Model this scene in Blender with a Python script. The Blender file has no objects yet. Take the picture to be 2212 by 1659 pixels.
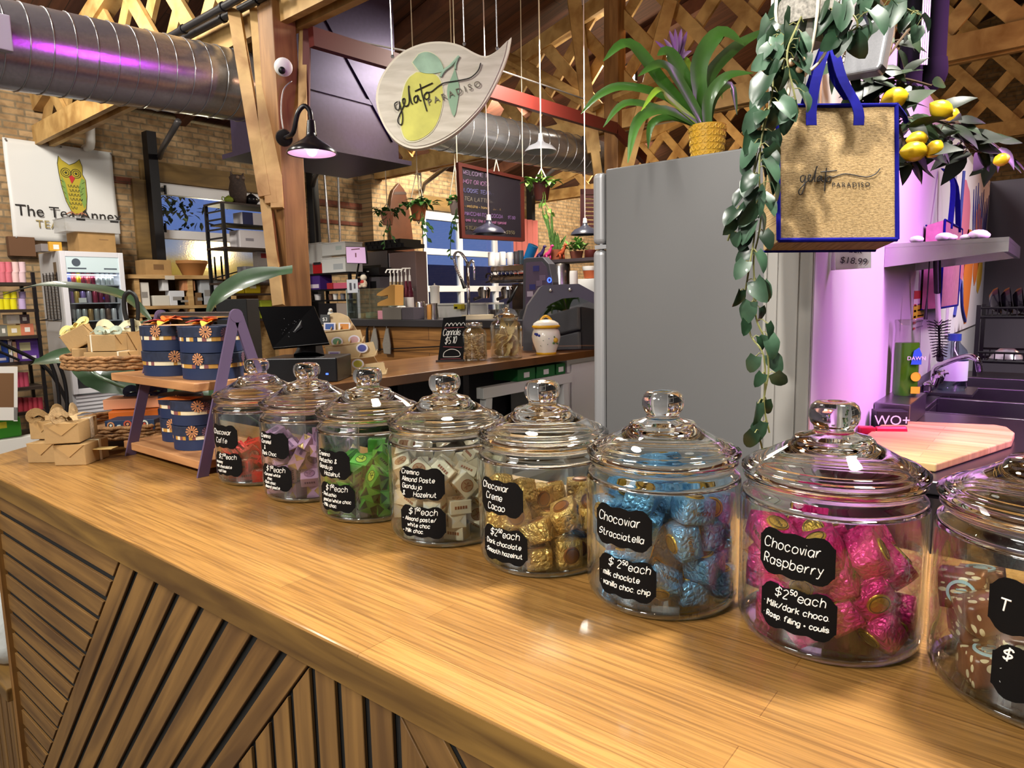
import bpy, bmesh, math, random, json
from mathutils import Vector as V, Matrix as Mx, Euler
S = bpy.context.scene
COL = S.collection
PI = math.pi
rnd = random.Random(7)
# ---------------------------------------------------------------- camera, sky, lights, exposure
FPX = 1463.77
_p, _y, _r = [math.radians(a) for a in (7.1752, 39.0644, -1.1596)]
CAM = V((.5851, -.8009, 1.4384))
FW = V((-math.sin(_y)*math.cos(_p), math.cos(_y)*math.cos(_p), -math.sin(_p)))
_r0 = V((math.cos(_y), math.sin(_y), 0)); _u0 = _r0.cross(FW)
RT = _r0*math.cos(_r)+_u0*math.sin(_r); UP = -_r0*math.sin(_r)+_u0*math.cos(_r)
cd = bpy.data.cameras.new('camera'); cam = bpy.data.objects.new('camera', cd); COL.objects.link(cam)
cd.sensor_width = 36; cd.lens = 36*FPX/2212; cd.clip_start = .02; cd.clip_end = 200
cam.matrix_world = Mx(((RT.x, UP.x, -FW.x, CAM.x), (RT.y, UP.y, -FW.y, CAM.y), (RT.z, UP.z, -FW.z, CAM.z), (0, 0, 0, 1)))
S.camera = cam

def at(u, v, x=None, y=None, z=None, d=None):
    """the place in the room seen at photo pixel (u, v) on the plane x=, y=, z= or at depth d"""
    r = FW+RT*((u-1106)/FPX)-UP*((v-829.5)/FPX)
    t = d if d is not None else ((x-CAM.x)/r.x if x is not None else (y-CAM.y)/r.y if y is not None else (z-CAM.z)/r.z)
    return CAM+r*t

vs = S.view_settings
vs.view_transform = 'Standard'; vs.look = 'None'; vs.gamma = 1; vs.use_curve_mapping = False
vs.exposure = 0.0
cy = S.cycles
cy.max_bounces = 14; cy.diffuse_bounces = 3; cy.glossy_bounces = 5; cy.transmission_bounces = 12; cy.transparent_max_bounces = 48
cy.caustics_reflective = False; cy.caustics_refractive = True; cy.sample_clamp_indirect = 6; cy.blur_glossy = .5
cy.use_denoising = True

def lin(c):
    if isinstance(c, str): c = tuple(int(c[i:i+2], 16) for i in (0, 2, 4))
    f = lambda s: s/12.92 if s <= .04045 else ((s+.055)/1.055)**2.4
    return tuple(f(s/255) for s in c[:3])+(1,)

W = bpy.data.worlds.new('dusk'); S.world = W; W.use_nodes = True
nt = W.node_tree; nt.nodes.clear()
wo = nt.nodes.new('ShaderNodeOutputWorld'); wb = nt.nodes.new('ShaderNodeBackground')
tc = nt.nodes.new('ShaderNodeTexCoord'); sp = nt.nodes.new('ShaderNodeVectorMath'); mr = nt.nodes.new('ShaderNodeMapRange'); cr = nt.nodes.new('ShaderNodeMix')
sp.operation = 'DOT_PRODUCT'; sp.inputs[1].default_value = (.8, -.55, 0)
cr.data_type = 'RGBA'
nt.links.new(tc.outputs['Generated'], sp.inputs[0]); nt.links.new(sp.outputs['Value'], mr.inputs[0])
mr.inputs[1].default_value = -.85; mr.inputs[2].default_value = -.55
nt.links.new(mr.outputs[0], cr.inputs[0]); cr.inputs[6].default_value = (.30, .42, .82, 1); cr.inputs[7].default_value = (.50, .48, .45, 1)
nt.links.new(cr.outputs[2], wb.inputs[0]); wb.inputs[1].default_value = .72
nt.links.new(wb.outputs[0], wo.inputs[0])

def light(name, typ, loc, power, col=(1, .86, .68), size=.3, size_y=None, to=None, spot=None, blend=.4, spread=None):
    l = bpy.data.lights.new(name, typ); l.energy = power; l.color = col
    if typ == 'AREA':
        l.size = size
        if size_y: l.shape = 'RECTANGLE'; l.size_y = size_y
        else: l.shape = 'DISK'
        if spread: l.spread = spread
    else: l.shadow_soft_size = size
    if spot: l.spot_size = math.radians(spot); l.spot_blend = blend
    o = bpy.data.objects.new(name, l); COL.objects.link(o); o.location = loc
    if to is not None: o.rotation_euler = (V(to)-V(loc)).to_track_quat('-Z', 'Y').to_euler()
    return o
light('counter_spot', 'AREA', (.75, .78, 3.1), 40, (1, .95, .86), .35, to=(.0, -.15, 1.05), spread=1.7)
light('counter_spot_left', 'AREA', (-.9, .75, 3.2), 20, (1, .95, .84), .35, to=(-.9, -.2, 1.05), spread=2.2)
light('tote_spot', 'AREA', (.28, -.75, 2.95), 5.5, (1, .95, .86), .08, to=(.2, .55, 1.6), spread=.9)
light('front_fill', 'AREA', (-1.4, -2.6, 3.6), 120, (1, .96, .89), 1.1, to=(-1.2, 1.2, 1.1))  # unseen fill light added behind the camera
light('hall_fill', 'AREA', (-5.6, .2, 4.4), 210, (1, .93, .80), 1.0, to=(-7.6, 2.6, 1.2))  # added ambient fill for the left of the hall, no fixture modelled
light('bar_fill', 'AREA', (-3.2, 4.4, 3.9), 170, (1, .94, .84), .8, to=(-3.6, 4.4, 1.0))  # ambient fill added over the bar, separate from the pendants
light('far_wall_fill', 'AREA', (-6.6, 8.0, 4.4), 280, (1, .90, .72), 1.0, to=(-9, 8.5, 2.0))  # unseen fill added to brighten the far brick wall
light('duct_lamp', 'AREA', (-4.0, -.2, 4.6), 60, (1, .95, .88), .3, to=(-4.6, 1.6, 3.3))
light('roof_fill', 'POINT', (-3.0, 4.2, 3.3), 60, (1, .78, .52), .3)  # added point fills that keep the roof timbers dimly warm
light('roof_fill', 'POINT', (-4.5, 9.5, 3.6), 150, (1, .78, .50), .3)
light('roof_fill', 'POINT', (2.2, 6.0, 3.2), 110, (1, .50, .28), .3)
light('grow_light', 'AREA', (.95, 1.45, 2.10), 24, (.88, .34, 1), .12, 1.2, to=(.15, 1.75, 1.35), spread=1.9)
light('grow_light_strip', 'AREA', (.3, 2.8, 2.92), 2.6, (.75, .06, 1), .022, 1.5, to=(-4.6, 1.0, 3.05), spread=.6)
light('grow_light_post', 'SPOT', (-3.0, 1.2, 2.9), 4, (1, .28, .18), .05, to=(-3.85, 2.1, 2.5), spot=40)
light('grow_light_plenum', 'SPOT', (-3.9, 3.2, 2.6), 10, (.45, .10, 1), .05, to=(-5.0, 3.2, 4.0), spot=70)
light('front_counter_fill', 'AREA', (.1, -2.3, 2.9), 20, (1, .95, .86), .3, to=(-.1, 0, 1.1), spread=1.8)  # fill added from the camera side to brighten the chocolates
light('far_wall_end_fill', 'AREA', (-6.2, 12.6, 4.3), 190, (1, .90, .72), .8, to=(-9, 12.8, 2.0))  # added so the far end of the brick wall is less dark
light('sink_fill', 'AREA', (1.5, 2.9, 3.0), 16, (1, .93, .9), .3, to=(.5, 3.3, 1.1), spread=1.3)  # unseen light added to lift the dish rack and back wall


# ---------------------------------------------------------------- materials
MATS = {}
def _mat(name):
    m = bpy.data.materials.new(name); m.use_nodes = True
    n = m.node_tree.nodes; b = n['Principled BSDF']
    return m, n, m.node_tree.links, b
def mat(name, col, rough=.55, metal=0., var=.0, vs=8., bump=0., bs=60., emit=None, es=0., alpha=None, trans=0., ior=1.45, coat=0., sheen=0., stretch=None, spec=None):
    if name in MATS: return MATS[name]
    m, n, L, b = _mat(name)
    c = lin(col); b.inputs['Base Color'].default_value = c
    b.inputs['Roughness'].default_value = rough; b.inputs['Metallic'].default_value = metal
    b.inputs['Transmission Weight'].default_value = trans; b.inputs['IOR'].default_value = ior; b.inputs['Coat Weight'].default_value = coat
    b.inputs['Sheen Weight'].default_value = sheen
    if spec is not None: b.inputs['Specular IOR Level'].default_value = spec
    if emit: b.inputs['Emission Color'].default_value = lin(emit); b.inputs['Emission Strength'].default_value = es
    if alpha is not None: b.inputs['Alpha'].default_value = alpha
    if var or bump:
        t = n.new('ShaderNodeTexCoord'); mp = n.new('ShaderNodeMapping'); L.new(t.outputs['Object'], mp.inputs[0])
        if stretch: mp.inputs['Scale'].default_value = stretch
    if var:
        x = n.new('ShaderNodeTexNoise'); x.inputs['Scale'].default_value = vs; x.inputs['Detail'].default_value = 5
        L.new(mp.outputs[0], x.inputs['Vector'])
        r = n.new('ShaderNodeValToRGB'); L.new(x.outputs[0], r.inputs[0])
        r.color_ramp.elements[0].position = .32; r.color_ramp.elements[1].position = .68
        r.color_ramp.elements[0].color = tuple(k*(1-var) for k in c[:3])+(1,); r.color_ramp.elements[1].color = tuple(min(1, k*(1+var)) for k in c[:3])+(1,)
        L.new(r.outputs[0], b.inputs['Base Color'])
    if bump:
        x = n.new('ShaderNodeTexNoise'); x.inputs['Scale'].default_value = bs; x.inputs['Detail'].default_value = 4; L.new(mp.outputs[0], x.inputs['Vector'])
        u = n.new('ShaderNodeBump'); u.inputs['Strength'].default_value = bump; u.inputs['Distance'].default_value = .01
        L.new(x.outputs[0], u.inputs['Height']); L.new(u.outputs[0], b.inputs['Normal'])
    MATS[name] = m; return m
def wood(name, c1, c2, stretch=(1, 12, 12), scale=3., rough=.45, coat=0., rot=(0, 0, 0), bump=.05, knots=True):
    if name in MATS: return MATS[name]
    m, n, L, b = _mat(name)
    t = n.new('ShaderNodeTexCoord'); mp = n.new('ShaderNodeMapping'); L.new(t.outputs['Object'], mp.inputs[0]); mp.inputs['Scale'].default_value = stretch
    mq = n.new('ShaderNodeMapping'); mq.vector_type = 'POINT'; mq.inputs['Rotation'].default_value = rot
    L.new(t.outputs['Object'], mq.inputs[0]); L.new(mq.outputs[0], mp.inputs[0])
    x = n.new('ShaderNodeTexNoise'); x.inputs['Scale'].default_value = scale; x.inputs['Detail'].default_value = 7; x.inputs['Distortion'].default_value = .6
    L.new(mp.outputs[0], x.inputs['Vector'])
    r = n.new('ShaderNodeValToRGB'); L.new(x.outputs[0], r.inputs[0]); e = r.color_ramp.elements
    e[0].position = .3; e[0].color = lin(c1); e[1].position = .66; e[1].color = lin(c2)
    out = r.outputs[0]
    if knots:
        w = n.new('ShaderNodeTexNoise'); w.inputs['Scale'].default_value = 2.2; L.new(mq.outputs[0], w.inputs['Vector'])
        h = n.new('ShaderNodeMix'); h.data_type = 'RGBA'; h.blend_type = 'MULTIPLY'
        rr = n.new('ShaderNodeValToRGB'); rr.color_ramp.elements[0].position = .3; rr.color_ramp.elements[0].color = (.62, .55, .5, 1); rr.color_ramp.elements[1].position = .5; rr.color_ramp.elements[1].color = (1, 1, 1, 1)
        L.new(w.outputs[0], rr.inputs[0]); h.inputs[0].default_value = .7; L.new(out, h.inputs[6]); L.new(rr.outputs[0], h.inputs[7]); out = h.outputs[2]
    L.new(out, b.inputs['Base Color'])
    u = n.new('ShaderNodeBump'); u.inputs['Strength'].default_value = bump; u.inputs['Distance'].default_value = .01; L.new(x.outputs[0], u.inputs['Height']); L.new(u.outputs[0], b.inputs['Normal'])
    b.inputs['Roughness'].default_value = rough; b.inputs['Coat Weight'].default_value = coat; b.inputs['Coat Roughness'].default_value = .12
    MATS[name] = m; return m
def staves(name, cols, bw, bh, stretch, rough, swap=(0, 1), coat=.3, grain=.55, mort=.0012, joint=(.35, .2, .1)):
    """glued-up staves / bricks / boards: brick texture in the plane of object axes swap, fine grain along the first"""
    if name in MATS: return MATS[name]
    m, n, L, b = _mat(name)
    t = n.new('ShaderNodeTexCoord'); s = n.new('ShaderNodeSeparateXYZ'); c = n.new('ShaderNodeCombineXYZ')
    L.new(t.outputs['Object'], s.inputs[0])
    for k in (0, 1): L.new(s.outputs[swap[k]], c.inputs[k])
    br = n.new('ShaderNodeTexBrick'); L.new(c.outputs[0], br.inputs['Vector'])
    br.inputs['Scale'].default_value = 1; br.inputs['Brick Width'].default_value = bw; br.inputs['Row Height'].default_value = bh
    br.inputs['Mortar Size'].default_value = mort; br.inputs['Mortar Smooth'].default_value = .1; br.inputs['Bias'].default_value = 0; br.offset = .37; br.squash = 1
    br.inputs['Color1'].default_value = lin(cols[0]); br.inputs['Color2'].default_value = lin(cols[1]); br.inputs['Mortar'].default_value = tuple(joint)+(1,) if not isinstance(joint, str) else lin(joint)
    mp = n.new('ShaderNodeMapping'); mp.inputs['Scale'].default_value = stretch; L.new(c.outputs[0], mp.inputs[0])
    x = n.new('ShaderNodeTexNoise'); x.inputs['Scale'].default_value = 1; x.inputs['Detail'].default_value = 8; x.inputs['Distortion'].default_value = .5; L.new(mp.outputs[0], x.inputs['Vector'])
    r = n.new('ShaderNodeValToRGB'); r.color_ramp.elements[0].position = .34; r.color_ramp.elements[0].color = (1-grain, 1-grain*1.1, 1-grain*1.2, 1); r.color_ramp.elements[1].position = .6; r.color_ramp.elements[1].color = (1.08, 1.06, 1.02, 1)
    L.new(x.outputs[0], r.inputs[0])
    mx = n.new('ShaderNodeMix'); mx.data_type = 'RGBA'; mx.blend_type = 'MULTIPLY'; mx.inputs[0].default_value = 1
    L.new(br.outputs[0], mx.inputs[6]); L.new(r.outputs[0], mx.inputs[7])
    L.new(mx.outputs[2], b.inputs['Base Color']); b.inputs['Roughness'].default_value = rough; b.inputs['Coat Weight'].default_value = coat; b.inputs['Coat Roughness'].default_value = .1
    u = n.new('ShaderNodeBump'); u.inputs['Strength'].default_value = .08 if coat else .4; u.inputs['Distance'].default_value = .004; L.new(mx.outputs[2], u.inputs['Height']); L.new(u.outputs[0], b.inputs['Normal'])
    MATS[name] = m; return m
def foil(name, col, rough=.26, metal=.85, bump=.9, scale=85.):
    if name in MATS: return MATS[name]
    m, n, L, b = _mat(name)
    t = n.new('ShaderNodeTexCoord'); x = n.new('ShaderNodeTexNoise'); x.inputs['Scale'].default_value = scale; x.inputs['Detail'].default_value = 3; x.inputs['Distortion'].default_value = 1.2
    oi = n.new('ShaderNodeObjectInfo'); ad = n.new('ShaderNodeVectorMath'); L.new(t.outputs['Object'], ad.inputs[0]); sc = n.new('ShaderNodeVectorMath'); sc.operation = 'SCALE'
    cb = n.new('ShaderNodeCombineXYZ'); L.new(oi.outputs['Random'], cb.inputs[0]); L.new(oi.outputs['Random'], cb.inputs[1]); L.new(cb.outputs[0], ad.inputs[1])
    L.new(ad.outputs[0], x.inputs['Vector'])
    vo = n.new('ShaderNodeTexVoronoi'); vo.feature = 'DISTANCE_TO_EDGE'; vo.inputs['Scale'].default_value = scale*1.6; L.new(ad.outputs[0], vo.inputs['Vector'])
    mm = n.new('ShaderNodeMath'); mm.operation = 'MULTIPLY_ADD'; L.new(vo.outputs[0], mm.inputs[0]); mm.inputs[1].default_value = .7; L.new(x.outputs[0], mm.inputs[2])
    u = n.new('ShaderNodeBump'); u.inputs['Strength'].default_value = bump; u.inputs['Distance'].default_value = .006; L.new(mm.outputs[0], u.inputs['Height']); L.new(u.outputs[0], b.inputs['Normal'])
    b.inputs['Base Color'].default_value = lin(col); b.inputs['Roughness'].default_value = rough; b.inputs['Metallic'].default_value = metal
    MATS[name] = m; return m
def glass(name, tint='ffffff', base=.05, edge=.85, power=3.2, rough=.02, wav=0., opac=0.):
    """thin clear glass: see-through with mirror reflection rising towards grazing view"""
    if name in MATS: return MATS[name]
    m, n, L, b = _mat(name); n.remove(b); o = n['Material Output']
    lw = n.new('ShaderNodeLayerWeight'); lw.inputs[0].default_value = .5
    pw = n.new('ShaderNodeMath'); pw.operation = 'POWER'; L.new(lw.outputs['Facing'], pw.inputs[0]); pw.inputs[1].default_value = power
    ma = n.new('ShaderNodeMath'); ma.operation = 'MULTIPLY_ADD'; L.new(pw.outputs[0], ma.inputs[0]); ma.inputs[1].default_value = edge; ma.inputs[2].default_value = base
    tr = n.new('ShaderNodeBsdfTransparent'); tr.inputs[0].default_value = lin(tint)
    gl = n.new('ShaderNodeBsdfGlossy'); gl.inputs['Roughness'].default_value = rough; gl.inputs[0].default_value = (.95, .97, 1, 1)
    mx = n.new('ShaderNodeMixShader'); L.new(ma.outputs[0], mx.inputs[0]); L.new(tr.outputs[0], mx.inputs[1]); L.new(gl.outputs[0], mx.inputs[2])
    if wav:
        x = n.new('ShaderNodeTexNoise'); x.inputs['Scale'].default_value = 22; t = n.new('ShaderNodeTexCoord'); L.new(t.outputs['Object'], x.inputs['Vector'])
        u = n.new('ShaderNodeBump'); u.inputs['Strength'].default_value = wav; u.inputs['Distance'].default_value = .02; L.new(x.outputs[0], u.inputs['Height']); L.new(u.outputs[0], gl.inputs['Normal']); L.new(u.outputs[0], lw.inputs['Normal'])
    L.new(mx.outputs[0], o.inputs[0])
    MATS[name] = m; return m

# ---------------------------------------------------------------- mesh building
class MB:
    def __init__(s): s.b = bmesh.new(); s.k = 0
    def face(s, pts, k=None):
        vs_ = [s.b.verts.new(p) for p in pts]
        try:
            f = s.b.faces.new(vs_); f.material_index = s.k if k is None else k; return f
        except ValueError: return None
    def hexa(s, p, k=None):
        v = [s.b.verts.new(q) for q in p]
        for i in ((3, 2, 1, 0), (4, 5, 6, 7), (0, 1, 5, 4), (1, 2, 6, 5), (2, 3, 7, 6), (3, 0, 4, 7)):
            f = s.b.faces.new([v[j] for j in i]); f.material_index = s.k if k is None else k
        return s
    def box(s, c, sz, rz=0., k=None, rot=None):
        c = V(c); h = V(sz)/2; M = rot if rot is not None else Mx.Rotation(rz, 3, 'Z')
        return s.hexa([c+M@V((a*h.x, b_*h.y, d*h.z)) for d in (-1, 1) for a, b_ in ((-1, -1), (1, -1), (1, 1), (-1, 1))], k)
    def span(s, p0, p1, k=None):
        p0, p1 = V(p0), V(p1); return s.box((p0+p1)/2, [abs(a) for a in (p1-p0)], k=k)
    def beam(s, p0, p1, w, h, up=(0, 0, 1), k=None):
        p0, p1 = V(p0), V(p1); d = (p1-p0).normalized(); r = d.cross(V(up))
        if r.length < 1e-4: r = d.cross(V((1, 0, 0)))
        r.normalize(); u = r.cross(d).normalized(); r = r*w/2; u = u*h/2
        return s.hexa([p0-r-u, p0+r-u, p0+r+u, p0-r+u, p1-r-u, p1+r-u, p1+r+u, p1-r+u], k)
    def prism(s, pts, th, k=None):
        """closed outline (3-D points, planar) pushed out by vector th"""
        th = V(th); a = [s.b.verts.new(V(p)) for p in pts]; b2 = [s.b.verts.new(V(p)+th) for p in pts]; n = len(pts); kk = s.k if k is None else k
        fs = [s.b.faces.new(a[::-1]), s.b.faces.new(b2)]
        for i in range(n): fs.append(s.b.faces.new((a[i], a[(i+1) % n], b2[(i+1) % n], b2[i])))
        for f in fs: f.material_index = kk
        return s
    def tube(s, pts, r, n=8, k=None, cap=True, flat=None):
        pts = [V(p) for p in pts]; m = len(pts); rs = r if isinstance(r, (list, tuple)) else [r]*m; kk = s.k if k is None else k
        rings = []; prev = None
        for i, p in enumerate(pts):
            t = (pts[min(i+1, m-1)]-pts[max(i-1, 0)])
            if t.length < 1e-9: t = V((0, 0, 1))
            t.normalize()
            if prev is None: a = t.orthogonal().normalized()
            else:
                a = prev-t*prev.dot(t)
                a = a.normalized() if a.length > 1e-6 else t.orthogonal().normalized()
            prev = a; b2 = t.cross(a)
            rings.append([s.b.verts.new(p+(a*math.cos(2*PI*j/n)+b2*math.sin(2*PI*j/n)*(flat or 1))*rs[i]) for j in range(n)])
        for i in range(m-1):
            for j in range(n):
                f = s.b.faces.new((rings[i][j], rings[i][(j+1) % n], rings[i+1][(j+1) % n], rings[i+1][j])); f.material_index = kk
        if cap:
            for q in (rings[0][::-1], rings[-1]):
                f = s.b.faces.new(q); f.material_index = kk
        return s
    def lathe(s, prof, c=(0, 0, 0), n=32, k=None, sx=1., sy=1., M=None, closed=False):
        c = V(c); kk = s.k if k is None else k; rings = []
        for r, z in prof:
            if r < 1e-6: q = V((0, 0, z)); rings.append([s.b.verts.new(c+(M@q if M else q))])
            else:
                ring = []
                for j in range(n):
                    q = V((r*sx*math.cos(2*PI*j/n), r*sy*math.sin(2*PI*j/n), z)); ring.append(s.b.verts.new(c+(M@q if M else q)))
                rings.append(ring)
        prs = list(zip(rings, rings[1:]))+([(rings[-1], rings[0])] if closed else [])
        for A, B in prs:
            for j in range(n):
                j2 = (j+1) % n
                if len(A) == 1 and len(B) == 1: continue
                q = (A[0], B[j2], B[j]) if len(A) == 1 else (A[j], A[j2], B[0]) if len(B) == 1 else (A[j], A[j2], B[j2], B[j])
                f = s.b.faces.new(q); f.material_index = kk
        return s
    def cyl(s, p0, p1, r0, r1=None, n=16, k=None): return s.tube([p0, p1], [r0, r0 if r1 is None else r1], n, k)
    def ball(s, c, r, n=12, k=None, M=None):
        r = r if isinstance(r, (tuple, list)) else (r, r, r); c = V(c); m = max(4, n//2)
        kk = s.k if k is None else k; rings = []
        for i in range(m+1):
            t = PI*i/m; z = -math.cos(t); rr = math.sin(t)
            ring = [V((rr*math.cos(2*PI*j/n)*r[0], rr*math.sin(2*PI*j/n)*r[1], z*r[2])) for j in range(1 if i in (0, m) else n)]
            rings.append([s.b.verts.new(c+(M@q if M else q)) for q in ring])
        for A, B in zip(rings, rings[1:]):
            for j in range(n):
                j2 = (j+1) % n; q = (A[0], B[j2], B[j]) if len(A) == 1 else (A[j], A[j2], B[0]) if len(B) == 1 else (A[j], A[j2], B[j2], B[j])
                f = s.b.faces.new(q); f.material_index = kk
        return s
    def grid(s, fn, nu, nv, k=None):
        kk = s.k if k is None else k
        g = [[s.b.verts.new(fn(i/nu, j/nv)) for j in range(nv+1)] for i in range(nu+1)]
        for i in range(nu):
            for j in range(nv):
                f = s.b.faces.new((g[i][j], g[i+1][j], g[i+1][j+1], g[i][j+1])); f.material_index = kk
        return s
    def leaf(s, base, d, nrm, ln, w, curl=.3, cup=.15, k=None, nl=5, heart=False):
        """one leaf blade: base point, direction, upper-side normal, length, width"""
        d = V(d).normalized(); nrm = V(nrm); side = d.cross(nrm)
        if side.length < 1e-4: side = d.orthogonal()
        side.normalize(); nrm = side.cross(d).normalized(); base = V(base); kk = s.k if k is None else k; rows = []
        for i in range(nl+1):
            t = i/nl; a = curl*t
            c = base+d*(ln*t*math.cos(a*.5))-nrm*(ln*t*math.sin(a*.5))*(1 if True else 0)
            ww = w/2*((math.sin(PI*min(1, t*.93+.07))**.75)*(1.25-.75*t) if not heart else (1.12*math.sqrt(max(0, 1-t))*(.62+.9*min(t, .35)/.35*.45)))
            if i == nl: ww = w*.01
            rows.append([c-side*ww+nrm*ww*cup*2, c, c+side*ww+nrm*ww*cup*2])
        if heart: rows[0][0] -= d*ln*.1; rows[0][2] -= d*ln*.1
        vv = [[s.b.verts.new(p) for p in r] for r in rows]
        for i in range(nl):
            for j in (0, 1):
                f = s.b.faces.new((vv[i][j], vv[i+1][j], vv[i+1][j+1], vv[i][j+1])); f.material_index = kk
        return s
    def build(s, name, mats, parent=None, smooth=False, bevel=0., world=False, sub=0, solid=0., seg=2, weld=False):
        """link as ONE mesh object; top-level meshes get their origin at the centre of their base"""
        me = bpy.data.meshes.new(name)
        if weld: bmesh.ops.remove_doubles(s.b, verts=s.b.verts, dist=1e-5)
        bmesh.ops.recalc_face_normals(s.b, faces=s.b.faces)
        off = V((0, 0, 0))
        if parent is None and s.b.verts:
            lo = [min(v.co[i] for v in s.b.verts) for i in range(3)]; hi = [max(v.co[i] for v in s.b.verts) for i in range(3)]
            off = V(((lo[0]+hi[0])/2, (lo[1]+hi[1])/2, lo[2]))
            if not world: bmesh.ops.translate(s.b, verts=s.b.verts, vec=-off)
            else: off = V((0, 0, 0))
        if smooth:
            for f in s.b.faces: f.smooth = True
        s.b.to_mesh(me); s.b.free()
        for m in (mats if isinstance(mats, (list, tuple)) else [mats]): me.materials.append(m)
        o = bpy.data.objects.new(name, me); COL.objects.link(o)
        if parent is not None:
            o.parent = parent
            if parent.get('_w') is not None:      # mesh was written in room coordinates
                o.matrix_parent_inverse = WM[parent.name].inverted()
            WM[o.name] = Mx.Identity(4) if parent.get('_w') is not None else WM.get(parent.name, Mx.Identity(4))
            if parent.get('_w') is not None: o['_w'] = 1
        else:
            o.location = off; WM[o.name] = Mx.Translation(off)
            o['_w'] = 1
        if smooth and smooth is not True and smooth < 3:
            try: me.set_sharp_from_angle(angle=smooth)
            except Exception: pass
        if solid: md = o.modifiers.new('thick', 'SOLIDIFY'); md.thickness = solid; md.offset = 0
        if bevel: md = o.modifiers.new('bevel', 'BEVEL'); md.width = bevel; md.segments = seg; md.limit_method = 'ANGLE'; md.angle_limit = .7
        if sub: md = o.modifiers.new('sub', 'SUBSURF'); md.levels = sub; md.render_levels = sub
        return o
FH = V((FW.x, FW.y, 0)).normalized()
CEIL = lambda x: 6.59-.279*abs(x)
WM = {}
AUTO = .7
def tag(o, label, cat, group=None, kind=None):
    o['label'] = label; o['category'] = cat
    if group: o['group'] = group
    if kind: o['kind'] = kind
    return o
def struct(o, label=None):
    o['kind'] = 'structure'
    if label: o['label'] = label
    return o
def thing(name, label, cat, loc=(0, 0, 0), rz=0., group=None, local=False, rot=None):
    """an Empty at the thing's base; its parts are written in room coordinates unless local"""
    o = bpy.data.objects.new(name, None); COL.objects.link(o); o.empty_display_size = .05
    o.location = loc; o.rotation_euler = rot if rot is not None else (0, 0, rz)
    WM[o.name] = Mx.Translation(V(loc))@(Euler(rot).to_matrix().to_4x4() if rot is not None else Mx.Rotation(rz, 4, 'Z'))
    if not local: o['_w'] = 1
    return tag(o, label, cat, group)
def copy_tree(o, parent=None):
    c = o.copy(); COL.objects.link(c); WM[c.name] = WM.get(o.name, Mx.Identity(4))
    if parent is not None: c.parent = parent
    for ch in list(o.children): copy_tree(ch, c)
    return c
def catmull(pts, n=4):
    pts = [V(p) for p in pts]
    if len(pts) < 3: return pts
    out = []; P_ = [pts[0]]+pts+[pts[-1]]
    for i in range(1, len(P_)-2):
        for j in range(n):
            t = j/n; a, b2, c, d = P_[i-1:i+3]
            out.append(.5*((2*b2)+(c-a)*t+(2*a-5*b2+4*c-d)*t*t+(3*b2-a-3*c+d)*t**3))
    out.append(pts[-1]); return out
# hand lettering: one stroke list per sign, two digits a point, base line y=2, x height 6, cap height 8
HAND = {k: v for k, v in (q.split(' ', 1) for q in """C 47 38 18 06 04 12 32 43|h 08 02;04 16 26 35 32|o 16 05 03 12 22 33 35 26 16|c 35 26 16 05 03 12 22 33|v 06 12 26|i 06 02;08 08|a 35 26 16 05 03 12 22 34;36 32|r 06 02;04 16 26|s 35 26 16 05 14 24 33 22 12 03|t 18 13 22 32;06 26|e 04 34 35 26 16 05 03 12 22 33|l 08 02|R 02 08 28 37 36 25 05;15 32|p 06 00;05 16 26 35 33 22 12 03|b 08 02;05 16 26 35 33 22 12 03|y 06 14 23;36 23 10 00|u 06 03 12 22 33;36 32|m 06 02;05 16 26 22;25 36 46 42|n 06 02;05 16 26 35 32|d 35 26 16 05 03 12 22 33;38 32|k 08 02;36 04;14 32|f 38 28 17 12;06 26|g 35 26 16 05 03 12 22 33;36 31 20 10 01|z 06 36 02 32|w 06 12 25 32 46|x 06 32;36 02|j 26 21 10 00;28 28|A 02 28 42;14 34|P 02 08 28 37 35 24 04|G 47 38 18 06 04 12 32 43 45 25|H 02 08;42 48;05 45|D 02 08 28 46 44 22 02|M 02 08 25 48 42|V 08 22 48|T 08 48;28 22|S 47 38 17 06 15 35 44 33 12 03|$ 47 38 17 06 15 35 44 33 12 03;29 21|1 17 28 22|2 07 18 28 37 36 02 32|5 38 08 05 25 34 33 22 02|0 18 06 04 12 22 34 36 28 18|8 25 16 07 18 28 37 26 15 04 03 12 22 33 34 25|9 36 25 15 06 07 18 28 37 36 22|4 38 32;08 04 44|3 07 18 28 37 26 15 26 35 33 22 12 03|6 38 17 04 03 12 22 33 34 25 15 04|7 08 38 12|. 02 02|* 05 05|- 04 24|+ 04 24;13 15|/ 02 38|& 42 17 28 37 14 03 12 22 34|E 48 08 02 42;05 35|L 08 02 42|O 18 06 04 12 32 44 46 38 18|W 08 12 25 32 48|N 02 08 42 48|I 08 02|X 08 42;48 02|B 02 08 28 37 26 05;26 35 33 22 02|K 08 02;48 05 42|F 48 08 02;05 35|U 08 03 12 32 43 48|Y 08 25 48;25 22|Q 18 06 04 12 32 44 46 38 18;33 42""".split('|'))}
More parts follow.
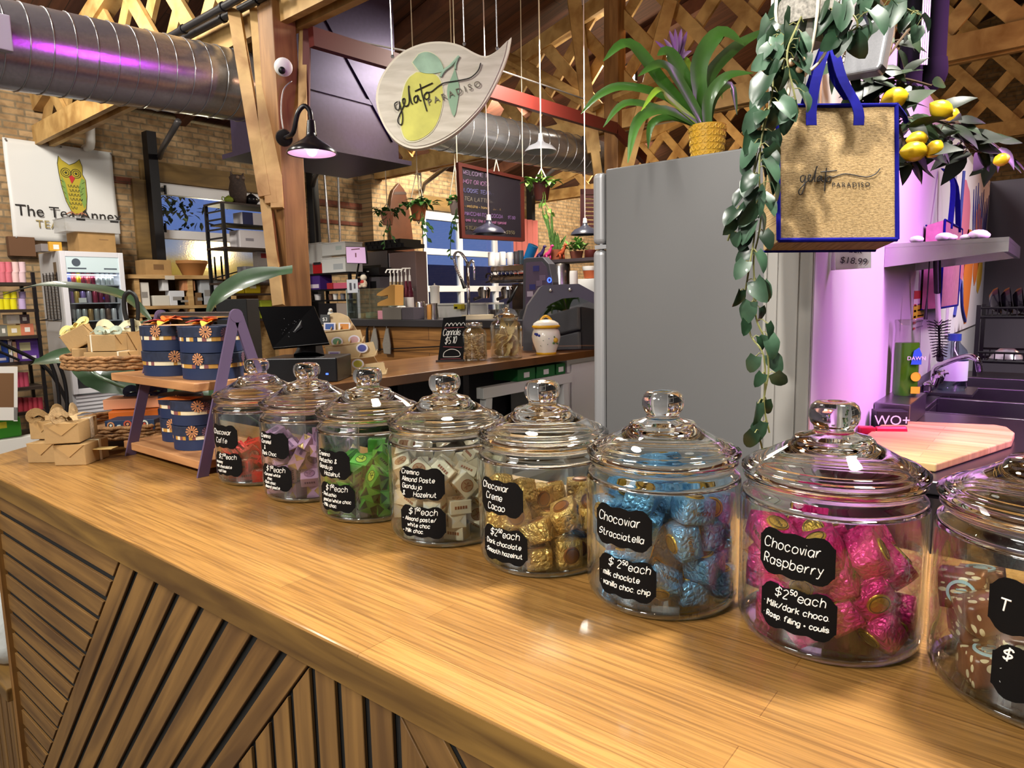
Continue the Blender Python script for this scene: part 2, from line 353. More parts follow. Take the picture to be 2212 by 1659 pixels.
def hand(mb, lines, put, r, jit=.25, n=5, sub=3, seed=1, k=None):
    """write lines [(text, x, y, height, slope)] as round strokes; put(x, y) maps the label plane into the room"""
    q = random.Random(seed)
    for text, x, y, h, sl in lines:
        u = h/6; px = x
        for ch in text:
            if ch == ' ': px += 2.6*u; continue
            small = 1.
            g = HAND.get(ch)
            if g is None: px += 2*u; continue
            mxx = 0; dx, dy = q.uniform(-jit, jit)*u*.6, q.uniform(-jit, jit)*u
            for st in g.split(';'):
                P_ = [(int(c[0]), int(c[1])-2) for c in st.split()]
                mxx = max(mxx, max(p[0] for p in P_))
                Q = catmull([V((px+(a+q.uniform(-jit, jit)*.5)*u+.14*b2*u+dx, y+(b2+q.uniform(-jit, jit)*.5)*u+dy+sl*(px-x), 0)) for a, b2 in P_], sub)
                if (Q[0]-Q[-1]).length < 1e-6 and len(Q) < 4: Q = [Q[0], Q[0]+V((u*.15, u*.15, 0))]
                mb.tube([put(p.x, p.y) for p in Q], r, n, k)
            px += (mxx+1.35)*u
    return mb
def text(name, body, size, M, m, parent, ext=.0004, align='CENTER', shear=0., space=1.):
    c = bpy.data.curves.new(name, 'FONT'); c.body = body; c.size = size; c.align_x = align; c.align_y = 'CENTER'; c.extrude = ext; c.shear = shear; c.space_character = space; c.resolution_u = 3
    c.materials.append(m); o = bpy.data.objects.new(name, c); COL.objects.link(o)
    bpy.context.view_layer.update()
    me = bpy.data.meshes.new_from_object(o.evaluated_get(bpy.context.evaluated_depsgraph_get())); bpy.data.objects.remove(o)
    o = bpy.data.objects.new(name, me); COL.objects.link(o)
    o.parent = parent
    if parent.get('_w') is not None: o.matrix_parent_inverse = WM[parent.name].inverted()
    o.matrix_basis = M
    return o
def frame(o, ex, ey):
    """matrix with origin o, x axis ex, y axis ey"""
    ex = V(ex).normalized(); ez = ex.cross(V(ey)).normalized(); ey = ez.cross(ex); o = V(o)
    return Mx(((ex.x, ey.x, ez.x, o.x), (ex.y, ey.y, ez.y, o.y), (ex.z, ey.z, ez.z, o.z), (0, 0, 0, 1)))
# ---------------------------------------------------------------- shared materials
black = mat('black_plastic', '101012', .4)
blackmetal = mat('black_steel', '17161a', .45, .3)
steel = mat('stainless_steel', 'b9b7b6', .24, 1., bump=.05, bs=300, stretch=(1, 1, 30))
white = mat('white_paint', 'e6e4e0', .5)
whiteplastic = mat('white_plastic', 'eceae6', .4)
kraft = mat('kraft_board', 'ab8a5c', .8, var=.08, vs=14, bump=.08, bs=160)
cardboard = mat('cardboard', 'a98555', .85, var=.1, vs=9)
lumber = wood('pine_lumber', 'a47a42', 'd8b273', (1, 1, 1), 4.5, .6)
darkdeck = staves('roof_boards', ('5a3423', '47281c'), 2.4, .14, (1.2, 14, 1), .7, (0, 1), 0, .4, .004, '1d100b')
chalk = mat('white_chalk', 'f6f4ee', .8)
slate = mat('black_chalk_card', '0a090a', .6, spec=.15)
clear = glass('clear_glass')
# ---------------------------------------------------------------- counter with jars
counterwood = staves('butcher_block', ('a47a42', '906836'), .62, .052, (6, 230, 1), .30, (0, 1), .3, .42, .0005, '7a5226')
fasciawood = wood('fascia_wood', '523818', '86642f', (2.4, 40, 26), 1.2, .45, .15)
slatA = wood('slat_oak_flat', '5c4022', '866234', (1.5, 20, 24), 1.6, .5)
slatB = wood('slat_oak_slanted', '5c4022', '866234', (1.5, 20, 24), 1.6, .5, rot=(0, math.radians(48), 0))
slatC = wood('slat_oak_upright', '5c4022', '866234', (24, 20, 1.5), 1.6, .5)
slatD = wood('slat_oak_mirrored', '5c4022', '866234', (1.5, 20, 24), 1.6, .5, rot=(0, math.radians(-46), 0))
CT = thing('display_counter', 'long honey-coloured butcher block counter the row of glass jars stands on', 'counter', (0, 0, 0))
m = MB(); m.prism([(-1.69, -.19, 1.004), (-1.69, .34, 1.004), (1.35, .34, 1.004), (1.35, -.362, 1.004), (-1.565, -.362, 1.004)], (0, 0, .046)); m.build('countertop', counterwood, CT, bevel=.003)
m = MB(); m.span((-1.56, -.3625, 1.0035), (1.345, -.3605, 1.0465)); m.build('edge_band', fasciawood, CT)
m = MB(); m.span((-1.47, -.3325, 0), (1.2, .30, 1.0035)); m.build('base', mat('counter_backing', '0a0908', .8), CT)
m = MB(); m.span((-1.476, -.348, .02), (-1.452, -.318, 1.0)); m.build('corner_trim', wood('trim_wood', '6a4520', '8f6430', (20, 20, 1.5), 2., .5), CT)
ZT = 1.0; ZB = .03; GAP = .0135
def clip(poly, a, b, c):
    """keep a*x+b*z <= c"""
    out = []
    for i in range(len(poly)):
        p, q = poly[i], poly[(i+1) % len(poly)]; dp, dq = a*p[0]+b*p[1]-c, a*q[0]+b*q[1]-c
        if dp <= 0: out.append(p)
        if dp*dq < 0: t = dp/(dp-dq); out.append((p[0]+(q[0]-p[0])*t, p[1]+(q[1]-p[1])*t))
    return out
def slats(name, polys, m_):
    mb = MB()
    for pl in polys:
        if len(pl) > 2: mb.prism([(x, -.3385, z) for x, z in pl], (0, .0055, 0))
    return mb.build(name, m_, CT, bevel=.0008, seg=1)
s48 = .8976   # x per z of the slanted joints
def line(x0, sl): return (1, -sl, x0-sl*.983)  # x - sl*z <= ...
zone = [(-1.452, ZB), (-1.452, ZT), (1.2, ZT), (1.2, ZB)]
A0 = line(-.715, s48)
P_ = []; z = ZT
while z > ZB:
    zl = z-.0525+GAP if z < ZT else .944
    P_.append(clip([(-1.452, zl), (-1.452, z), (.5, z), (.5, zl)], *A0)); z = zl-GAP
slats('flat_slats', P_, slatA)
P_ = []
xs = [-.707, -.642, -.562, -.488, -.409, -.337, -.259, -.187, -.133]
for i in range(8):
    a, b = line(xs[i]+(GAP/2+.002 if i else 0), s48), line(xs[i+1]-(GAP/2+.002 if i < 7 else 0), s48)
    P_.append(clip(clip(zone, *b), -a[0], -a[1], -a[2]))
slats('slanted_slats', P_, slatB)
P_ = []; R0 = line(.037, -.87); L0 = line(-.128, s48); x = -.975
while x < .62:
    P_.append(clip(clip([(x+GAP/2, ZB), (x+GAP/2, ZT), (x+.053-GAP/2, ZT), (x+.053-GAP/2, ZB)], *R0), -L0[0], -L0[1], -L0[2])); x += .053
slats('upright_slats', P_, slatC)
P_ = []; x = .041
for i in range(16):
    a, b = line(x+(GAP/2+.002 if i else 0), -.9), line(x+.071-GAP/2-.002, -.9)
    P_.append(clip(clip(zone, *b), -a[0], -a[1], -a[2])); x += .071
slats('mirrored_slats', P_, slatD)
# low bench that butts against the counter's end
BN = thing('low_bench', 'low wooden bench with upright slats at the counter end', 'bench', (-1.9, -.1, 0))
m = MB(); m.span((-2.5, -.36, .425), (-1.478, .3, .462)); m.build('bench_top', fasciawood, BN, bevel=.003)
m = MB(); m.span((-2.46, -.318, 0), (-1.482, .28, .425)); m.build('carcass', mat('counter_backing', '0a0908', .8), BN)
m = MB()
for i in range(17): m.span((-2.46+i*.057, -.334, .01), (-2.46+i*.057+.046, -.318, .425))
m.build('upright_slats', slatC, BN, bevel=.0015, seg=1)
m = MB(); m.lathe([(.0, 0), (.075, .01), (.09, .06), (.08, .16), (.05, .24), (.015, .29), (0, .30)], (-1.66, -.27, .462), 14)
m.ball((-1.66, -.25, .54), (.07, .05, .07), 10); tag(m.build('plastic_bag', mat('frosted_plastic', 'e8ecea', .35, alpha=.75, bump=.5, bs=20), None, smooth=True), 'crumpled translucent plastic bag on the low bench', 'bag')

# jars
JX = [-.8049+.1997*i for i in range(8)]

JY = [.010, .003, -.003, -.004, -.002, -.012, .008, .001]
CZ = 1.0502
RB = .0982
bodyprof = [(0, .0), (.084, .0), (.0905, .002), (.0955, .008), (RB, .020), (RB, .150), (.0979, .157), (.0945, .157), (.0946, .148), (.0946, .022), (.091, .012), (.085, .0085), (0, .0075)]
lidprof = [(0, .2125), (.03, .2125), (.045, .209), (.062, .2015), (.074, .1945), (.0815, .189), (.0835, .1838), (.089, .1838), (.0960, .1862), (.0976, .1893), (.0972, .1925), (.0935, .1945), (.0905, .1952), (.0895, .1978), (.085, .1998), (.078, .2018), (.067, .2082), (.054, .2155), (.044, .221), (.0425, .2245), (.0395, .2275), (.030, .2295), (.0225, .2325)]
knobprof = [(.0215, .2310), (.0205, .2355), (.0213, .239), (.0245, .243), (.0265, .249), (.0265, .256), (.0245, .2625), (.020, .2665), (.012, .2672), (.006, .2655), (0, .265)]
jarglass = glass('jar_glass', 'f8fbfa', .06, .8, 2.3, .015)
lidglass = mat('lid_glass', 'fbfdfc', .0, trans=1., ior=1.45)
knobglass = mat('solid_glass', 'ffffff', .0, trans=1., ior=1.48)
neckprof = [(.0978, .158), (.0955, .1645), (.0905, .169), (.0885, .172), (.0893, .175), (.0925, .1765), (.0945, .179), (.0935, .182), (.089, .183), (.0865, .181), (.0855, .172), (.0875, .1675), (.092, .163), (.0943, .158)]
baseglass = glass('jar_base_glass', 'dfe9e6', .12, .8, 1.5, .03, wav=.05)
candles = [[[8,-7,11,0,0,-286],[16,46,11,0,0,-147],[-46,30,11,0,0,266],[-48,-36,11,-314,0,102],[26,-60,11,0,0,-197],[-1,15,30,65,20,-311],[-27,64,14,-157,0,164],[-75,-10,17,-213,-157,0],[-15,-56,11,0,0,-77],[60,-44,11,0,0,244],[-16,33,42,-27,251,-173],[-55,47,34,0,0,-280],[-54,-47,34,0,0,-16],[33,-68,34,0,0,66],[58,27,11,0,0,-294],[-33,43,65,-100,306,17],[-41,-1,30,33,33,-69],[-19,-53,34,0,0,115],[64,-6,22,-68,30,-3],[42,56,31,22,-3,179],[-29,-4,57,189,-30,87],[-67,-23,54,-27,33,70],[27,-30,31,-92,6,21],[71,18,41,90,0,13],[5,73,30,38,312,4],[-7,-18,45,-158,-81,-198],[-43,-49,56,0,314,97],[69,-25,39,-89,-30,311],[32,64,56,0,-19,-304],[-29,70,46,-12,157,0],[3,-54,59,126,-259,13],[34,-1,45,-290,-69,-49],[61,37,62,-92,-299,32],[-3,73,54,-2,38,163],[-73,14,48,143,103,-213],[-2,-78,55,189,63,9]],[[18,3,11,0,0,84],[16,53,11,0,0,-162],[-24,32,14,157,0,213],[-43,-40,11,0,0,-71],[30,-52,14,-157,0,163],[28,21,34,0,0,-118],[-16,70,11,0,0,288],[-58,-7,11,0,0,34],[-27,-69,14,-157,0,78],[53,-26,11,314,0,-113],[2,12,45,-30,101,-310],[-63,34,11,0,0,74],[-50,-55,34,0,0,-236],[58,-46,38,52,-2,90],[59,21,17,-193,157,0],[-31,5,37,-6,104,-268],[-71,-23,34,0,0,163],[-9,-33,24,-217,47,139],[77,-18,40,-180,-157,0],[46,59,23,-43,63,-72],[-38,-14,61,36,60,-172],[-39,-62,56,-9,4,-193],[15,-29,39,-30,-53,11],[66,12,46,0,0,35],[6,73,34,0,0,266],[-35,-28,85,-11,-60,178],[-9,-73,39,18,-16,149],[64,-11,68,0,0,249],[57,44,45,-59,-25,-276],[-31,66,44,42,194,116],[-26,-43,102,25,-56,114],[38,-33,61,57,-53,249],[67,26,68,0,0,92],[31,70,61,27,-106,-47],[-75,18,41,96,106,74],[0,-24,68,170,50,-54],[69,-23,91,0,0,-147],[26,39,68,203,216,38],[-53,42,42,-208,8,232],[-71,-35,62,204,-157,0],[22,3,66,49,29,109],[67,25,91,0,0,71],[6,79,68,-182,-106,13],[-58,5,59,-204,-87,158],[-32,-74,84,199,-147,-79],[34,5,85,-34,46,-66],[-12,44,51,112,-83,115],[-49,56,67,-61,-9,-84],[-72,-36,97,62,-157,0],[25,-77,46,-26,159,-151],[52,49,92,-193,213,40],[-28,71,79,-16,55,32],[-63,35,79,64,233,154],[1,-76,79,46,126,14],[73,-24,119,156,-157,0],[5,56,90,17,-262,-16],[-26,33,81,246,76,51],[-26,-64,118,-8,41,-169],[41,-61,77,-100,-18,237],[80,7,119,-130,182,-124],[12,22,94,77,90,-291],[-21,11,71,-95,40,13],[5,-49,89,124,-40,302],[43,-32,100,133,-56,-138]],[[21,-7,11,0,0,-55],[23,72,11,0,0,266],[-48,35,11,314,0,45],[-41,-36,11,0,0,-272],[13,-64,11,0,0,-93],[26,-12,37,157,0,64],[-13,56,15,-157,0,-120],[-77,7,11,0,0,-166],[-20,-73,17,246,157,0],[54,-23,11,0,0,-38],[-11,15,24,148,67,244],[-50,54,37,159,4,249],[-58,-40,34,-5,-4,133],[45,-55,25,48,-279,-34],[80,18,17,-21,157,0],[-21,28,52,-140,-49,-88],[-41,-3,25,-119,84,21],[10,-46,34,0,0,-197],[69,-23,34,3,0,260],[20,26,19,157,148,-32],[6,9,59,-50,23,57],[-27,-44,41,285,25,124],[53,-50,46,56,-18,248],[52,17,25,-104,-72,141],[-20,75,40,0,0,28],[17,-31,65,-30,-276,-16],[20,-71,56,12,-10,185],[68,-14,60,160,-1,301],[12,49,44,-32,-26,-77],[-49,58,66,158,4,228],[18,-37,88,-45,-16,-275],[60,-39,69,-111,-37,283],[69,16,53,44,-9,144],[-18,74,63,0,0,9],[-55,28,40,231,157,0],[38,-47,107,-6,76,-30],[73,6,84,1,-14,-183],[21,66,63,-122,-21,-274],[-35,24,76,46,18,-242],[-17,-14,39,-166,-224,-17],[69,-27,105,-57,-85,-184],[55,51,29,-66,-84,-82],[-15,69,89,-157,0,-174],[-72,-6,41,-301,-46,2],[-10,-70,66,211,-48,164],[36,4,75,-70,283,117],[35,66,94,179,9,105],[-78,18,72,137,106,121],[-66,-44,62,-21,164,-272],[26,-69,78,11,-304,-122],[13,36,73,-37,17,29],[-53,59,95,-161,1,76]],[[2,1,14,-157,0,143],[12,51,11,0,0,-168],[-49,35,11,0,0,-115],[-48,-31,11,0,314,79],[21,-58,11,0,0,160],[29,-11,22,-35,53,125],[-27,70,11,0,0,193],[-67,3,33,-10,-2,154],[-16,-51,11,0,-314,121],[55,-38,11,0,0,-282],[-3,22,48,157,-140,-125],[-66,32,37,157,0,308],[-55,-55,34,0,0,235],[33,-65,34,0,0,91],[57,18,11,0,0,-95],[-30,2,23,-92,-38,80],[-77,4,54,-10,-2,150],[-11,-52,43,0,-111,-34],[57,-42,34,0,0,250],[45,58,25,79,82,-89],[-48,2,57,10,2,-164],[-42,-57,57,305,-5,-131],[36,-66,56,0,0,201],[72,-4,28,87,36,33],[2,59,37,147,-1,140],[-23,-14,57,143,-83,161],[-1,-76,66,-17,-272,5],[65,-42,56,0,0,100],[29,34,35,303,6,-30],[-29,45,37,157,0,139],[0,-13,71,-161,46,-159],[25,-37,61,-130,-55,30],[65,28,40,-36,-19,-27],[-20,62,63,-4,1,28],[-69,24,78,-5,9,280],[45,-3,50,-86,31,155],[80,-2,67,-150,-78,-164],[27,70,54,-41,94,-67],[-54,51,68,32,-182,-198],[-70,-28,71,33,50,-118],[67,33,77,101,10,55],[56,51,62,-40,211,195],[-4,73,85,41,8,174],[-76,11,100,11,304,145],[-35,-45,78,2,10,97],[32,9,69,-12,-87,4],[25,47,89,-254,91,6],[-28,68,92,200,12,176],[-50,-21,97,59,4,93],[28,-62,90,-157,75,-222],[12,18,86,26,-65,-41],[-1,73,109,-26,34,-31],[-72,4,123,-6,14,-294],[-7,-52,91,-63,-75,-285],[72,-35,90,-157,-91,-202],[-23,30,80,251,-83,71],[-55,47,103,190,0,272],[-47,-58,108,-42,-37,248],[44,-51,112,44,-72,-285],[73,16,96,52,-222,-138],[-23,5,95,-78,63,-277],[-68,-31,130,37,65,-95],[1,-70,107,84,-47,143],[50,-11,97,-113,42,57],[56,46,99,50,-23,-237],[5,-29,99,-21,-203,164]],[[9,-4,15,0,0,39],[30,60,15,0,0,312],[-44,28,15,0,0,65],[-53,-24,15,0,0,124],[32,-60,15,0,0,236],[1,13,45,0,0,186],[-18,65,28,-79,-29,-123],[-58,0,45,0,0,188],[-16,-47,23,-84,0,121],[66,-35,21,-209,-157,0],[-23,14,75,0,0,-181],[-56,42,54,53,-136,-224],[-50,-48,49,291,-12,84],[32,-56,52,1,37,-290],[60,17,15,0,0,-288],[-25,-26,90,31,47,304],[-71,-13,83,1,-49,-139],[-3,-66,70,20,30,-235],[69,4,53,-79,314,4],[32,69,48,-157,0,271],[-25,62,70,128,34,207],[-37,-60,99,-39,89,-61],[60,-28,73,-269,29,-95],[55,37,71,-89,-42,-263],[25,64,84,157,0,65],[-22,67,108,28,38,-278],[0,-68,106,-126,17,-187]],[[36,33,15,0,0,-132],[2,70,15,0,0,160],[-43,31,15,0,0,301],[-49,-26,15,0,0,122],[-15,-63,15,0,0,-29],[6,9,35,53,-44,-69],[-6,59,45,0,0,-258],[-56,-7,45,0,0,-244],[-29,-53,45,-314,0,30],[49,-23,15,-314,0,-68],[-10,4,60,-67,10,195],[-50,43,58,61,-52,-255],[-47,-47,75,0,0,-65],[27,-58,30,-226,49,91],[74,19,18,-157,0,-132],[-32,1,88,146,252,-19],[-76,-10,78,157,0,170],[2,-67,74,26,-12,201],[69,-22,51,-157,18,-167],[53,50,49,4,13,236],[-3,-29,102,-63,-238,62],[-45,-59,108,-157,0,262],[53,-49,86,-1,137,94],[52,42,80,-3,-14,-87],[2,61,75,0,0,24],[24,-22,117,-83,-52,-218],[10,-71,103,-307,27,26],[66,-11,88,-8,-4,-60],[19,66,108,-157,0,-257],[-33,62,101,-14,-28,70],[38,-19,151,76,34,117],[61,-41,124,-2,12,96],[47,40,114,-143,2,-281],[-29,61,134,-20,-24,96],[-69,25,110,2,-11,-193],[0,25,104,215,-107,-133],[69,10,117,15,-9,-297],[27,72,148,-140,-168,-50],[-63,36,148,7,209,110],[-34,-63,146,5,157,0],[-8,-1,138,71,-107,-133],[59,41,148,3,14,225],[-25,64,170,144,28,295],[-48,-21,125,220,84,4],[7,-69,135,-28,6,-135],[8,28,150,186,12,-61],[-68,5,159,-61,-92,184],[-62,-27,174,-248,78,-99],[26,-59,160,15,-24,258]],[[4,24,15,0,0,-155],[13,63,15,0,0,-5],[-46,32,15,0,0,229],[-45,-34,15,314,0,98],[-1,-70,23,-90,0,-155],[37,13,28,-154,-84,-156],[-42,54,45,0,0,-294],[-66,-8,45,0,0,133],[-40,-53,45,0,0,-158],[61,-35,23,95,0,262],[6,43,51,0,32,313],[-65,21,74,-65,10,-17],[-54,-38,75,0,0,307],[26,-59,42,-92,13,-111],[72,8,25,0,97,164],[-25,5,53,-78,105,-85],[-68,-6,99,-65,-3,-7],[-10,-63,69,47,104,52],[54,-41,61,-33,66,-267],[46,53,52,-87,-200,-77],[13,-18,53,74,-78,-200],[-47,-55,111,-12,38,-77],[23,-63,80,-49,-27,176],[57,24,73,-93,-77,274],[-12,65,79,-188,10,185],[-9,-19,90,79,9,-256],[9,-67,107,266,-27,175],[66,-10,87,72,-52,259],[31,59,89,250,24,138],[-48,53,95,102,-113,84],[-21,20,96,69,33,-282],[49,-40,104,-62,-62,210]],[[10,2,15,0,0,128],[17,53,18,-157,0,81],[-43,31,15,0,0,-54],[-44,-32,15,0,0,-257],[16,-55,15,0,0,276],[-23,27,45,0,0,-113],[-19,71,20,-17,157,0],[-62,-5,45,-8,7,201],[-14,-55,45,0,0,-290],[37,-60,45,0,0,70],[13,-4,45,0,0,-73],[-57,29,75,7,12,312],[-50,-47,74,123,16,202],[23,-58,75,0,0,39],[67,-5,15,0,0,260],[-3,-12,76,-23,14,296],[-70,-4,78,155,-10,-2],[-12,-69,96,-37,59,292],[67,-28,50,-172,-157,0],[41,32,39,-18,-92,260],[-8,-22,104,-16,21,-297],[-55,-38,109,15,21,-274],[66,-19,88,157,0,-280],[66,20,53,-90,-28,-255],[11,67,53,-8,8,-65],[-21,-32,131,-24,-11,201],[31,-55,114,0,-59,-288]]]
kinds = [
 dict(n='red boxed chocolate', txt=(['Chocoviar', '  Caffe'], ['$2  each', 'creamy', 'milk chocolate', ' + coffee']), lab='glass cookie jar of red wrapped chocolates beside the tiered stand', zmax=.07),
 dict(n='lilac cube chocolate', txt=(['Cremino', 'Caramel', '   &', 'Dark Choc.'], ['$1  each', '- Caramel white', '      choc', '- Dark choc', '  almond paste']), lab='glass cookie jar of lilac cube chocolates, second from the tiered stand', zmax=.13),
 dict(n='green cube chocolate', txt=(['Cremino', 'Pistachio &', 'Gianduja', '     Hazelnut'], ['$1  each', '- Pistachio', '  paste/white choc', '- Milk choc.']), lab='glass cookie jar of green cube chocolates', zmax=.105),
 dict(n='cream cube chocolate', txt=(['Cremino', 'Almond Paste', 'Gianduja', '&     Hazelnut'], ['$1  each', '- Almond paste/', '    white choc', '- Milk choc.']), lab='glass cookie jar of cream cube chocolates', zmax=.13),
 dict(n='gold foil chocolate', txt=(['Chocoviar', '  Creme', '   Cacao'], ['$2  each', '* Dark chocolate', '* Smooth hazelnut']), lab='glass cookie jar of gold foil chocolates', zmax=.10),
 dict(n='blue foil chocolate', txt=(['Chocoviar', 'Stracciatella'], ['$ 2  each', '* milk choclate', '* vanilla choc. chip']), lab='glass cookie jar filled high with blue foil chocolates', zmax=.138),
 dict(n='pink foil chocolate', txt=(['Chocoviar', 'Raspberry'], ['$2  each', '* Milk/dark choco.', '* Rasp. filling + coulis']), lab='glass cookie jar of bright pink foil chocolates', zmax=.115),
 dict(n='brown printed chocolate', txt=([' T'], [' $', ' *', ' *']), lab='glass cookie jar of brown printed chocolates at the near end of the row', zmax=.085),
]
labpx = [((481, 943), (489, 1003)), ((587, 962), (593, 1032)), ((715, 1003), (724, 1075)), ((907, 1045), (910, 1128)), ((1077, 1075), (1085, 1178)), ((1340, 1140), (1348, 1250)), ((1715, 1203), (1718, 1322)), ((2255, 1330), (2262, 1478))]
cre = (.0345, .029, .0225); cho = (.041, .036, .030); dims = [cre]*4+[cho]*4
def cyl_hit(u, v, cx, cy_, r):
    d = FW+RT*((u-1106)/FPX)-UP*((v-829.5)/FPX); ox, oy = CAM.x-cx, CAM.y-cy_
    a = d.x**2+d.y**2; b = 2*(ox*d.x+oy*d.y); c = ox*ox+oy*oy-r*r; t = (-b-math.sqrt(max(0, b*b-4*a*c)))/(2*a)
    p = CAM+d*t; return math.atan2(p.y-cy_, p.x-cx), p.z
def plaque(w, h, nn=4):
    """outline of a chalk card with scooped corners"""
    q = []
    pts = [(-.5, .30), (-.46, .33), (-.44, .42), (-.36, .5), (-.26, .5), (-.16, .44), (-.08, .47), (0, .49)]
    pts = pts+[(-x, y) for x, y in pts[-2::-1]]
    pts = pts+[(.5, .1), (.487, 0), (.5, -.1)]+[(x, -y) for x, y in pts[::-1]]+[(-.5, -.1), (-.487, 0), (-.5, .1)]
    return [(x*w, y*h) for x, y in pts]
def textwidth(t, h):
    u = h/6; w = 0
    for ch in t:
        g = HAND.get(ch); w += 2.6*u if g is None else (max(int(c[0]) for st in g.split(';') for c in st.split())+1.35)*u
    return w
labelmat = slate
for i, kd in enumerate(kinds):
    cx, cyy = JX[i], JY[i]
    J = thing('cookie_jar', kd['lab'], 'jar', (cx, cyy, CZ), 0, 'glass cookie jars along the counter')
    m = MB(); m.lathe(bodyprof, (cx, cyy, CZ), 72); m.build('jar_body', jarglass, J, smooth=AUTO)
    m = MB(); m.lathe(neckprof, (cx, cyy, CZ), 72, closed=True); m.build('jar_neck', lidglass, J, smooth=True)
    m = MB(); m.lathe([(0, .0005), (.083, .0005), (.0902, .0025), (.0945, .008), (.0945, .011), (.088, .0075), (0, .007)], (cx, cyy, CZ+.0002), 64); m.build('jar_foot', baseglass, J, smooth=True)
    m = MB(); m.lathe(lidprof, (cx, cyy, CZ), 72); L_ = m.build('lid', lidglass, J, smooth=True)
    m = MB(); m.lathe(knobprof, (cx, cyy, CZ), 40); m.build('knob', knobglass, L_, smooth=True)
    for j in (0, 1):
        a0, z0 = cyl_hit(*labpx[i][j], cx, cyy, RB)
        put = lambda x, y, e=.0012, a0=a0, z0=z0: V((cx+(RB+e)*math.cos(a0+x/RB), cyy+(RB+e)*math.sin(a0+x/RB), z0+y))
        w, h = .080, .051
        out = plaque(w, h); m = MB(); n = len(out)
        # fan of thin strips so that the card follows the glass
        up_ = [p for p in out[:15]]
        xs_ = sorted(set(round(p[0], 5) for p in out))
        def yspan(x):
            ys = []
            for k in range(n):
                p, q = out[k], out[(k+1) % n]
                if (p[0]-x)*(q[0]-x) <= 0 and abs(p[0]-q[0]) > 1e-9: ys.append(p[1]+(q[1]-p[1])*(x-p[0])/(q[0]-p[0]))
            return min(ys), max(ys)
        xs_ = [-.4999*w, -.48*w, -.45*w, -.42*w]+[(-.40+.8*k/22)*w for k in range(23)]+[.42*w, .45*w, .48*w, .4999*w]
        cols_ = [(x, *yspan(x)) for x in xs_]
        for (xa, la, ha), (xb, lb, hb) in zip(cols_, cols_[1:]):
            m.hexa([put(xa, la, .0003), put(xb, lb, .0003), put(xb, lb, .0011), put(xa, la, .0011), put(xa, ha, .0003), put(xb, hb, .0003), put(xb, hb, .0011), put(xa, ha, .0011)])
        lb_ = m.build('chalk_label', labelmat, J, weld=True)
        lines = kd['txt'][j]; nl = len(lines); L2 = []
        if j == 0:
            hh = {1: .011, 2: .0105, 3: .0092, 4: .0073}[nl]; pit = {1: 0, 2: .0185, 3: .0145, 4: .0115}[nl]
            for k, t in enumerate(lines):
                h2 = min(hh, hh*.066/max(.001, textwidth(t, hh))); L2.append((t, -.034 if i < 7 else -.036, (nl-1)*pit/2-k*pit-hh*.45, h2, 0))
        else:
            pit = {3: .0125, 4: .0098, 5: .0083}[nl]; top = .012
            for k, t in enumerate(lines):
                hh = .0098 if k == 0 else {3: .0068, 4: .0062, 5: .0056}[nl]
                h2 = min(hh, hh*.070/max(.001, textwidth(t, hh))); L2.append((t, -.022 if k == 0 and i < 7 else -.036, top-k*pit*(1.0)-(.001 if k else 0), h2, 0))
            if i < 7: L2.append(('50', L2[0][1]+textwidth(lines[0].split('each')[0].rstrip(), L2[0][3])+.0008, L2[0][2]+.006, .0052, 0))
        m = MB(); hand(m, L2, put, .00058 if i < 7 else .0009, .22, 5, 3, i*7+j); m.build('lettering', chalk, lb_)
# wrapped chocolates
def wrapped(d, bulge):
    """a small block under foil: rounded, slightly pillowed, with folded ends"""
    mb = MB(); q = random.Random(int(d[0]*1e5)+int(bulge*100))
    N = 7; hx, hy, hz = d[0]/2, d[1]/2, d[2]/2
    bm = mb.b; bmesh.ops.create_cube(bm, size=2.); bmesh.ops.subdivide_edges(bm, edges=bm.edges[:], cuts=4, use_grid_fill=True)
    for v in bm.verts:
        c = v.co; n_ = c.normalized()*1.32
        c2 = c.lerp(n_, bulge); f = 1+q.uniform(-.035, .035)*(bulge > .2)
        v.co = V((c2.x*hx*f, c2.y*hy*f, c2.z*hz*f))
    return mb
foils = [foil('red_wrapper', 'd8231d', .3, .35, .25), foil('lilac_wrapper', 'c596ba', .38, .15, .12), foil('green_wrapper', '57a336', .33, .25, .15), foil('cream_wrapper', 'd9cdb2', .42, .1, .12),
         foil('gold_foil', 'e3b868', .3, .7, .8), foil('blue_foil', '74b4e2', .3, .55, .8), foil('pink_foil', 'e62a86', .3, .45, .8), None]
# brown wrapper scattered with cream leaves
mm_, n_, L2_, b_ = _mat('brown_leaf_wrapper')
t_ = n_.new('ShaderNodeTexCoord'); mp_ = n_.new('ShaderNodeMapping'); mp_.inputs['Scale'].default_value = (1, 1.8, 1); mp_.inputs['Rotation'].default_value = (.4, .5, .7); L2_.new(t_.outputs['Object'], mp_.inputs[0])
v_ = n_.new('ShaderNodeTexVoronoi'); v_.inputs['Scale'].default_value = 80; L2_.new(mp_.outputs[0], v_.inputs['Vector'])
r_ = n_.new('ShaderNodeValToRGB'); r_.color_ramp.interpolation = 'CONSTANT'; r_.color_ramp.elements[0].color = lin('e0cfa8'); r_.color_ramp.elements[1].position = .34; r_.color_ramp.elements[1].color = lin('6a3626')
L2_.new(v_.outputs['Distance'], r_.inputs[0]); L2_.new(r_.outputs[0], b_.inputs['Base Color']); b_.inputs['Roughness'].default_value = .3
foils[7] = mm_
goldsticker = foil('gold_sticker', 'd7b04c', .3, .8, .3, 120)
stick = [mat('pale_print', 'f0b0a0', .4), mat('mauve_print', '8d5f86', .5), mat('olive_print', 'a9bd3c', .5), mat('sepia_print', '9c7a58', .5), mat('copper_sticker', '9a5a2c', .35, .5), goldsticker, goldsticker, mat('pale_blue_ring', 'a9cfd8', .5)]
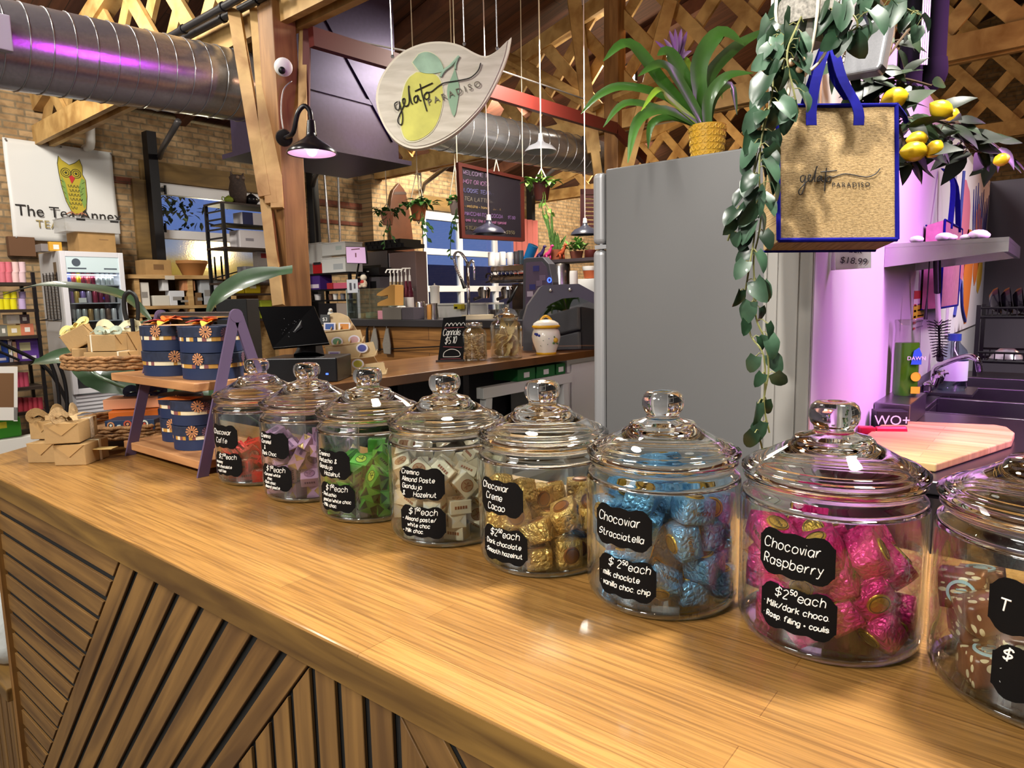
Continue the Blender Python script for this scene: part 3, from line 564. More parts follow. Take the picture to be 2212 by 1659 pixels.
ink = [mat('red_ink', '7a1512', .5), mat('plum_ink', '6a4468', .5), mat('green_ink', '2f4a12', .5), mat('brown_ink', '8a4a2a', .5), mat('dark_copper_ink', '5c2f14', .4), mat('dark_gold_ink', '5a4212', .4), mat('dark_gold_ink', '5a4212', .4), mat('cocoa_ink', '3c1c14', .5)]
pale = [mat('red_side', 'c03a2c', .35, .2), foil('gold_fold', 'c8a06a', .35, .6, .3), foil('dark_green_fold', '1f4d24', .3, .4, .2), mat('white_fold', 'd8d2c6', .45)]
order = ['first', 'second', 'third', 'fourth', 'fifth', 'sixth', 'seventh', 'eighth']
wh = ['beside the tiered stand', 'second along the row', 'third along the row', 'fourth along the row', 'fifth along the row', 'sixth along the row', 'with the raspberry label', 'at the near end']
for i, kd in enumerate(kinds):
    d = dims[i]; cube_ = i < 4
    if cube_:
        mb = MB(); mb.box((0, 0, 0), d, k=0); f0 = list(mb.b.faces)
        for f in f0:
            if abs(f.normal.x) > .9 or abs(f.calc_center_median().x) > d[0]*.4: f.material_index = 1
        for sgn in (-1, 1):   # folded paper points at both ends
            x = sgn*d[0]/2; e = sgn*.0012
            mb.face([(x+e*.3, -d[1]/2, d[2]/2), (x+e*.3, d[1]/2, d[2]/2), (x+e, 0, -d[2]*.12)], 0); mb.face([(x+e*.3, -d[1]/2, -d[2]/2), (x+e*.8, 0, d[2]*.1), (x+e*.3, d[1]/2, -d[2]/2)], 0)
        proto = mb.build('wrapped_chocolate', [foils[i], pale[i]], None, bevel=.0012, world=True)
        b2 = MB(); b2.lathe([(0, 0), (.0095, 0), (.0095, .0004), (0, .0005)], (0, 0, d[2]/2), 20, k=0); b2.lathe([(.0092, .0004), (.0104, .0004), (.0104, .0006), (.0092, .0006)], (0, 0, d[2]/2), 20, k=1, closed=True)
        q = random.Random(i)
        for k in range(9): a = q.uniform(0, 6.3); r1 = q.uniform(.001, .007); b2.box((r1*math.cos(a), r1*math.sin(a), d[2]/2+.0007), (.004, .0011, .0006), a, k=1)
        for s in (-1, 1):      # printed word bars on the long sides
            for k in range(5): b2.box((-.0085+k*.0042, s*(d[1]/2+.0002), 0), (.003, .0006, .0048), k=1)
        st = b2.build('printed_seal', [stick[i], ink[i]], proto)
    else:
        BU = .17; proto = wrapped(d, BU).build('wrapped_chocolate', foils[i], None, smooth=True, world=True)
        b2 = MB(); z0 = d[2]/2*(1+.32*BU)+.0002; y0 = -d[1]/2*(1+.32*BU)-.0003
        if i == 7:
            b2.lathe([(.0105, -.001), (.0105, .0012), (.0132, .0010), (.0132, -.001)], (0, 0, z0), 26, k=0, closed=True)
            for k in (-1, 0, 1): b2.box((0, k*.0036, z0+.0006), (.0125-abs(k)*.004, .0008, .0016), k=0)
        else:
            b2.lathe([(0, .0016), (.0085, .0013), (.012, .0006), (.0126, -.001)], (0, 0, z0), 26, k=0)
            b2.lathe([(.0098, .0010), (.0098, .0017), (.0107, .0015), (.0107, .0008)], (0, 0, z0), 26, k=1, closed=True)
            b2.lathe([(0, -.0016), (.0085, -.0013), (.012, -.0006), (.0126, .001)], (0, 0, -z0), 26, k=0); b2.lathe([(.0098, -.0010), (.0098, -.0017), (.0107, -.0015), (.0107, -.0008)], (0, 0, -z0), 26, k=1, closed=True)
            hand(b2, [('Venchi' if i != 7 else '', -.0075, -.0015, .004, 0)], lambda x, y, z0=z0: V((x, y, z0+.0018)), .00032, .1, 4, 2, 1, k=1)
            hand(b2, [('Venchi', -.011, -.003, .006, 0)], lambda x, y: V((x, y0, y)), .0004, .1, 4, 2, 1, k=1)
        st = b2.build('round_sticker' if i < 7 else 'printed_ring', [stick[i], ink[i]], proto, smooth=AUTO)
    for a in (proto, st):
        if '_w' in a: del a['_w']
    st.matrix_parent_inverse = Mx.Identity(4)
    first = True
    for (x, y, z, ex, ey, ez) in candles[i]:
        if z/1000 > kd['zmax']: continue
        o = proto if first else copy_tree(proto); first = False
        o.location = (JX[i]+x*.00098, JY[i]+y*.00098, CZ+.0085+z/1000); o.rotation_euler = (ex/100, ey/100, ez/100)
        if cube_ is False and (x*3+y) % 2: o.rotation_euler = (Euler((ex/100, ey/100, ez/100)).to_matrix()@Euler((PI/2, 0, 0)).to_matrix()@Mx.Diagonal((1, 1, 1))).to_euler() if abs(d[1]-d[2]) < .007 else o.rotation_euler
        tag(o, f"{kd['n']} piled in the glass jar {wh[i]}", 'chocolate', f"{kd['n']}s in the {order[i]} jar")
# ---------------------------------------------------------------- the hall
brick = staves('buff_brick', ('b09470', '957855'), .23, .078, (9, 9, 1), .9, (1, 2), 0, .35, .011, '82735c')
brickb = staves('buff_brick_back', ('a98d68', '8d7250'), .23, .078, (9, 9, 1), .9, (0, 2), 0, .35, .011, '82735c')
redbrick = staves('red_brick', ('7c4634', '6a3a2c'), .23, .078, (9, 9, 1), .9, (1, 2), 0, .3, .008, '5a4030')
concrete = mat('concrete', '55524e', .7, var=.15, vs=2)
m = MB(); m.span((-9.3, -5, -.1), (9.3, 15.2, 0)); struct(m.build('floor', concrete, None, world=True))
WZ = 3.95
wy = [(3.40, 5.75, 3.09), (8.38, 11.7, 3.16)]
m = MB(); y = -5
for a, b, zt in wy:
    m.span((-9.3, y, 0), (-9, a, WZ)); m.span((-9.3, a, zt), (-9, b, WZ)); y = b
m.span((-9.3, y, 0), (-9, 15, WZ)); struct(m.build('wall_left', brick, None, world=True))
m = MB(); m.prism([(-9.3, 15, 0), (9.3, 15, 0), (9.3, 15, 3.98), (0, 15, 6.58), (-9.3, 15, 3.98)], (0, .2, 0)); struct(m.build('wall_back', brickb, None, world=True))
m = MB(); m.span((9, -5, 0), (9.3, 15, WZ)); struct(m.build('wall_right', brick, None, world=True))
m = MB()
for s in (-1, 1): m.hexa([(s*9.6, -5, 3.92), (0, -5, 6.6), (0, 15.2, 6.6), (s*9.6, 15.2, 3.92), (s*9.6, -5, 4.02), (0, -5, 6.72), (0, 15.2, 6.72), (s*9.6, 15.2, 4.02)])
struct(m.build('ceiling', darkdeck, None, world=True))
m = MB(); m.span((-9.02, 5.9, 3.02), (-8.975, 8.3, 3.12)); m.span((-9.02, 5.9, 2.74), (-8.98, 8.3, 2.8)); m.span((-9.02, 2.95, 3.02), (-8.98, 3.3, 3.1)); struct(m.build('trim_1', redbrick, None, world=True))
m = MB(); m.span((-9.08, 6.95, 0), (-8.7, 8.1, 3.7)); struct(m.build('pillar', brick, None, world=True))
# rafters under the deck
raf = wood('dark_rafter', '4a2a1c', '6b3f2a', (1, 1, 1), 4, .7)
for yy in (3.9, 5.4, 8.7, 10.3):
    m = MB(); m.beam((-9, yy, 3.98), (0, yy, 6.46), .12, .2); struct(m.build('beam', raf, None, world=True))
# lattice trusses
def truss(Y, x0, x1, zb, lab, step=.62):
    T = thing('roof_truss', lab, 'truss', (0, Y, zb))
    top = lambda x: 6.28-abs(x)*.272
    m = MB(); m.beam((x0, Y-.07, zb), (x1, Y-.07, zb+.10), .06, .22); m.beam((x0, Y+.07, zb), (x1, Y+.07, zb+.10), .06, .22); m.build('bottom_chord', lumber, T)
    m = MB()
    for a, b in ((x0, 0), (0, x1)):
        if a < b: m.beam((a, Y, top(a)), (b, Y, top(b)), .16, .2)
    m.build('top_chord', lumber, T)
    k = 0; x = x0
    while x < x1:
        for s in (1, -1):
            xb = x if s > 0 else x+.25; zt = None; L = .2
            while L < 6 and zb+.1+L*1.15 < top(xb+s*L): L += .05
            xe = xb+s*L
            if L > .3 and x0-.2 < xe < x1+.4:
                m = MB(); m.beam((xb, Y+s*.025, zb+.05), (xe, Y+s*.025, zb+.05+L*1.15), .15, .04, up=(0, 1, 0)); 
                m.build('web_plank', lumber, T)
        x += step
    return T
truss(2.22, -8.98, 1.5, 3.46, 'pine lattice roof truss above the near timber post')
truss(7.1, -8.68, 5.2, 3.62, 'pine lattice roof truss above the hanging chalk menu')
truss(11.9, -8.98, 5.2, 3.7, 'farthest pine lattice roof truss')
# timber posts
def board(p0, p1, w, m_=None, t=.05, par=None, name='brace'):
    m = MB(); m.beam(p0, p1, t, w, up=RT); return m.build(name, m_ or lumber, par)
P1 = thing('timber_post', 'thick timber post with a fan of braces behind the touchscreen till', 'post', (-3.9, 2.2, 0))
pw = wood('post_wood', '7a5330', 'a87a48', (6, 6, .7), 2.5, .55)
m = MB(); c_ = at(619, 400, d=4.98); m.box((c_.x, c_.y, 2.4), (.19, .19, 4.8)); m.build('post', pw, P1, bevel=.008)
for (u0, v0, u1, v1, w) in ((506, 20, 574, 425, .088), (573, 418, 602, 660, .075), (553, 10, 588, 440, .085), (591, -40, 600, 450, .085), (656, 70, 655, 330, .06)): board(at(u0, v0, d=4.93), at(u1, v1, d=4.86), w, None, .05, P1)
m = MB(); m.beam(at(664, -20, d=4.9), at(660, 330, d=4.9), .03, .05, up=RT); m.build('steel_strap', mat('oxide_paint', '5a1c16', .5), P1)
E1 = thing('dome_camera', 'white dome security camera with a dark lens on the timber post', 'camera', at(612, 145, d=4.72))
m = MB(); Q = (CAM-at(612, 145, d=4.72)).to_track_quat('Z', 'Y').to_matrix(); m.lathe([(0, 0), (.062, 0), (.06, .008), (.03, .02), (0, .024)], at(612, 145, d=4.72), 24, M=Q); m.build('dome', whiteplastic, E1, smooth=True)
m = MB(); m.lathe([(0, 0), (.024, 0), (.022, .005), (0, .006)], at(609, 152, d=4.695), 18, M=Q); m.build('lens', black, E1, smooth=True)
P2 = thing('timber_post', 'far timber post with splayed braces rising behind the grey fridge', 'post', (-4.0, 7.05, 0))
m = MB(); p = at(1324, 340, y=6.95); m.box((p.x, 7.0, 2.55), (.2, .2, 5.1)); m.build('post', pw, P2, bevel=.008)
for (u0, v0, u1, v1, w) in ((1240, 0, 1283, 330, .17), (1448, 0, 1352, 370, .15), (1276, 262, 1292, 380, .11), (1088, 120, 1290, 232, .16), (1490, 150, 1330, 215, .15)): board(at(u0, v0, y=6.9), at(u1, v1, y=6.9), w, None, .06, P2)
oxide = mat('oxide_paint', '5a1c16', .5)
m = MB(); a, b = at(672, 80, x=-3.7), at(1330, 278, x=-3.7); m.beam(a, b, .06, .13); m.beam(b, at(1392, 345, x=-3.7), .06, .11); tag(m.build('steel_beam', oxide, None), 'oxide red steel beam passing behind the lemon sign', 'beam')
m = MB(); m.tube([at(735, 83, x=-3.75), at(1060, 145, x=-3.75), at(1260, 118+95, x=-3.75)], .008, 6); tag(m.build('conduit', mat('grey_pipe', '8f8b88', .4, .6), None), 'thin grey conduit running above the red steel beam', 'pipe')
# ducts
galv = mat('galvanised_steel', 'aaa9ab', .24, .8, var=.10, vs=60, bump=.02, bs=90)
plen = mat('plenum_steel', '30273c', .4, .5, var=.1, vs=30)
def duct(p0, p1, r, lab, seams):
    D = thing('spiral_duct', lab, 'duct', p0)
    p0, p1 = V(p0), V(p1); d = (p1-p0); L = d.length; d.normalize(); a = d.cross(V((0, 0, 1))).normalized(); b = a.cross(d)
    m = MB(); m.cyl(p0, p1, r, None, 64); m.build('duct_pipe', galv, D, smooth=.7)
    m = MB(); n = seams; pts = []
    for i in range(n*28+1):
        t = i/(n*28); an = 2*PI*i/28; pts.append(p0+d*(L*t)+(a*math.cos(an)+b*math.sin(an))*(r+.002))
    m.tube(pts, .0045, 4); m.build('spiral_seam', galv, D, smooth=True)
    return D
XD = -4.6
duct(at(-190, 62, x=XD), at(640, 208, x=XD), .262, 'wide spiral duct with a magenta glint across the upper left', 20)
duct(at(690, 222, x=XD), at(1330, 350, x=XD), .235, 'spiral duct running behind the lemon sign to the far post', 26)
m = MB(); q = at(0, 70, x=-4.3); m.box(q+V((0, -.1, 0)), (.06, .3, .2)); tag(m.build('duct_box', mat('pale_grey', 'bcbcc2', .4), None, bevel=.005), 'small pale grey box fixed on the wide duct', 'box')
PL = thing('air_plenum', 'big sheet metal plenum lit violet behind the timber post', 'duct', (-4.8, 3.1, 3.1))
zb = at(745, 322, x=-4.3).z
m = MB(); m.span((-5.1, 2.42, zb), (-4.3, 3.62, 4.75)); m.build('plenum_box', plen, PL, bevel=.004)
m = MB(); m.span((-5.2, 2.38, zb-.05), (-4.24, 3.72, zb-.01)); m.build('flange', plen, PL)
m = MB(); m.beam((-4.288, 2.45, 4.3), (-4.288, 3.55, zb+.15), .012, .03); m.span((-4.3, 2.4, zb+.42), (-4.285, 3.64, zb+.46)); m.build('stiffener', plen, PL)
# black pipes in the roof
bp = mat('black_pipe', '1c1b1f', .45)
for k, (v0, v1) in enumerate(((92, -42), (110, -15))):
    m = MB(); m.tube([at(345, v0, y=1.95+.1*k), at(585, v1, y=1.95+.1*k)], .028, 12)
    for t in (.25, .62, .9):
        p = at(345, v0, y=1.95+.1*k).lerp(at(585, v1, y=1.95+.1*k), t); m.tube([p-V((.012, 0, 0)), p+V((.012, 0, 0))], .036, 12)
    tag(m.build('black_pipe', bp, None, smooth=AUTO), ('upper' if k == 0 else 'lower')+' of two black pipes above the wide duct', 'pipe')
for (u0, v0, u1, v1, x, r, lab) in ((192, 240, 196, 318, -8.8, .05, 'white plastic drain pipe above the owl banner'),):
    m = MB(); p_ = at(u1, v1-12, x=x); m.tube([at(u0, v0-60, x=x), p_, p_+V((-.03, 0, -.05)), p_+V((-.21, 0, -.06))], r, 12); tag(m.build('pipe', white, None, smooth=AUTO), lab, 'pipe')
for (u0, v0, u1, v1, lab) in ((699, 355, 712, 525, 'left galvanised conduit on the brick pillar'), (729, 345, 735, 525, 'right galvanised conduit on the brick pillar')):
    m = MB(); m.tube([at(u0, v0, x=-8.66), at(u1, v1, x=-8.66)], .02, 8); tag(m.build('wall_conduit', galv, None, smooth=AUTO), lab, 'pipe')
# dark steel uprights beside the windows
for (u, v0, v1, br, lab) in ((322, 285, 560, (345, 340, 385, 262), 'dark steel upright left of the first window'), (672, 330, 545, (676, 400, 700, 345), 'dark steel upright behind the timber post'), (899, 355, 545, (912, 415, 975, 352), 'dark steel upright beside the leaning surfboard'), (1147, 395, 545, (1150, 420, 1205, 358), 'dark steel upright right of the chalk menu')):
    T_ = thing('steel_upright', lab, 'upright', at(u, v1, x=-8.86))
    a, b = at(u, v0, x=-8.86), at(u+8, v1, x=-8.86); m = MB(); m.span((-8.95, a.y-.06, .0), (-8.80, a.y+.06, a.z)); m.build('upright', blackmetal, T_)
    m = MB(); m.tube([at(br[0], br[1], x=-8.8), at(br[0]+5, br[1]-18, x=-8.4), at(br[2], br[3], x=-7.2)], .035, 8); m.build('knee_brace', mat('grey_brace', '5d5a5c', .4, .5), T_, smooth=True)
# windows in the left wall
pane = glass('window_pane', 'dfe6f2', .06, .6, 3)
frost = mat('misted_pane', 'f4ead0', .32, trans=1., ior=1.1, bump=.6, bs=45)
winwhite = mat('window_white', 'e9e9ee', .4)
def window(i, y0, y1, zt, cols, rails, frosted):
    Wn = thing(f'window_{i}', ('white glazed garage door left of the timber post', 'white glazed garage door behind the bar')[i-1], 'window', (-9.1, (y0+y1)/2, 0)); Wn['kind'] = 'structure'
    m = MB(); st = .14
    m.span((-9.12, y0, 0), (-9.02, y0+st, zt)); m.span((-9.12, y1-st, 0), (-9.02, y1, zt))
    for z, h in rails: m.span((-9.12, y0, z-h/2), (-9.015, y1, z+h/2))
    cw = (y1-y0)/cols
    for k in range(1, cols): m.span((-9.12, y0+cw*k-.05, 0), (-9.02, y0+cw*k+.05, zt))
    m.build('window_frame', winwhite, Wn, bevel=.006)
    zs = [r[0] for r in rails]
    for a in range(len(zs)-1):
        for k in range(cols):
            m = MB(); m.span((-9.085, y0+cw*k+.04, min(zs[a], zs[a+1])), (-9.075, y0+cw*(k+1)-.04, max(zs[a], zs[a+1]))); m.build('pane', frost if frosted(a, k) else pane, Wn)
    return Wn
W1 = window(1, 3.40, 5.75, 3.09, 1, [(3.02, .16), (2.41, .12), (1.78, .12), (1.1, .12), (.1, .2)], lambda a, k: a == 1)
for v in (410, 492):
    q = at(346, v, x=-9.0); m = MB(); m.box(q+V((.02, 0, 0)), (.03, .12, .05)); m.cyl(q+V((.04, .05, -.06)), q+V((.04, .05, .06)), .018, None, 8); m.build('hinge', blackmetal, W1)
W2 = window(2, 8.38, 11.7, 3.16, 3, [(3.08, .18), (2.38, .12), (1.66, .12), (1.0, .12), (.1, .2)], lambda a, k: False)
hdr = wood('header_wood', '5a4526', '86693a', (4, .8, 4), 2, .7)
for k, (a, b, zt) in enumerate(wy):
    m = MB(); m.span((-9.04, a-.1, zt+.005), (-8.96, b+.1, zt+.26)); tag(m.build('header_beam', hdr, None), ('olive wooden header over the left garage door', 'olive wooden header over the garage door behind the bar')[k], 'beam')
    m = MB(); m.span((-9.03, a-.22, 0), (-8.94, a-.03, zt)); tag(m.build('door_jamb', hdr, None), ('olive wooden jamb beside the left garage door', 'olive wooden jamb beside the far garage door')[k], 'jamb')
# outside, behind the panes
m = MB(); m.span((-40, -12, -.12), (-9.3, 30, -.02)); struct(m.build('ground', mat('asphalt', '2c3038', .8), None, world=True))
TR = thing('garden_tree', 'dark leafy tree outside the left garage door', 'tree', (-13.5, 4.9, 0))
m = MB(); q = random.Random(5); m.tube([(-13.5, 4.9, 0), (-13.4, 5.1, 2.2), (-13.5, 5.6, 4.0)], [.16, .13, .05], 8); m.build('trunk', mat('bark', '3a2c22', .9), TR)
m = MB()
for k in range(1500):
    a = V((q.gauss(0, .7), q.gauss(0, .75), q.gauss(0, .55)))+V((-13.5, 5.0, 4.0)); m.leaf(a, (q.uniform(-1, 1), q.uniform(-1, 1), q.uniform(-1, .3)), (0, 0, 1), .17, .09, nl=2)
o = m.build('crown', mat('night_leaf', '31402c', .7), TR); o['kind'] = 'stuff'
light('pane_glow_light', 'POINT', (-11.3, 5.50, 2.39), 160, (1, .78, .42), .2)  # added point light for the yellow glow in the misted pane
m = MB(); m.span((-12.6, 1.5, 0), (-12.4, 9.5, 2.35)); tag(m.build('pane_glow_hedge', mat('hedge_green', '8f8a55', .9, var=.5, vs=9, bump=.8, bs=14), None), 'pale hedge slab added for the pane glow outside the left garage door', 'hedge')  # pale slab put in behind the misted pane to turn it yellowish
SL = thing('pane_glow_lamp', 'warm lamp added to make the misted lower pane glow', 'lamp', (-11.6, 5.50, 0))  # made-up lamp, placed where the pane should glow
m = MB(); m.tube([(-11.6, 5.50, 0), (-11.6, 5.50, 2.19)], .04, 8); m.build('glow_lamp_stem', blackmetal, SL)
m = MB(); m.ball((-11.6, 5.50, 2.39), .24, 16); m.build('lamp_globe', mat('lamp_glow', 'ffe9b0', .5, emit='ffdf9a', es=14), SL, smooth=True)
m = MB(); m.span((-17.5, 9, 0), (-17, 26, 2.7)); tag(m.build('outbuilding', mat('night_wall', '4a5a9a', .8), None), 'dim blue building outside the garage door behind the bar', 'building')
# wall lamp on the post
def shade_prof(r, h): return [(r*.17, h), (r*.2, h*.86), (r*.32, h*.72), (r*.7, h*.42), (r*.94, h*.2), (r, h*.05), (r*1.0, 0), (r*.97, .0), (r*.92, h*.16), (r*.66, h*.38), (r*.28, h*.66), (0, h*.70)]
q = at(674, 333, d=4.55)
WL = thing('wall_lamp', 'black gooseneck wall lamp with a glowing shade on the timber post', 'lamp', q)
m = MB(); m.lathe(shade_prof(.165, .135), q, 40, k=0)
for f in m.b.faces: f.material_index = 0
m.build('lamp_shade', mat('gloss_black', '1a181b', .25), WL, smooth=AUTO)
m = MB(); m.lathe([(.0, .062), (.09, .045), (.156, .004)], q, 40); m.build('shade_lining', mat('shade_lining', 'e3b8da', .5, emit='f2c8e6', es=.12), WL, smooth=True)
m = MB(); b0 = at(614, 298, d=4.72); m.tube(catmull([b0, at(622, 296, d=4.66), at(634, 285, d=4.6), at(643, 245, d=4.56), at(657, 229, d=4.55), at(669, 240, d=4.55), at(672, 262, d=4.55)], 5), .016, 10); m.build('gooseneck', mat('gloss_black', '1a181b', .25), WL, smooth=True)
m = MB(); m.cyl(at(672, 262, d=4.55), at(673, 292, d=4.55), .028, .036, 14); m.build('socket', mat('gloss_black', '1a181b', .25), WL, smooth=AUTO)
m = MB(); m.lathe([(0, 0), (.06, 0), (.055, .02), (0, .03)], b0, 20, M=Q); m.build('wall_plate', mat('gloss_black', '1a181b', .25), WL, smooth=AUTO)
m = MB(); m.tube(catmull([at(612, 282, d=4.74), at(607, 240, d=4.76), at(612, 195, d=4.76), at(630, 175, d=4.78)], 4), .005, 6); m.build('cable', mat('grey_pipe', '8f8b88', .4, .6), WL, smooth=True)
m = MB(); m.ball(q+V((0, 0, .02)), .035, 14); m.build('bulb', mat('bulb_glow', 'fff2ff', .4, emit='fff0fb', es=3), WL, smooth=True)
light('wall_lamp_bulb', 'POINT', q+V((0, 0, -.03)), 1.6, (1, .78, .9), .05)
# pendants
def pendant(u, v, d, r, vtop, lab, col, lit=False):
    q = at(u, v, d=d); T_ = thing('pendant_lamp', lab, 'lamp', q, 0, 'pendant lamps over the bar')
    g = mat('shade_'+col, col, .28)
    m = MB(); m.lathe([(r*.16, r*.78), (r*.2, r*.62), (r*.36, r*.5), (r*.74, r*.34), (r*.97, r*.1), (r, 0), (r*.97, .0), (r*.72, r*.3), (r*.3, r*.46), (0, r*.5)], q, 36); m.build('lamp_shade', g, T_, smooth=AUTO)
    m = MB(); m.cyl(q+V((0, 0, r*.76)), q+V((0, 0, r*1.1)), r*.16, r*.12, 12); m.build('socket', whiteplastic, T_, smooth=AUTO)
    e = V((q.x, q.y, CEIL(q.x))); m = MB(); m.tube([q+V((0, 0, r)), e], .006, 6); m.build('cord', mat('pale_cord', 'b9a8a8', .6), T_)
pendant(1168, 328, 7.6, .18, 60, 'pale pendant lamp hanging in front of the right hand duct', 'aeb0ba')
pendant(1056, 505, 6.6, .165, 0, 'dark pendant lamp hanging in front of the chalk menu', '2c2b3c')
pendant(1264, 507, 6.9, .15, 0, 'dark pendant lamp half hidden by the fridge edge', '33343f')
FL = thing('flood_lamp', 'small dazzling white flood lamp under the roof behind the bromeliad', 'lamp', at(1360, 160, d=9.0))
m = MB(); m.box(at(1360, 160, d=9), (.13, .08, .2)); m.build('lamp_face', mat('flood_glow', 'ffffff', .4, emit='fff6e6', es=30), FL, bevel=.02)
m = MB(); m.box(at(1363, 157, d=9.08), (.16, .08, .24)); m.build('housing', black, FL, bevel=.01)
light('flood_bulb', 'POINT', at(1350, 165, d=8.7), 28, (1, .9, .75), .06)
# owl banner
bq = [at(5, 300, x=-8.93), at(237, 322, x=-8.93), at(262, 517, x=-8.93), at(25, 517, x=-8.93)]
BA = thing('tea_banner', 'white vinyl banner with a yellow owl on the brick wall', 'banner', (bq[3]+bq[2])/2)
y0, y1, z0, z1 = bq[0].y, bq[1].y+.02, bq[3].z, bq[0].z+.02
m = MB(); m.grid(lambda a, b: V((-8.93+.02*math.sin(a*7+b*5)*math.sin(b*3), y0+(y1-y0)*a, z0+(z1-z0)*b)), 24, 20); o = m.build('banner_sheet', mat('banner_vinyl', 'd9d9d8', .45), BA, smooth=True, solid=.004)
bw, bh = y1-y0, z1-z0
BM = lambda a, b, e=.03: V((-8.93+e, y0+bw*a, z0+bh*b))
def flat(name, pts, m_, par, e, th=.002, fn=None):
    m = MB(); m.prism([(fn or BM)(a, b, e) for a, b in pts], (th, 0, 0)); return m.build(name, m_, par)
ow = [(.47, .88), (.50, .84), (.56, .80), (.62, .83), (.66, .87), (.68, .80), (.675, .72), (.70, .66), (.70, .5), (.68, .36), (.63, .31), (.57, .30), (.54, .33), (.50, .43), (.475, .56), (.46, .70), (.455, .8)]
flat('owl_outline', [((a-.575)*1.05+.575, (b-.58)*1.03+.58) for a, b in ow], mat('owl_line', '3a3a1c', .7), BA, .024)
flat('owl_body', ow, mat('owl_yellow', 'b5a132', .7), BA, .027)
flat('owl_wing', [(.665, .68), (.695, .66), (.69, .42), (.665, .36), (.64, .45), (.63, .58)], mat('owl_green', '7d9a4a', .7), BA, .030); flat('owl_wing', [(.475, .68), (.505, .62), (.52, .5), (.535, .36), (.505, .43), (.475, .56)], mat('owl_green', '7d9a4a', .7), BA, .030)
m = MB(); Mz = Mx.Rotation(PI/2, 3, 'Y')
for a in (.52, .615):
    for r0_, r1_, kk in ((.05, .056, 1), (.03, .036, 1), (0, .014, 1)): m.lathe([(r0_, 0), (r0_, .003), (r1_, .003), (r1_, 0)], BM(a, .72, .031), 20, M=Mz, k=0)
for a, b in [(.53+.03*(k % 4)+.012*((k//4) % 2), .60-.045*(k//4)) for k in range(22)]: m.tube([BM(a, b, .031), BM(a+.006, b-.025, .031), BM(a+.018, b-.028, .031), BM(a+.024, b-.004, .031)], .0035, 4)
for s in (-1, 1):
    for k in range(4): m.tube([BM(.575+s*(.085-.006*k), .62-.06*k, .033), BM(.575+s*(.115-.012*k), .64-.06*k, .033)], .003, 4)
m.build('owl_lines', mat('owl_line', '3a3a1c', .7), BA)
flat('owl_beak', [(.545, .68), (.575, .70), (.60, .67), (.565, .61)], mat('owl_red', 'b52a2c', .6), BA, .034)
for a in (.535, .635):
    m = MB()
    for dx_ in (-.035, 0, .035): m.tube([BM(a, .318, .03), BM(a+dx_*1.3, .29, .03)], .006, 5)
    m.build('owl_foot', mat('owl_foot', 'b5795a', .6), BA)
text('lettering', 'The Tea Annex', .166*bw/1.05, frame(BM(.535, .292, .026), (0, 1, 0), (0, 0, 1)), mat('dark_ink', '1c1716', .6), BA, .001, space=1.0)
text('lettering', 'TEA &', .115*bw/1.05, frame(BM(.36, .165, .026), (0, 1, 0), (0, 0, 1)), mat('gold_ink', '97844a', .6), BA, .001, space=1.1)
for a, b in ((.02, .98), (.98, .98), (.02, .02), (.5, .98)): m = MB(); m.ball(BM(a, b, .028), .012, 8); m.build('eyelet', mat('grey_pipe', '8f8b88', .4, .6), BA)
# ---------------------------------------------------------------- grey fridge
FZ = 1.878; fy = 1.3
FR = thing('fridge', 'tall plain grey fridge with a bromeliad on top', 'fridge', (-.35, 1.62, 0))
grey = mat('fridge_grey', '686767', .42, .1, bump=.015, bs=700)
m = MB(); m.span((-.683, fy, .03), (-.03, 1.95, FZ)); m.build('cabinet', grey, FR, bevel=.006)
zs = at(1290, 532, y=fy).z
silver = mat('fridge_silver', 'a3a2a4', .35, .35)
for z0, z1, n_ in ((zs+.006, FZ-.006, 'freezer_door'), (.06, zs-.012, 'fridge_door')):
    m = MB(); m.span((-.742, fy+.004, z0), (-.69, 1.946, z1)); o = m.build(n_, silver, FR, bevel=.018, seg=4)
    m = MB(); m.span((-.69, fy+.012, z0+.01), (-.683, 1.94, z1-.01)); m.build('door_seal', black, o)
m = MB(); m.span((-.73, fy+.004, zs-.010), (-.67, fy+.05, zs+.004)); m.cyl((-.71, fy+.02, zs-.02), (-.71, fy+.02, zs+.02), .008, None, 10); m.build('hinge', mat('fridge_silver', 'a3a2a4', .35, .35), FR)
m = MB(); m.span((-.65, 1.34, 0), (-.06, 1.9, .03)); m.build('plinth', black, FR)
# ---------------------------------------------------------------- lemon sign
SD = 2.8
sgn = lambda u, v, e=0.: at(u, v, d=SD)-FW*e
so = [(1105, 80), (1100, 108), (1086, 148), (1066, 190), (1045, 225), (1018, 256), (985, 286), (950, 307), (915, 319), (885, 320), (855, 305), (831, 275), (816, 240), (812, 205), (822, 168), (848, 130), (880, 106), (920, 92), (960, 90), (995, 98), (1025, 114), (1045, 121), (1062, 117), (1085, 100)]
SGN = thing('lemon_sign', 'hanging leaf-shaped gelato sign with a lemon painted on pale wood', 'sign', sgn(900, 322))
c0 = (950, 205)
def smooth_out(pts, n=4):
    m_ = len(pts); out = []
    for i in range(1, m_+0):
        a, b, c, d = [V((*pts[(i+k) % m_], 0)) for k in (-1, 0, 1, 2)]
        if i == m_-1: out.append((b.x, b.y)); continue
        for j in range(n):
            t = j/n; p = .5*((2*b)+(c-a)*t+(2*a-5*b+4*c-d)*t*t+(3*b-a-3*c+d)*t**3); out.append((p.x, p.y))
    return [pts[0]]+out
SO = smooth_out(so)
m = MB(); m.prism([sgn(u, v) for u, v in SO], FW*.03); m.build('sign_board', mat('sign_edge', 'e2d9c6', .5), SGN)
signwood = wood('sign_wood', 'bdb4a2', 'd8d0c0', (1, 1, 7), 5, .6, bump=.02, knots=False)
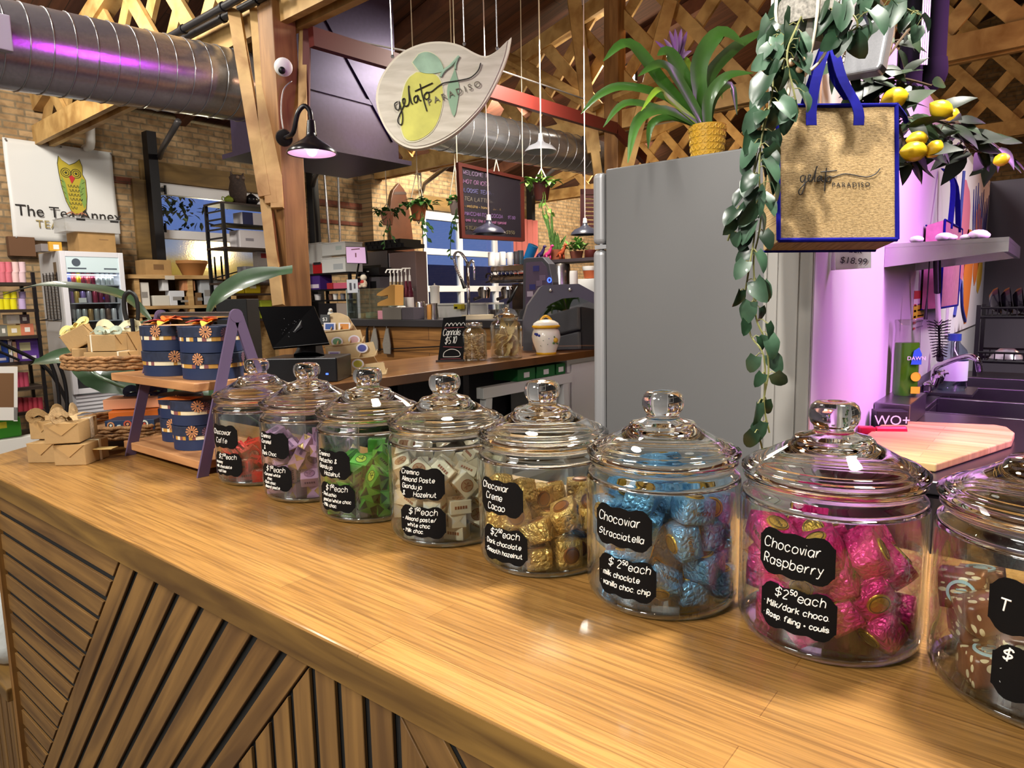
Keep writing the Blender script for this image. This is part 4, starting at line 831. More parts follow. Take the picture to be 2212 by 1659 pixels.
m = MB(); m.prism([sgn(c0[0]+(u-c0[0])*.962-(3 if u > 1050 else 0), c0[1]+(v-c0[1])*.955+(3 if u > 1050 else 0), .001) for u, v in SO], -FW*.003); m.build('face_panel', signwood, SGN)
def spoly(name, pts, m_, e): m = MB(); m.prism([sgn(u, v, e) for u, v in smooth_out(pts, 3)], -FW*.0015); return m.build(name, m_, SGN)
pal = mat('lemon_outline', 'dcd8b8', .6)
lem = [(900, 158), (930, 160), (948, 170), (957, 200), (952, 245), (935, 282), (905, 303), (880, 303), (868, 280), (866, 235), (874, 190), (886, 168)]
spoly('lemon_outline', [(912+(u-912)*1.05, 230+(v-230)*1.04) for u, v in lem], pal, .005); spoly('painted_lemon', lem, mat('lemon_paint', 'c9c660', .6, var=.15, vs=12), .007)
lf1 = [(892, 137), (905, 120), (925, 115), (945, 125), (956, 143), (957, 156), (938, 161), (915, 160), (903, 152)]; lf2 = [(983, 150), (992, 185), (990, 215), (981, 254), (968, 215), (967, 190), (976, 168)]
teal = mat('leaf_paint', '9bbaa0', .6, var=.2, vs=14)
spoly('leaf_outline', [(925+(u-925)*1.09, 139+(v-139)*1.12) for u, v in lf1], pal, .005); spoly('painted_leaf', lf1, teal, .0095); spoly('painted_leaf', lf2, mat('leaf_paint_dark', '8aaa8c', .6), .007)
m = MB(); m.tube(catmull([sgn(u, v, .009) for u, v in ((952, 168), (960, 155), (975, 143), (992, 124))]), .006, 6); m.tube(catmull([sgn(u, v, .009) for u, v in ((984, 152), (985, 140), (991, 126))]), .004, 6); m.build('painted_stem', teal, SGN)
LOGO = ['12,14 5,12 4,3 9,0 14,10 14,14', '14,12 12,-10 6,-25 1,-26 0,-18 8,-8 18,2 24,10 25,15 21,14 20,4 25,1 31,7 38,30 40,33 37,26 34,4 36,1', '47,13 41,10 40,2 45,3 49,13 49,3 52,2', '60,30 57,10 55,-20', '47,21 82,24', '66,12 60,8 60,1 66,1 69,8 66,12 74,10 86,14 100,17 118,14 134,11 150,10 166,17 175,28']
def logo(put, r, k=None):
    m = MB()
    for st in LOGO: m.tube(catmull([put(*[float(a) for a in p.split(',')]) for p in st.split()], 4), r, 5)
    return m
ca, sa = math.cos(math.radians(20)), math.sin(math.radians(20))
def sput(x, y): x, y = (x-9)*1.2, (y-7)*1.2; return sgn(860+x*ca-y*sa, 231-(x*sa+y*ca), .012)
inkblack = mat('sign_ink', '24211c', .6)
logo(sput, .0026).build('script_lettering', inkblack, SGN)
a = sput(70, -8); text('lettering', 'PARADISO', .037, frame(sput(112, -6.5), sput(155, -6)-sput(70, -6), sput(112, 5)-sput(112, -6)), mat('sign_ink_grey', '6a6454', .6), SGN, .0008, space=1.45)
for (u, v) in ((848, 122), (1003, 95), (1074, 105)):
    p = sgn(u, v); m = MB(); m.tube([p, V((p.x, p.y, CEIL(p.x)))], .0035, 5); m.ball(p, .008, 8); m.build('hanging_cable', galv, SGN)
# ---------------------------------------------------------------- kitchen corner on the right
def blade(mb, pts, w, face, cup=.18, n=4, k=None, tip=.06, start=.45):
    """long leaf along a path: widest in the middle third, folded along its midrib; face = direction its front looks to"""
    P_ = catmull(pts, n); m_ = len(P_); rows = []; kk = mb.k if k is None else k
    for i, p in enumerate(P_):
        t = i/(m_-1); d = (P_[min(i+1, m_-1)]-P_[max(0, i-1)]).normalized(); f = V(face); s = d.cross(f)
        s = s.normalized() if s.length > 1e-4 else d.orthogonal().normalized()
        nn = s.cross(d).normalized(); ww = w/2*(start+(1-start)*min(1, t*3))*(1 if t < .55 else max(tip, math.cos((t-.55)/.45*PI/2)))
        rows.append([p-s*ww+nn*ww*cup*2, p-s*ww*.5+nn*ww*cup*.7, p, p+s*ww*.5+nn*ww*cup*.7, p+s*ww+nn*ww*cup*2])
    vv = [[mb.b.verts.new(q) for q in r] for r in rows]
    for i in range(m_-1):
        for j in range(4):
            f = mb.b.faces.new((vv[i][j], vv[i+1][j], vv[i+1][j+1], vv[i][j+1])); f.material_index = kk
wallwhite = mat('wall_paint', 'cac7cb', .45)
WX = .15; WY0 = .81
m = MB(); m.span((.055, WY0, 0), (WX, 4.92, 2.16)); struct(m.build('wall_kitchen', wallwhite, None, world=True))
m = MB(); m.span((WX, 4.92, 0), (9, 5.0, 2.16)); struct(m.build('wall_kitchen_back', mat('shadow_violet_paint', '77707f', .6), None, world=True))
gloss = mat('grey_gloss_film', '86837f', .18, .0, bump=.12, bs=5)
m = MB(); m.span((.045, WY0-.012, 0), (WX+.002, WY0-.001, 2.16))
for a in (.048, .072, .118, .147): m.span((a-.003, WY0-.017, 0), (a+.003, WY0-.012, 2.16))
struct(m.build('trim_2', gloss, None, world=True))
# steel shelf on the wall
q0, q1 = at(1914, 527, x=WX+.003), at(2165, 497, z=at(1914, 527, x=WX+.003).z)
SZ = q0.z
SH = thing('steel_shelf', 'bright stainless wall shelf above the sink', 'shelf', (WX, q0.y, SZ-.06))
m = MB(); m.span((WX+.001, q0.y, SZ-.012), (q1.x, q0.y+.62, SZ)); m.span((q1.x-.012, q0.y, SZ-.04), (q1.x, q0.y+.62, SZ-.0125)); m.build('shelf_plate', steel, SH)
for yy in (q0.y, q0.y+.55):
    m = MB(); m.prism([(WX+.001, yy, SZ-.0125), (q1.x-.012, yy, SZ-.0125), (q1.x-.012, yy, SZ-.04), (WX+.001, yy, SZ-.07)], (0, .01, 0)); m.build('bracket', steel, SH)
for i, (u, v, r) in enumerate(((1968, 516, .020), (2013, 506, .024), (2036, 508, .018), (2065, 503, .016), (2092, 500, .026), (2108, 503, .02))):
    p = at(u, v+6, z=SZ); p = V((min(max(p.x, WX+.04), q1.x-.04), min(max(p.y, q0.y+.05), q0.y+.57), SZ)); m = MB(); m.ball((p.x, p.y, SZ+r*.55), (r, r*1.2, r*.55), 14)
    tag(m.build('white_pebble', whiteplastic, None, smooth=True), ['smallest pale pebble at the near end of the steel shelf', 'large pale pebble on the steel shelf left of its twin', 'pale pebble touching the large one on the steel shelf', 'pale pebble in the middle of the steel shelf', 'biggest white pebble near the shelf corner', 'white pebble right of the biggest one on the shelf'][i], 'pebble', 'white pebbles on the steel shelf')
# sink
darksteel = mat('brushed_steel_dark', '8d8793', .3, 1., bump=.04, bs=200, stretch=(1, 30, 1))
SK = thing('sink_unit', 'three-bowl stainless sink along the violet lit wall', 'sink', (.45, 2.7, 0))
m = MB(); z = 1.0; yb = [2.02, 2.42, 2.84, 3.26]
m.span((.165, 1.86, z-.02), (.21, 3.6, z)); m.span((.72, 1.86, z-.02), (.80, 3.6, z))
for a in yb: m.span((.21, a-.012, z-.30), (.72, a+.012, z+.003))
m.span((.21, 1.86, z-.02), (.72, 2.008, z)); m.span((.21, 3.272, z-.02), (.72, 3.6, z))
m.span((.195, 2.0, z-.31), (.21, 3.28, z-.02)); m.span((.72, 2.0, z-.31), (.735, 3.28, z-.02)); m.span((.21, 2.0, z-.31), (.72, 3.28, z-.30)); m.build('sink_bowls', darksteel, SK, bevel=.003)
m = MB(); m.prism([(.153, 1.86, z), (.166, 1.86, z), (.166, 1.86, z+.06), (.153, 1.86, z+.09)], (0, 1.74, 0)); m.build('backsplash', darksteel, SK)
for x, y in ((.2, 1.9), (.77, 1.9), (.2, 3.56), (.77, 3.56)): m = MB(); m.cyl((x, y, 0), (x, y, z-.02), .02, None, 10); m.build('leg', darksteel, SK)
chrome = mat('chrome', 'd5d2d8', .08, 1.)
fb = at(2030, 832, x=.215)
FA = thing('faucet', 'chrome swing faucet with cross handles over the sink', 'faucet', (fb.x, fb.y, z+.0605))
m = MB(); m.span((.168, fb.y-.10, z+.03), (.20, fb.y+.10, z+.075)); m.build('faucet_body', chrome, FA, bevel=.01, seg=3)
m = MB(); m.tube(catmull([(.19, fb.y, z+.06), (.195, fb.y, z+.12), at(2040, 785, x=.23), at(2085, 770, x=.30), at(2110, 776, x=.345), at(2116, 800, x=.352)], 5), .011, 12); m.build('spout', chrome, FA, smooth=True)
for s in (-1, 1):
    m = MB(); p = V((.205, fb.y+s*.075, z+.075)); m.cyl(p-V((0, 0, .02)), p+V((.01, 0, .02)), .012, None, 10)
    for a in range(4): m.tube([p+V((.01, 0, .02)), p+V((.01+.02*math.cos(a*PI/2), .03*math.sin(a*PI/2), .026))], [.006, .008], 8)
    m.build('cross_handle', chrome, FA, smooth=AUTO)
# prep table and cutting board
TBZ = 1.028
PT = thing('prep_table', 'dark steel prep table under the cutting board', 'table', (.5, 1.35, 0))
m = MB(); m.span((.16, .88, TBZ-.03), (.85, 1.84, TBZ)); m.build('table_top', darksteel, PT, bevel=.003)
for x, y in ((.2, .92), (.81, .92), (.2, 1.8), (.81, 1.8)): m = MB(); m.cyl((x, y, 0), (x, y, TBZ-.03), .02, None, 10); m.build('leg', darksteel, PT)
bz = TBZ+.001; bt = bz+.02
c4 = [at(1915, 908, z=bt), at(2150, 917, z=bt), at(2176, 922, z=bt), at(2192, 934, z=bt), at(2186, 950, z=bt), at(2022, 1002, z=bt)]; c4.append(c4[5]+V((-.20, .03, 0))); c4 = [V((p.x, p.y, bz)) for p in c4]
boardwood = staves('board_wood', ('cfae78', 'bd9660'), .9, .05, (3, 40, 1), .5, (0, 1), 0, .25, .0006, 'a87a4c')
m = MB(); m.prism(c4, (0, 0, .02)); tag(m.build('cutting_board', boardwood, None, bevel=.004, seg=3), 'pale wooden cutting board behind the raspberry jar', 'cutting board')
m = MB(); m.span((.153, 1.85, 1.0), (.1655, 1.855, 1.01)); m.b.clear()
LZ = 1.10
m = MB(); m.span((.152, 1.50, TBZ+.001), (.25, 1.80, LZ)); tag(m.build('steel_ledge', darksteel, None, bevel=.003), 'dark steel ledge the green soap bottle stands on', 'ledge')
# soap bottle
sb = at(1932, 850, z=LZ); sx, sy = .202, 1.70
SO_ = thing('soap_bottle', 'clear bottle of green dish soap with a blue and white label', 'bottle', (sx, sy, LZ))
wd = (at(1960, 800, y=sy).x-at(1908, 800, y=sy).x)*.52; hz = at(1932, 690, y=sy).z-LZ
M2 = Mx.Rotation(math.radians(28), 3, 'Z')
m = MB(); m.lathe([(0, .001), (wd*.9, .001), (wd, .01), (wd, hz*.68), (wd*.97, hz*.70), (0, hz*.70)], (sx, sy, LZ), 26, sy=.62, M=M2); m.build('soap', mat('green_soap', '4f9a1c', .15, emit=None, trans=.25, ior=1.33), SO_, smooth=AUTO)
m = MB(); m.lathe([(wd*1.03, .0005), (wd*1.05, .01), (wd*1.05, hz*.72), (wd*1.0, hz*.86), (wd*1.12, hz*.98), (wd*1.08, hz), (wd*.9, hz*.995), (wd*.5, hz*.93), (0, hz*.92)], (sx, sy, LZ), 26, sy=.62, M=M2); m.build('bottle_shell', glass('soap_shell', 'f2f4ee', .05, .6, 2.4, .05), SO_, smooth=AUTO)
def onb(x, y, e=.003):
    p = V((x, -wd*.66-e, y)); return V((sx, sy, LZ))+M2@p
m = MB(); m.prism([onb(wd*.1, hz*.42), onb(wd*.95, hz*.42), onb(wd*.95, hz*.56), onb(wd*.7, hz*.64), onb(wd*.3, hz*.6)], M2@V((0, -.001, 0)), 0); m.k = 1; m.lathe([(0, 0), (wd*.42, 0), (wd*.4, .001)], onb(wd*.55, hz*.26, .004), 18, M=M2@Mx.Rotation(PI/2, 3, 'X'), k=1); m.prism([onb(wd*.2, hz*.04), onb(wd*.95, hz*.04), onb(wd*.95, hz*.13), onb(wd*.2, hz*.13)], M2@V((0, -.001, 0)), 1)
m.build('label', [mat('label_blue', '2d62b8', .4), mat('label_yellow', 'e3c22b', .4)], SO_)
text('lettering', 'DAWN', .017, frame(onb(wd*.52, hz*.5, .0055), M2@V((1, 0, 0)), (0, 0, 1)), whiteplastic, SO_, .0004)
# scrub brush hanging under the shelf
br = at(2026, 556, x=.24)
BB = thing('bottle_brush', 'bottle brush with splayed bristles hanging under the steel shelf', 'brush', at(2030, 770, x=.24))
P3 = [at(2024, 556, x=.24), at(2025, 632, x=.24), at(2028, 700, x=.24), at(2030, 768, x=.24)]
m = MB(); m.tube(P3[:2], [.012, .011], 10); m.build('handle', black, BB, smooth=AUTO)
m = MB(); m.tube(P3[1:3], .008, 10); m.build('shaft', whiteplastic, BB, smooth=AUTO)
m = MB(); a, b = P3[2], P3[3]; m.tube([a, b], .004, 6); m.tube([b, b+(b-a)*.15], .012, 8)
for k in range(13):
    p = a.lerp(b, k/13)
    for j in range(10): an = j*PI/5; dd = RT*math.cos(an)+FW*math.sin(an); m.tube([p, p+dd*(.038-.0012*k)+UP*(.012-.0022*k)], .0017, 4)
m.build('bristles', black, BB)
m = MB(); m.tube([at(2008, 560, x=.23), at(2003, 640, x=.23), at(1999, 690, x=.23)], [.002, .002, .006], 8); tag(m.build('thin_whisk', blackmetal, None), 'thin black wire brush hanging left of the bottle brush', 'brush')
# water jug, tags and notices on the wall
def bottle(name, lab, cat, p, r, h, col, cap, group=None, capc='e8e8ea', lbl=None, mt=None, kind=0):
    T_ = thing(name, lab, cat, p, 0, group)
    m = MB(); m.lathe([(0, 0), (r*.96, 0), (r, h*.03), (r, h*.62), (r*.86, h*.72), (r*.42, h*.84), (r*.38, h*.9), (0, h*.9)] if kind == 0 else [(0, 0), (r*.96, 0), (r, h*.04), (r, h*.9), (r*.9, h*.95), (0, h*.95)], p, 18); m.build('body', mt or mat('c_'+col, col, .35), T_, smooth=AUTO)
    m = MB(); rr = r*.46 if kind == 0 else r*.9; m.lathe([(rr, h*.88 if kind == 0 else h*.94), (rr, h), (0, h)], p, 14); m.build('cap', mat('c_'+capc, capc, .4), T_, smooth=AUTO)
    if lbl: m = MB(); m.lathe([(r*1.01, h*.18), (r*1.015, h*.19), (r*1.015, h*.52), (r*1.01, h*.53)], p, 18); m.build('label', mat('c_'+lbl, lbl, .5), T_, smooth=AUTO)
    return T_
p = V((.25, 2.62, 1.0)); pq = at(2062, 800, z=1.0)
m = MB(); m.span((.167, 2.5, 1.001), (.32, 2.75, 1.012)); tag(m.build('drain_ledge', darksteel, None), 'steel strip between sink bowls carrying the water jug', 'ledge')
bottle('water_jug', 'clear plastic water jug with a blue cap behind the brush', 'jug', V((.235, 2.62, 1.0125)), .055, .24, 'c9d2e2', 1, None, '2c4c9c', 'dfe6f0', glass('jug_plastic', 'cfd8e6', .12, .6, 2, .1))
NC = thing('price_card', 'white price card below the jute tote reading pack 18.99', 'card', at(1843, 585, d=1.58))
a, b, c, d_ = at(1803, 500, d=1.60), at(1882, 505, d=1.56), at(1882, 579, d=1.56), at(1805, 583, d=1.60)
m = MB(); m.prism([a, b, c, d_], FW*.002); m.build('card_sheet', mat('paper', 'f2eef4', .7), NC)
m = MB(); pm = at(1800, 540, d=1.61); m.prism([a+FW*.003, d_+FW*.003, d_+FW*.003+V((-.035, .02, 0)), a+FW*.003+V((-.035, .02, 0))], FW*.002); m.build('acrylic_clip', mat('acrylic', 'b5b5b8', .2, alpha=.6), NC)
ex = (b-a); text('lettering', 'Pack', .021, frame(at(1843, 540, d=1.575), ex, UP), mat('card_ink', '3a3340', .6), NC, .0003); text('lettering', '$18.99', .021, frame(at(1844, 564, d=1.575), ex, UP), mat('card_ink', '3a3340', .6), NC, .0003)
CH = thing('care_chart', 'small red and yellow instruction chart stuck on the kitchen wall', 'notice', at(1984, 690, x=WX))
y0, y1 = at(1972, 660, x=WX).y, at(1996, 660, x=WX).y; z1, z0 = at(1984, 628, x=WX).z, at(1984, 692, x=WX).z
m = MB(); m.span((WX+.001, y0, z0), (WX+.002, y1, z1)); m.build('chart_sheet', mat('chart_paper', 'e6c9d8', .6), CH)
m = MB(); m.span((WX+.002, y0, z1-.03), (WX+.003, y1-.1, z1)); m.k = 1; m.span((WX+.002, y0, z0+.01), (WX+.003, y1, z0+.06)); m.k = 0
for k in range(5): zz = z1-.05-k*.022; m.span((WX+.002, y0+.01, zz-.008), (WX+.003, y0+.06, zz)); m.k = 2; m.span((WX+.002, y0+.09, zz-.005), (WX+.003, y1-.02, zz)); m.k = 0
m.build('chart_print', [mat('label_red', 'c03a3a', .5), mat('label_yellow', 'e3c22b', .4), mat('ink_grey', '777080', .6)], CH)
WB = thing('snack_carton', 'black carton with white letters beside the cutting board', 'box', at(1885, 905, z=TBZ))
wq = V((.205, 1.44, TBZ+.001)); m = MB(); m.box(wq+V((0, 0, .03)), (.085, .05, .06), .5); m.build('carton', mat('carton_ink', '1b1520', .5), WB, bevel=.002)
M3 = Mx.Rotation(.5, 3, 'Z'); text('lettering', 'WO+', .04, frame(wq+M3@V((0, -.0256, .032)), M3@V((1, 0, 0)), (0, 0, 1)), whiteplastic, WB, .0004)
m = MB(); rp = V((.195, 1.30, TBZ+.022)); m.tube([rp, rp+V((.07, .04, .0))], [.011, .013], 10); m.box(rp+V((-.02, -.01, 0)), (.04, .03, .02), .5); tag(m.build('red_scoop', mat('red_plastic', 'c21838', .35), None, bevel=.003), 'small red plastic scoop beside the cutting board', 'scoop')
# dish rack with bowls and plates
rk0 = at(2105, 690, x=.32); DZ = 1.0+.004
DR = thing('dish_rack', 'black two-tier dish rack beside the sink bowls', 'dish rack', (.5, 3.45, DZ))
ry0, ry1, rx0, rx1, rz1, rz2 = 3.30, 3.58, .26, .76, 1.08, 1.36
for x in (rx0, rx1):
    for y in (ry0, ry1): m = MB(); m.box((x, y, (DZ+rz2)/2), (.018, .018, rz2-DZ)); m.build('frame_post', blackmetal, DR)
for zz, nm in ((rz1, 'lower_tier'), (rz2-.06, 'upper_tier')):
    m = MB()
    for y in (ry0, ry1): m.tube([(rx0, y, zz), (rx1, y, zz)], .008, 6); m.tube([(rx0, y, zz+.045), (rx1, y, zz+.045)], .006, 6)
    for k in range(14): x = rx0+(rx1-rx0)*k/13; m.tube([(x, ry0, zz+.045), (x, ry0, zz), (x, ry1, zz), (x, ry1, zz+.045)], .003, 5)
    m.build(nm, blackmetal, DR)
for k in range(4):
    x = rx0+.035+k*.048; m = MB(); My = Mx.Rotation(PI/2-.15, 3, 'Y'); m.lathe([(0, 0), (.035, 0), (.062, .02), (.07, .04), (.066, .04), (.05, .018), (0, .008)], (x, 3.43, rz2+.012), 20, M=My); tag(m.build('black_bowl', mat('gloss_bowl', '17131c', .2), None, smooth=AUTO), ['glossy black bowl at the near end of the dish rack', 'second glossy black bowl on the dish rack', 'third glossy black bowl on the dish rack', 'fourth glossy black bowl beside the pale plates'][k], 'bowl', 'black bowls on the dish rack')
for k in range(3):
    x = rx0+.245+k*.05; m = MB(); My = Mx.Rotation(PI/2-.12, 3, 'Y'); m.lathe([(0, 0), (.06, 0), (.115, .012), (.113, .016), (.06, .006), (0, .006)], (x, 3.43, rz2+.058), 26, M=My); tag(m.build('dinner_plate', mat('cream_plate', 'd8cfae', .25), None, smooth=AUTO), ['cream plate next to the black bowls on the rack', 'middle cream plate on the dish rack', 'cream plate farthest from the black bowls'][k], 'plate', 'cream plates on the dish rack')
for k in range(2):
    m = MB(); m.lathe([(0, .05), (.03, .05), (.05, .035), (.075, 0), (.071, 0), (.046, .03), (0, .044)], (rx0+.12+k*.19, 3.43, rz1+.009), 22); tag(m.build('steel_bowl', mat('pearl_bowl', 'c9c3cc', .2, .5), None, smooth=AUTO), ['upturned pale bowl under the black bowls on the lower tier', 'upturned pale bowl under the plates on the lower tier'][k], 'bowl', 'upturned bowls on the lower tier')
# painting on the wall
y0, y1 = 3.05, 4.75; z0, z1 = 1.22, 2.10
PA = thing('wall_painting', 'painting of orange fruit and blue leaves on the kitchen wall', 'painting', (WX, 4.0, z0))
m = MB(); m.span((WX+.001, y0, z0), (WX+.012, y1, z1)); m.build('canvas', mat('canvas_white', 'd9d2dc', .6), PA)
PF = lambda a, b: V((WX+.0125, y0+(y1-y0)*a, z0+(z1-z0)*b))
pc = {'o': mat('paint_orange', 'd8752c', .6), 'b': mat('paint_blue', '28318c', .6), 'p': mat('paint_pink', 'c86a8a', .6), 'y': mat('paint_yellow', 'c99a2a', .6)}
def blob(nm, c, r, k, n=14, ph=0., amp=.15): m = MB(); m.prism([PF(c[0]+r[0]*math.cos(2*PI*i/n)*(1+amp*math.sin(3*2*PI*i/n+ph)), c[1]+r[1]*math.sin(2*PI*i/n)*(1+amp*math.sin(3*2*PI*i/n+ph))) for i in range(n)], (.0015+.0007*(k == 'b'), 0, 0)); m.build(nm, pc[k], PA)
blob('orange_fruit', (.42, .36), (.13, .30), 'o'); blob('orange_fruit', (.66, .56), (.12, .26), 'o', ph=1); blob('yellow_fruit', (.80, .40), (.09, .18), 'y', ph=2); blob('pink_shape', (.24, .6), (.12, .30), 'p', ph=.5)
for k in range(9):
    a = PF(.5+.05*k, .55+.035*(k % 3)); dd = V((0, .05*(k-4)*.6, .28)); m = MB(); s_ = V((0, .028, 0)); m.prism([a-s_*.3, a+dd*.5-s_, a+dd, a+dd*.5+s_, a+s_*.3], (.003, 0, 0)); m.build('blue_leaf', pc['b'], PA)
m = MB(); m.tube(catmull([PF(.1, .1), PF(.2, .3), PF(.28, .15), PF(.4, .05)], 5), .012, 6); m.tube(catmull([PF(.12, .9), PF(.1, .5), PF(.14, .3)], 5), .012, 6); m.build('blue_outline', pc['b'], PA)
# ---------------------------------------------------------------- jute tote
jute = staves('jute_weave', ('a3906c', '8b7853'), .0034, .0022, (160, 420, 1), .9, (0, 2), 0, .4, .0005, '9a7e54')
blue = mat('blue_webbing', '10106c', .9, var=.1, vs=60, spec=.1)
def tote(o, ex, ey, ez, w, h, dep, lab, face=None, full=True):
    """jute bag: o = lower corner of its front, ex/ez its width and height directions, ey into the bag"""
    ex, ey, ez = V(ex).normalized(), V(ey).normalized(), V(ez).normalized(); o = V(o)
    T_ = thing('jute_tote', lab, 'bag', o, 0, rot=Mx((ex, ey, ez)).transposed().to_euler())
    pt = lambda x, z, y=0.: o+ex*x+ez*z+ey*y
    M_ = Mx(((ex.x, ey.x, ez.x, o.x), (ex.y, ey.y, ez.y, o.y), (ex.z, ey.z, ez.z, o.z), (0, 0, 0, 1)))
    def loc(mb, nm, mt, **kw):
        bmesh.ops.transform(mb.b, matrix=M_.inverted(), verts=mb.b.verts); b_ = mb.build(nm, mt, T_, **kw); b_.matrix_parent_inverse = Mx.Identity(4); WM[b_.name] = M_; return b_
    m = MB(); m.grid(lambda a, b: pt(w*a+.006*(b-.5)*(1-b)*(1 if a > .5 else -1), h*b, -.008*math.sin(PI*a)*math.sin(PI*b)-.0015*math.sin(a*9)*b), 18, 18); loc(m, 'front_panel', face or jute, smooth=True)
    m = MB(); m.grid(lambda a, b: pt(w*a, h*b*.97-.005, dep), 4, 4); m.face([pt(0, -.002), pt(w, -.002), pt(w, -.005, dep), pt(0, -.005, dep)]); m.face([pt(0, 0), pt(0, h), pt(0, h*.95, dep), pt(0, -.005, dep)]); m.face([pt(w, 0), pt(w, h), pt(w, h*.95, dep), pt(w, -.005, dep)]); loc(m, 'back_and_sides', face or jute)
    m = MB()
    for a, b in (((0, 0), (0, h)), ((w, 0), (w, h)), ((0, 0), (w, 0)), ((0, h), (w, h))): m.tube([pt(*a), pt(*b)], .0042, 8)
    m.tube([pt(0, -.005, dep), pt(w, -.005, dep)], .0036, 8); m.tube([pt(0, h*.95, dep), pt(w, h*.95, dep)], .0036, 8); m.tube([pt(w, h), pt(w+.05, h+.003, dep*.8), pt(w+.062, h-.002, dep)], .005, 6)
    loc(m, 'blue_piping', blue)
    return T_, pt, loc
D_ = 1.25
o_ = at(1682, 519, d=D_); ex_ = at(1938, 517, d=D_)-o_; ez_ = at(1677, 229, d=D_)-o_
T1, pt, loc = tote(o_, ex_, FW, ez_, ex_.length, ez_.length, .075, 'natural jute tote bag with blue handles hanging by the wall end')
w, h = ex_.length, ez_.length
def strap(P_, wd_, nm, yoff):
    m = MB(); Q_ = catmull(P_, 5); e = V(ex_).normalized()
    for a, b in zip(Q_, Q_[1:]): m.hexa([a-e*wd_/2, a+e*wd_/2, a+e*wd_/2+FW*.002, a-e*wd_/2+FW*.002, b-e*wd_/2, b+e*wd_/2, b+e*wd_/2+FW*.002, b-e*wd_/2+FW*.002])
    return loc(m, nm, blue, weld=True)
hook = at(1790, 85, d=D_+.02)
strap([at(1751, 270, d=D_-.016), at(1751, 232, d=D_-.012), at(1762, 165, d=D_-.004), hook-UP*.004, at(1815, 165, d=D_-.004), at(1850, 232, d=D_-.012), at(1853, 270, d=D_-.016)], .019, 'handle', 0)
strap([at(1733, 240, d=D_+.07), at(1755, 165, d=D_+.05), hook+FW*.006, at(1800, 165, d=D_+.05), at(1830, 215, d=D_+.07)], .019, 'handle', 0)
def bput(x, y): return pt((1720-1680+x)*w/257, (519-397+y)*h/290, -.0095)
b_ = logo(bput, .0011); loc(b_, 'script_lettering', mat('bag_ink', '1b1613', .7))
o = text('lettering', 'PARADISO', .0118, Mx.Identity(4), mat('bag_ink', '1b1613', .7), T1, .0003, space=1.35)
o.matrix_parent_inverse = Mx.Identity(4); o.matrix_basis = Mx(((1, 0, 0, (1720-1680+112)*w/257), (0, 0, -1, -.0098), (0, 1, 0, (519-397-7)*h/290), (0, 0, 0, 1)))
HK = thing('ceiling_hook', 'steel rod the jute tote and planter hang from', 'hook', hook)
m = MB(); m.tube([(hook.x, hook.y, hook.z-.006), (hook.x-.006, hook.y, hook.z+.0), (hook.x, hook.y, hook.z+.012), (hook.x, hook.y, CEIL(hook.x))], .0035, 8); m.build('rod', galv, HK)
# second tote on the wall
y0 = 2.25; o2 = V((WX+.07, y0, 1.37)); tote(o2, (0, 1, 0), (-1, 0, 0), (0, 0, 1), .55, .33, .06, 'pink jute tote with blue edges hung against the kitchen wall', mat('pink_jute', 'b0708a', .8, var=.1, vs=40))
m = MB(); m.tube(catmull([(WX+.07, y0+.15, 1.68), (WX+.06, y0+.25, 1.86), (WX+.02, y0+.3, 1.93), (WX+.06, y0+.35, 1.86), (WX+.07, y0+.42, 1.68)], 5), .013, 6, flat=.2); tag(m.build('blue_strap', blue, None), 'blue strap of the pink tote looped over a wall peg', 'strap')
# ---------------------------------------------------------------- hanging planter with vines
leafm = mat('vine_leaf', '2f4735', .38, var=.35, vs=30, coat=.1); leafd = mat('vine_leaf_dark', '1c3020', .3, var=.3, vs=30); stemm = mat('vine_stem', '6a6a3a', .6)
PD = 1.16
HP = thing('hanging_planter', 'pierced white pot in a macrame hanger with trailing philodendron vines', 'plant', at(1740, 100, d=PD))
pc_ = at(1742, 62, d=PD)
m = MB(); m.lathe([(0, -.03), (.028, -.03), (.040, .0), (.046, .045), (.044, .046), (.038, .002), (0, -.01)], pc_, 28); m.build('pot', mat('pierced_white', '7f7c75', .7, var=.12, vs=160), HP, smooth=AUTO)
m = MB(); m.lathe([(.0475, .0), (.049, .02), (.0475, .04)], pc_, 28); m.build('lace_sleeve', mat('lace', '7f7b74', .9, var=.4, vs=200), HP, smooth=True)
cord = mat('cotton_cord', 'd8cdb8', .8)
m = MB()
for k in range(4):
    a = k*PI/2+.6; e = V((math.cos(a), math.sin(a), 0)); m.tube(catmull([pc_+V((0, 0, .42)), pc_+e*.035+V((0, 0, .2)), pc_+e*.052+V((0, 0, .03)), pc_+e*.03+V((0, 0, -.045)), pc_+V((0, 0, -.075))], 4), .0028, 6)
m.tube(catmull([pc_+V((0, 0, -.075)), at(1712, 165, d=PD-.03), at(1702, 200, d=PD-.03), at(1692, 235, d=PD-.02)], 4), .004, 6); m.tube([pc_+V((0, 0, .42)), V((pc_.x, pc_.y, CEIL(pc_.x)))], .0035, 6); m.build('macrame_cord', cord, HP, smooth=True)
for u, v in ((1709, 135), (1732, 131), (1727, 150)): m = MB(); m.ball(at(u, v, d=PD-.05), .0065, 14); m.build('wooden_bead', mat('bead_wood', 'c8a888', .5), HP, smooth=True)
q = random.Random(11); mv = MB(); ml = MB()
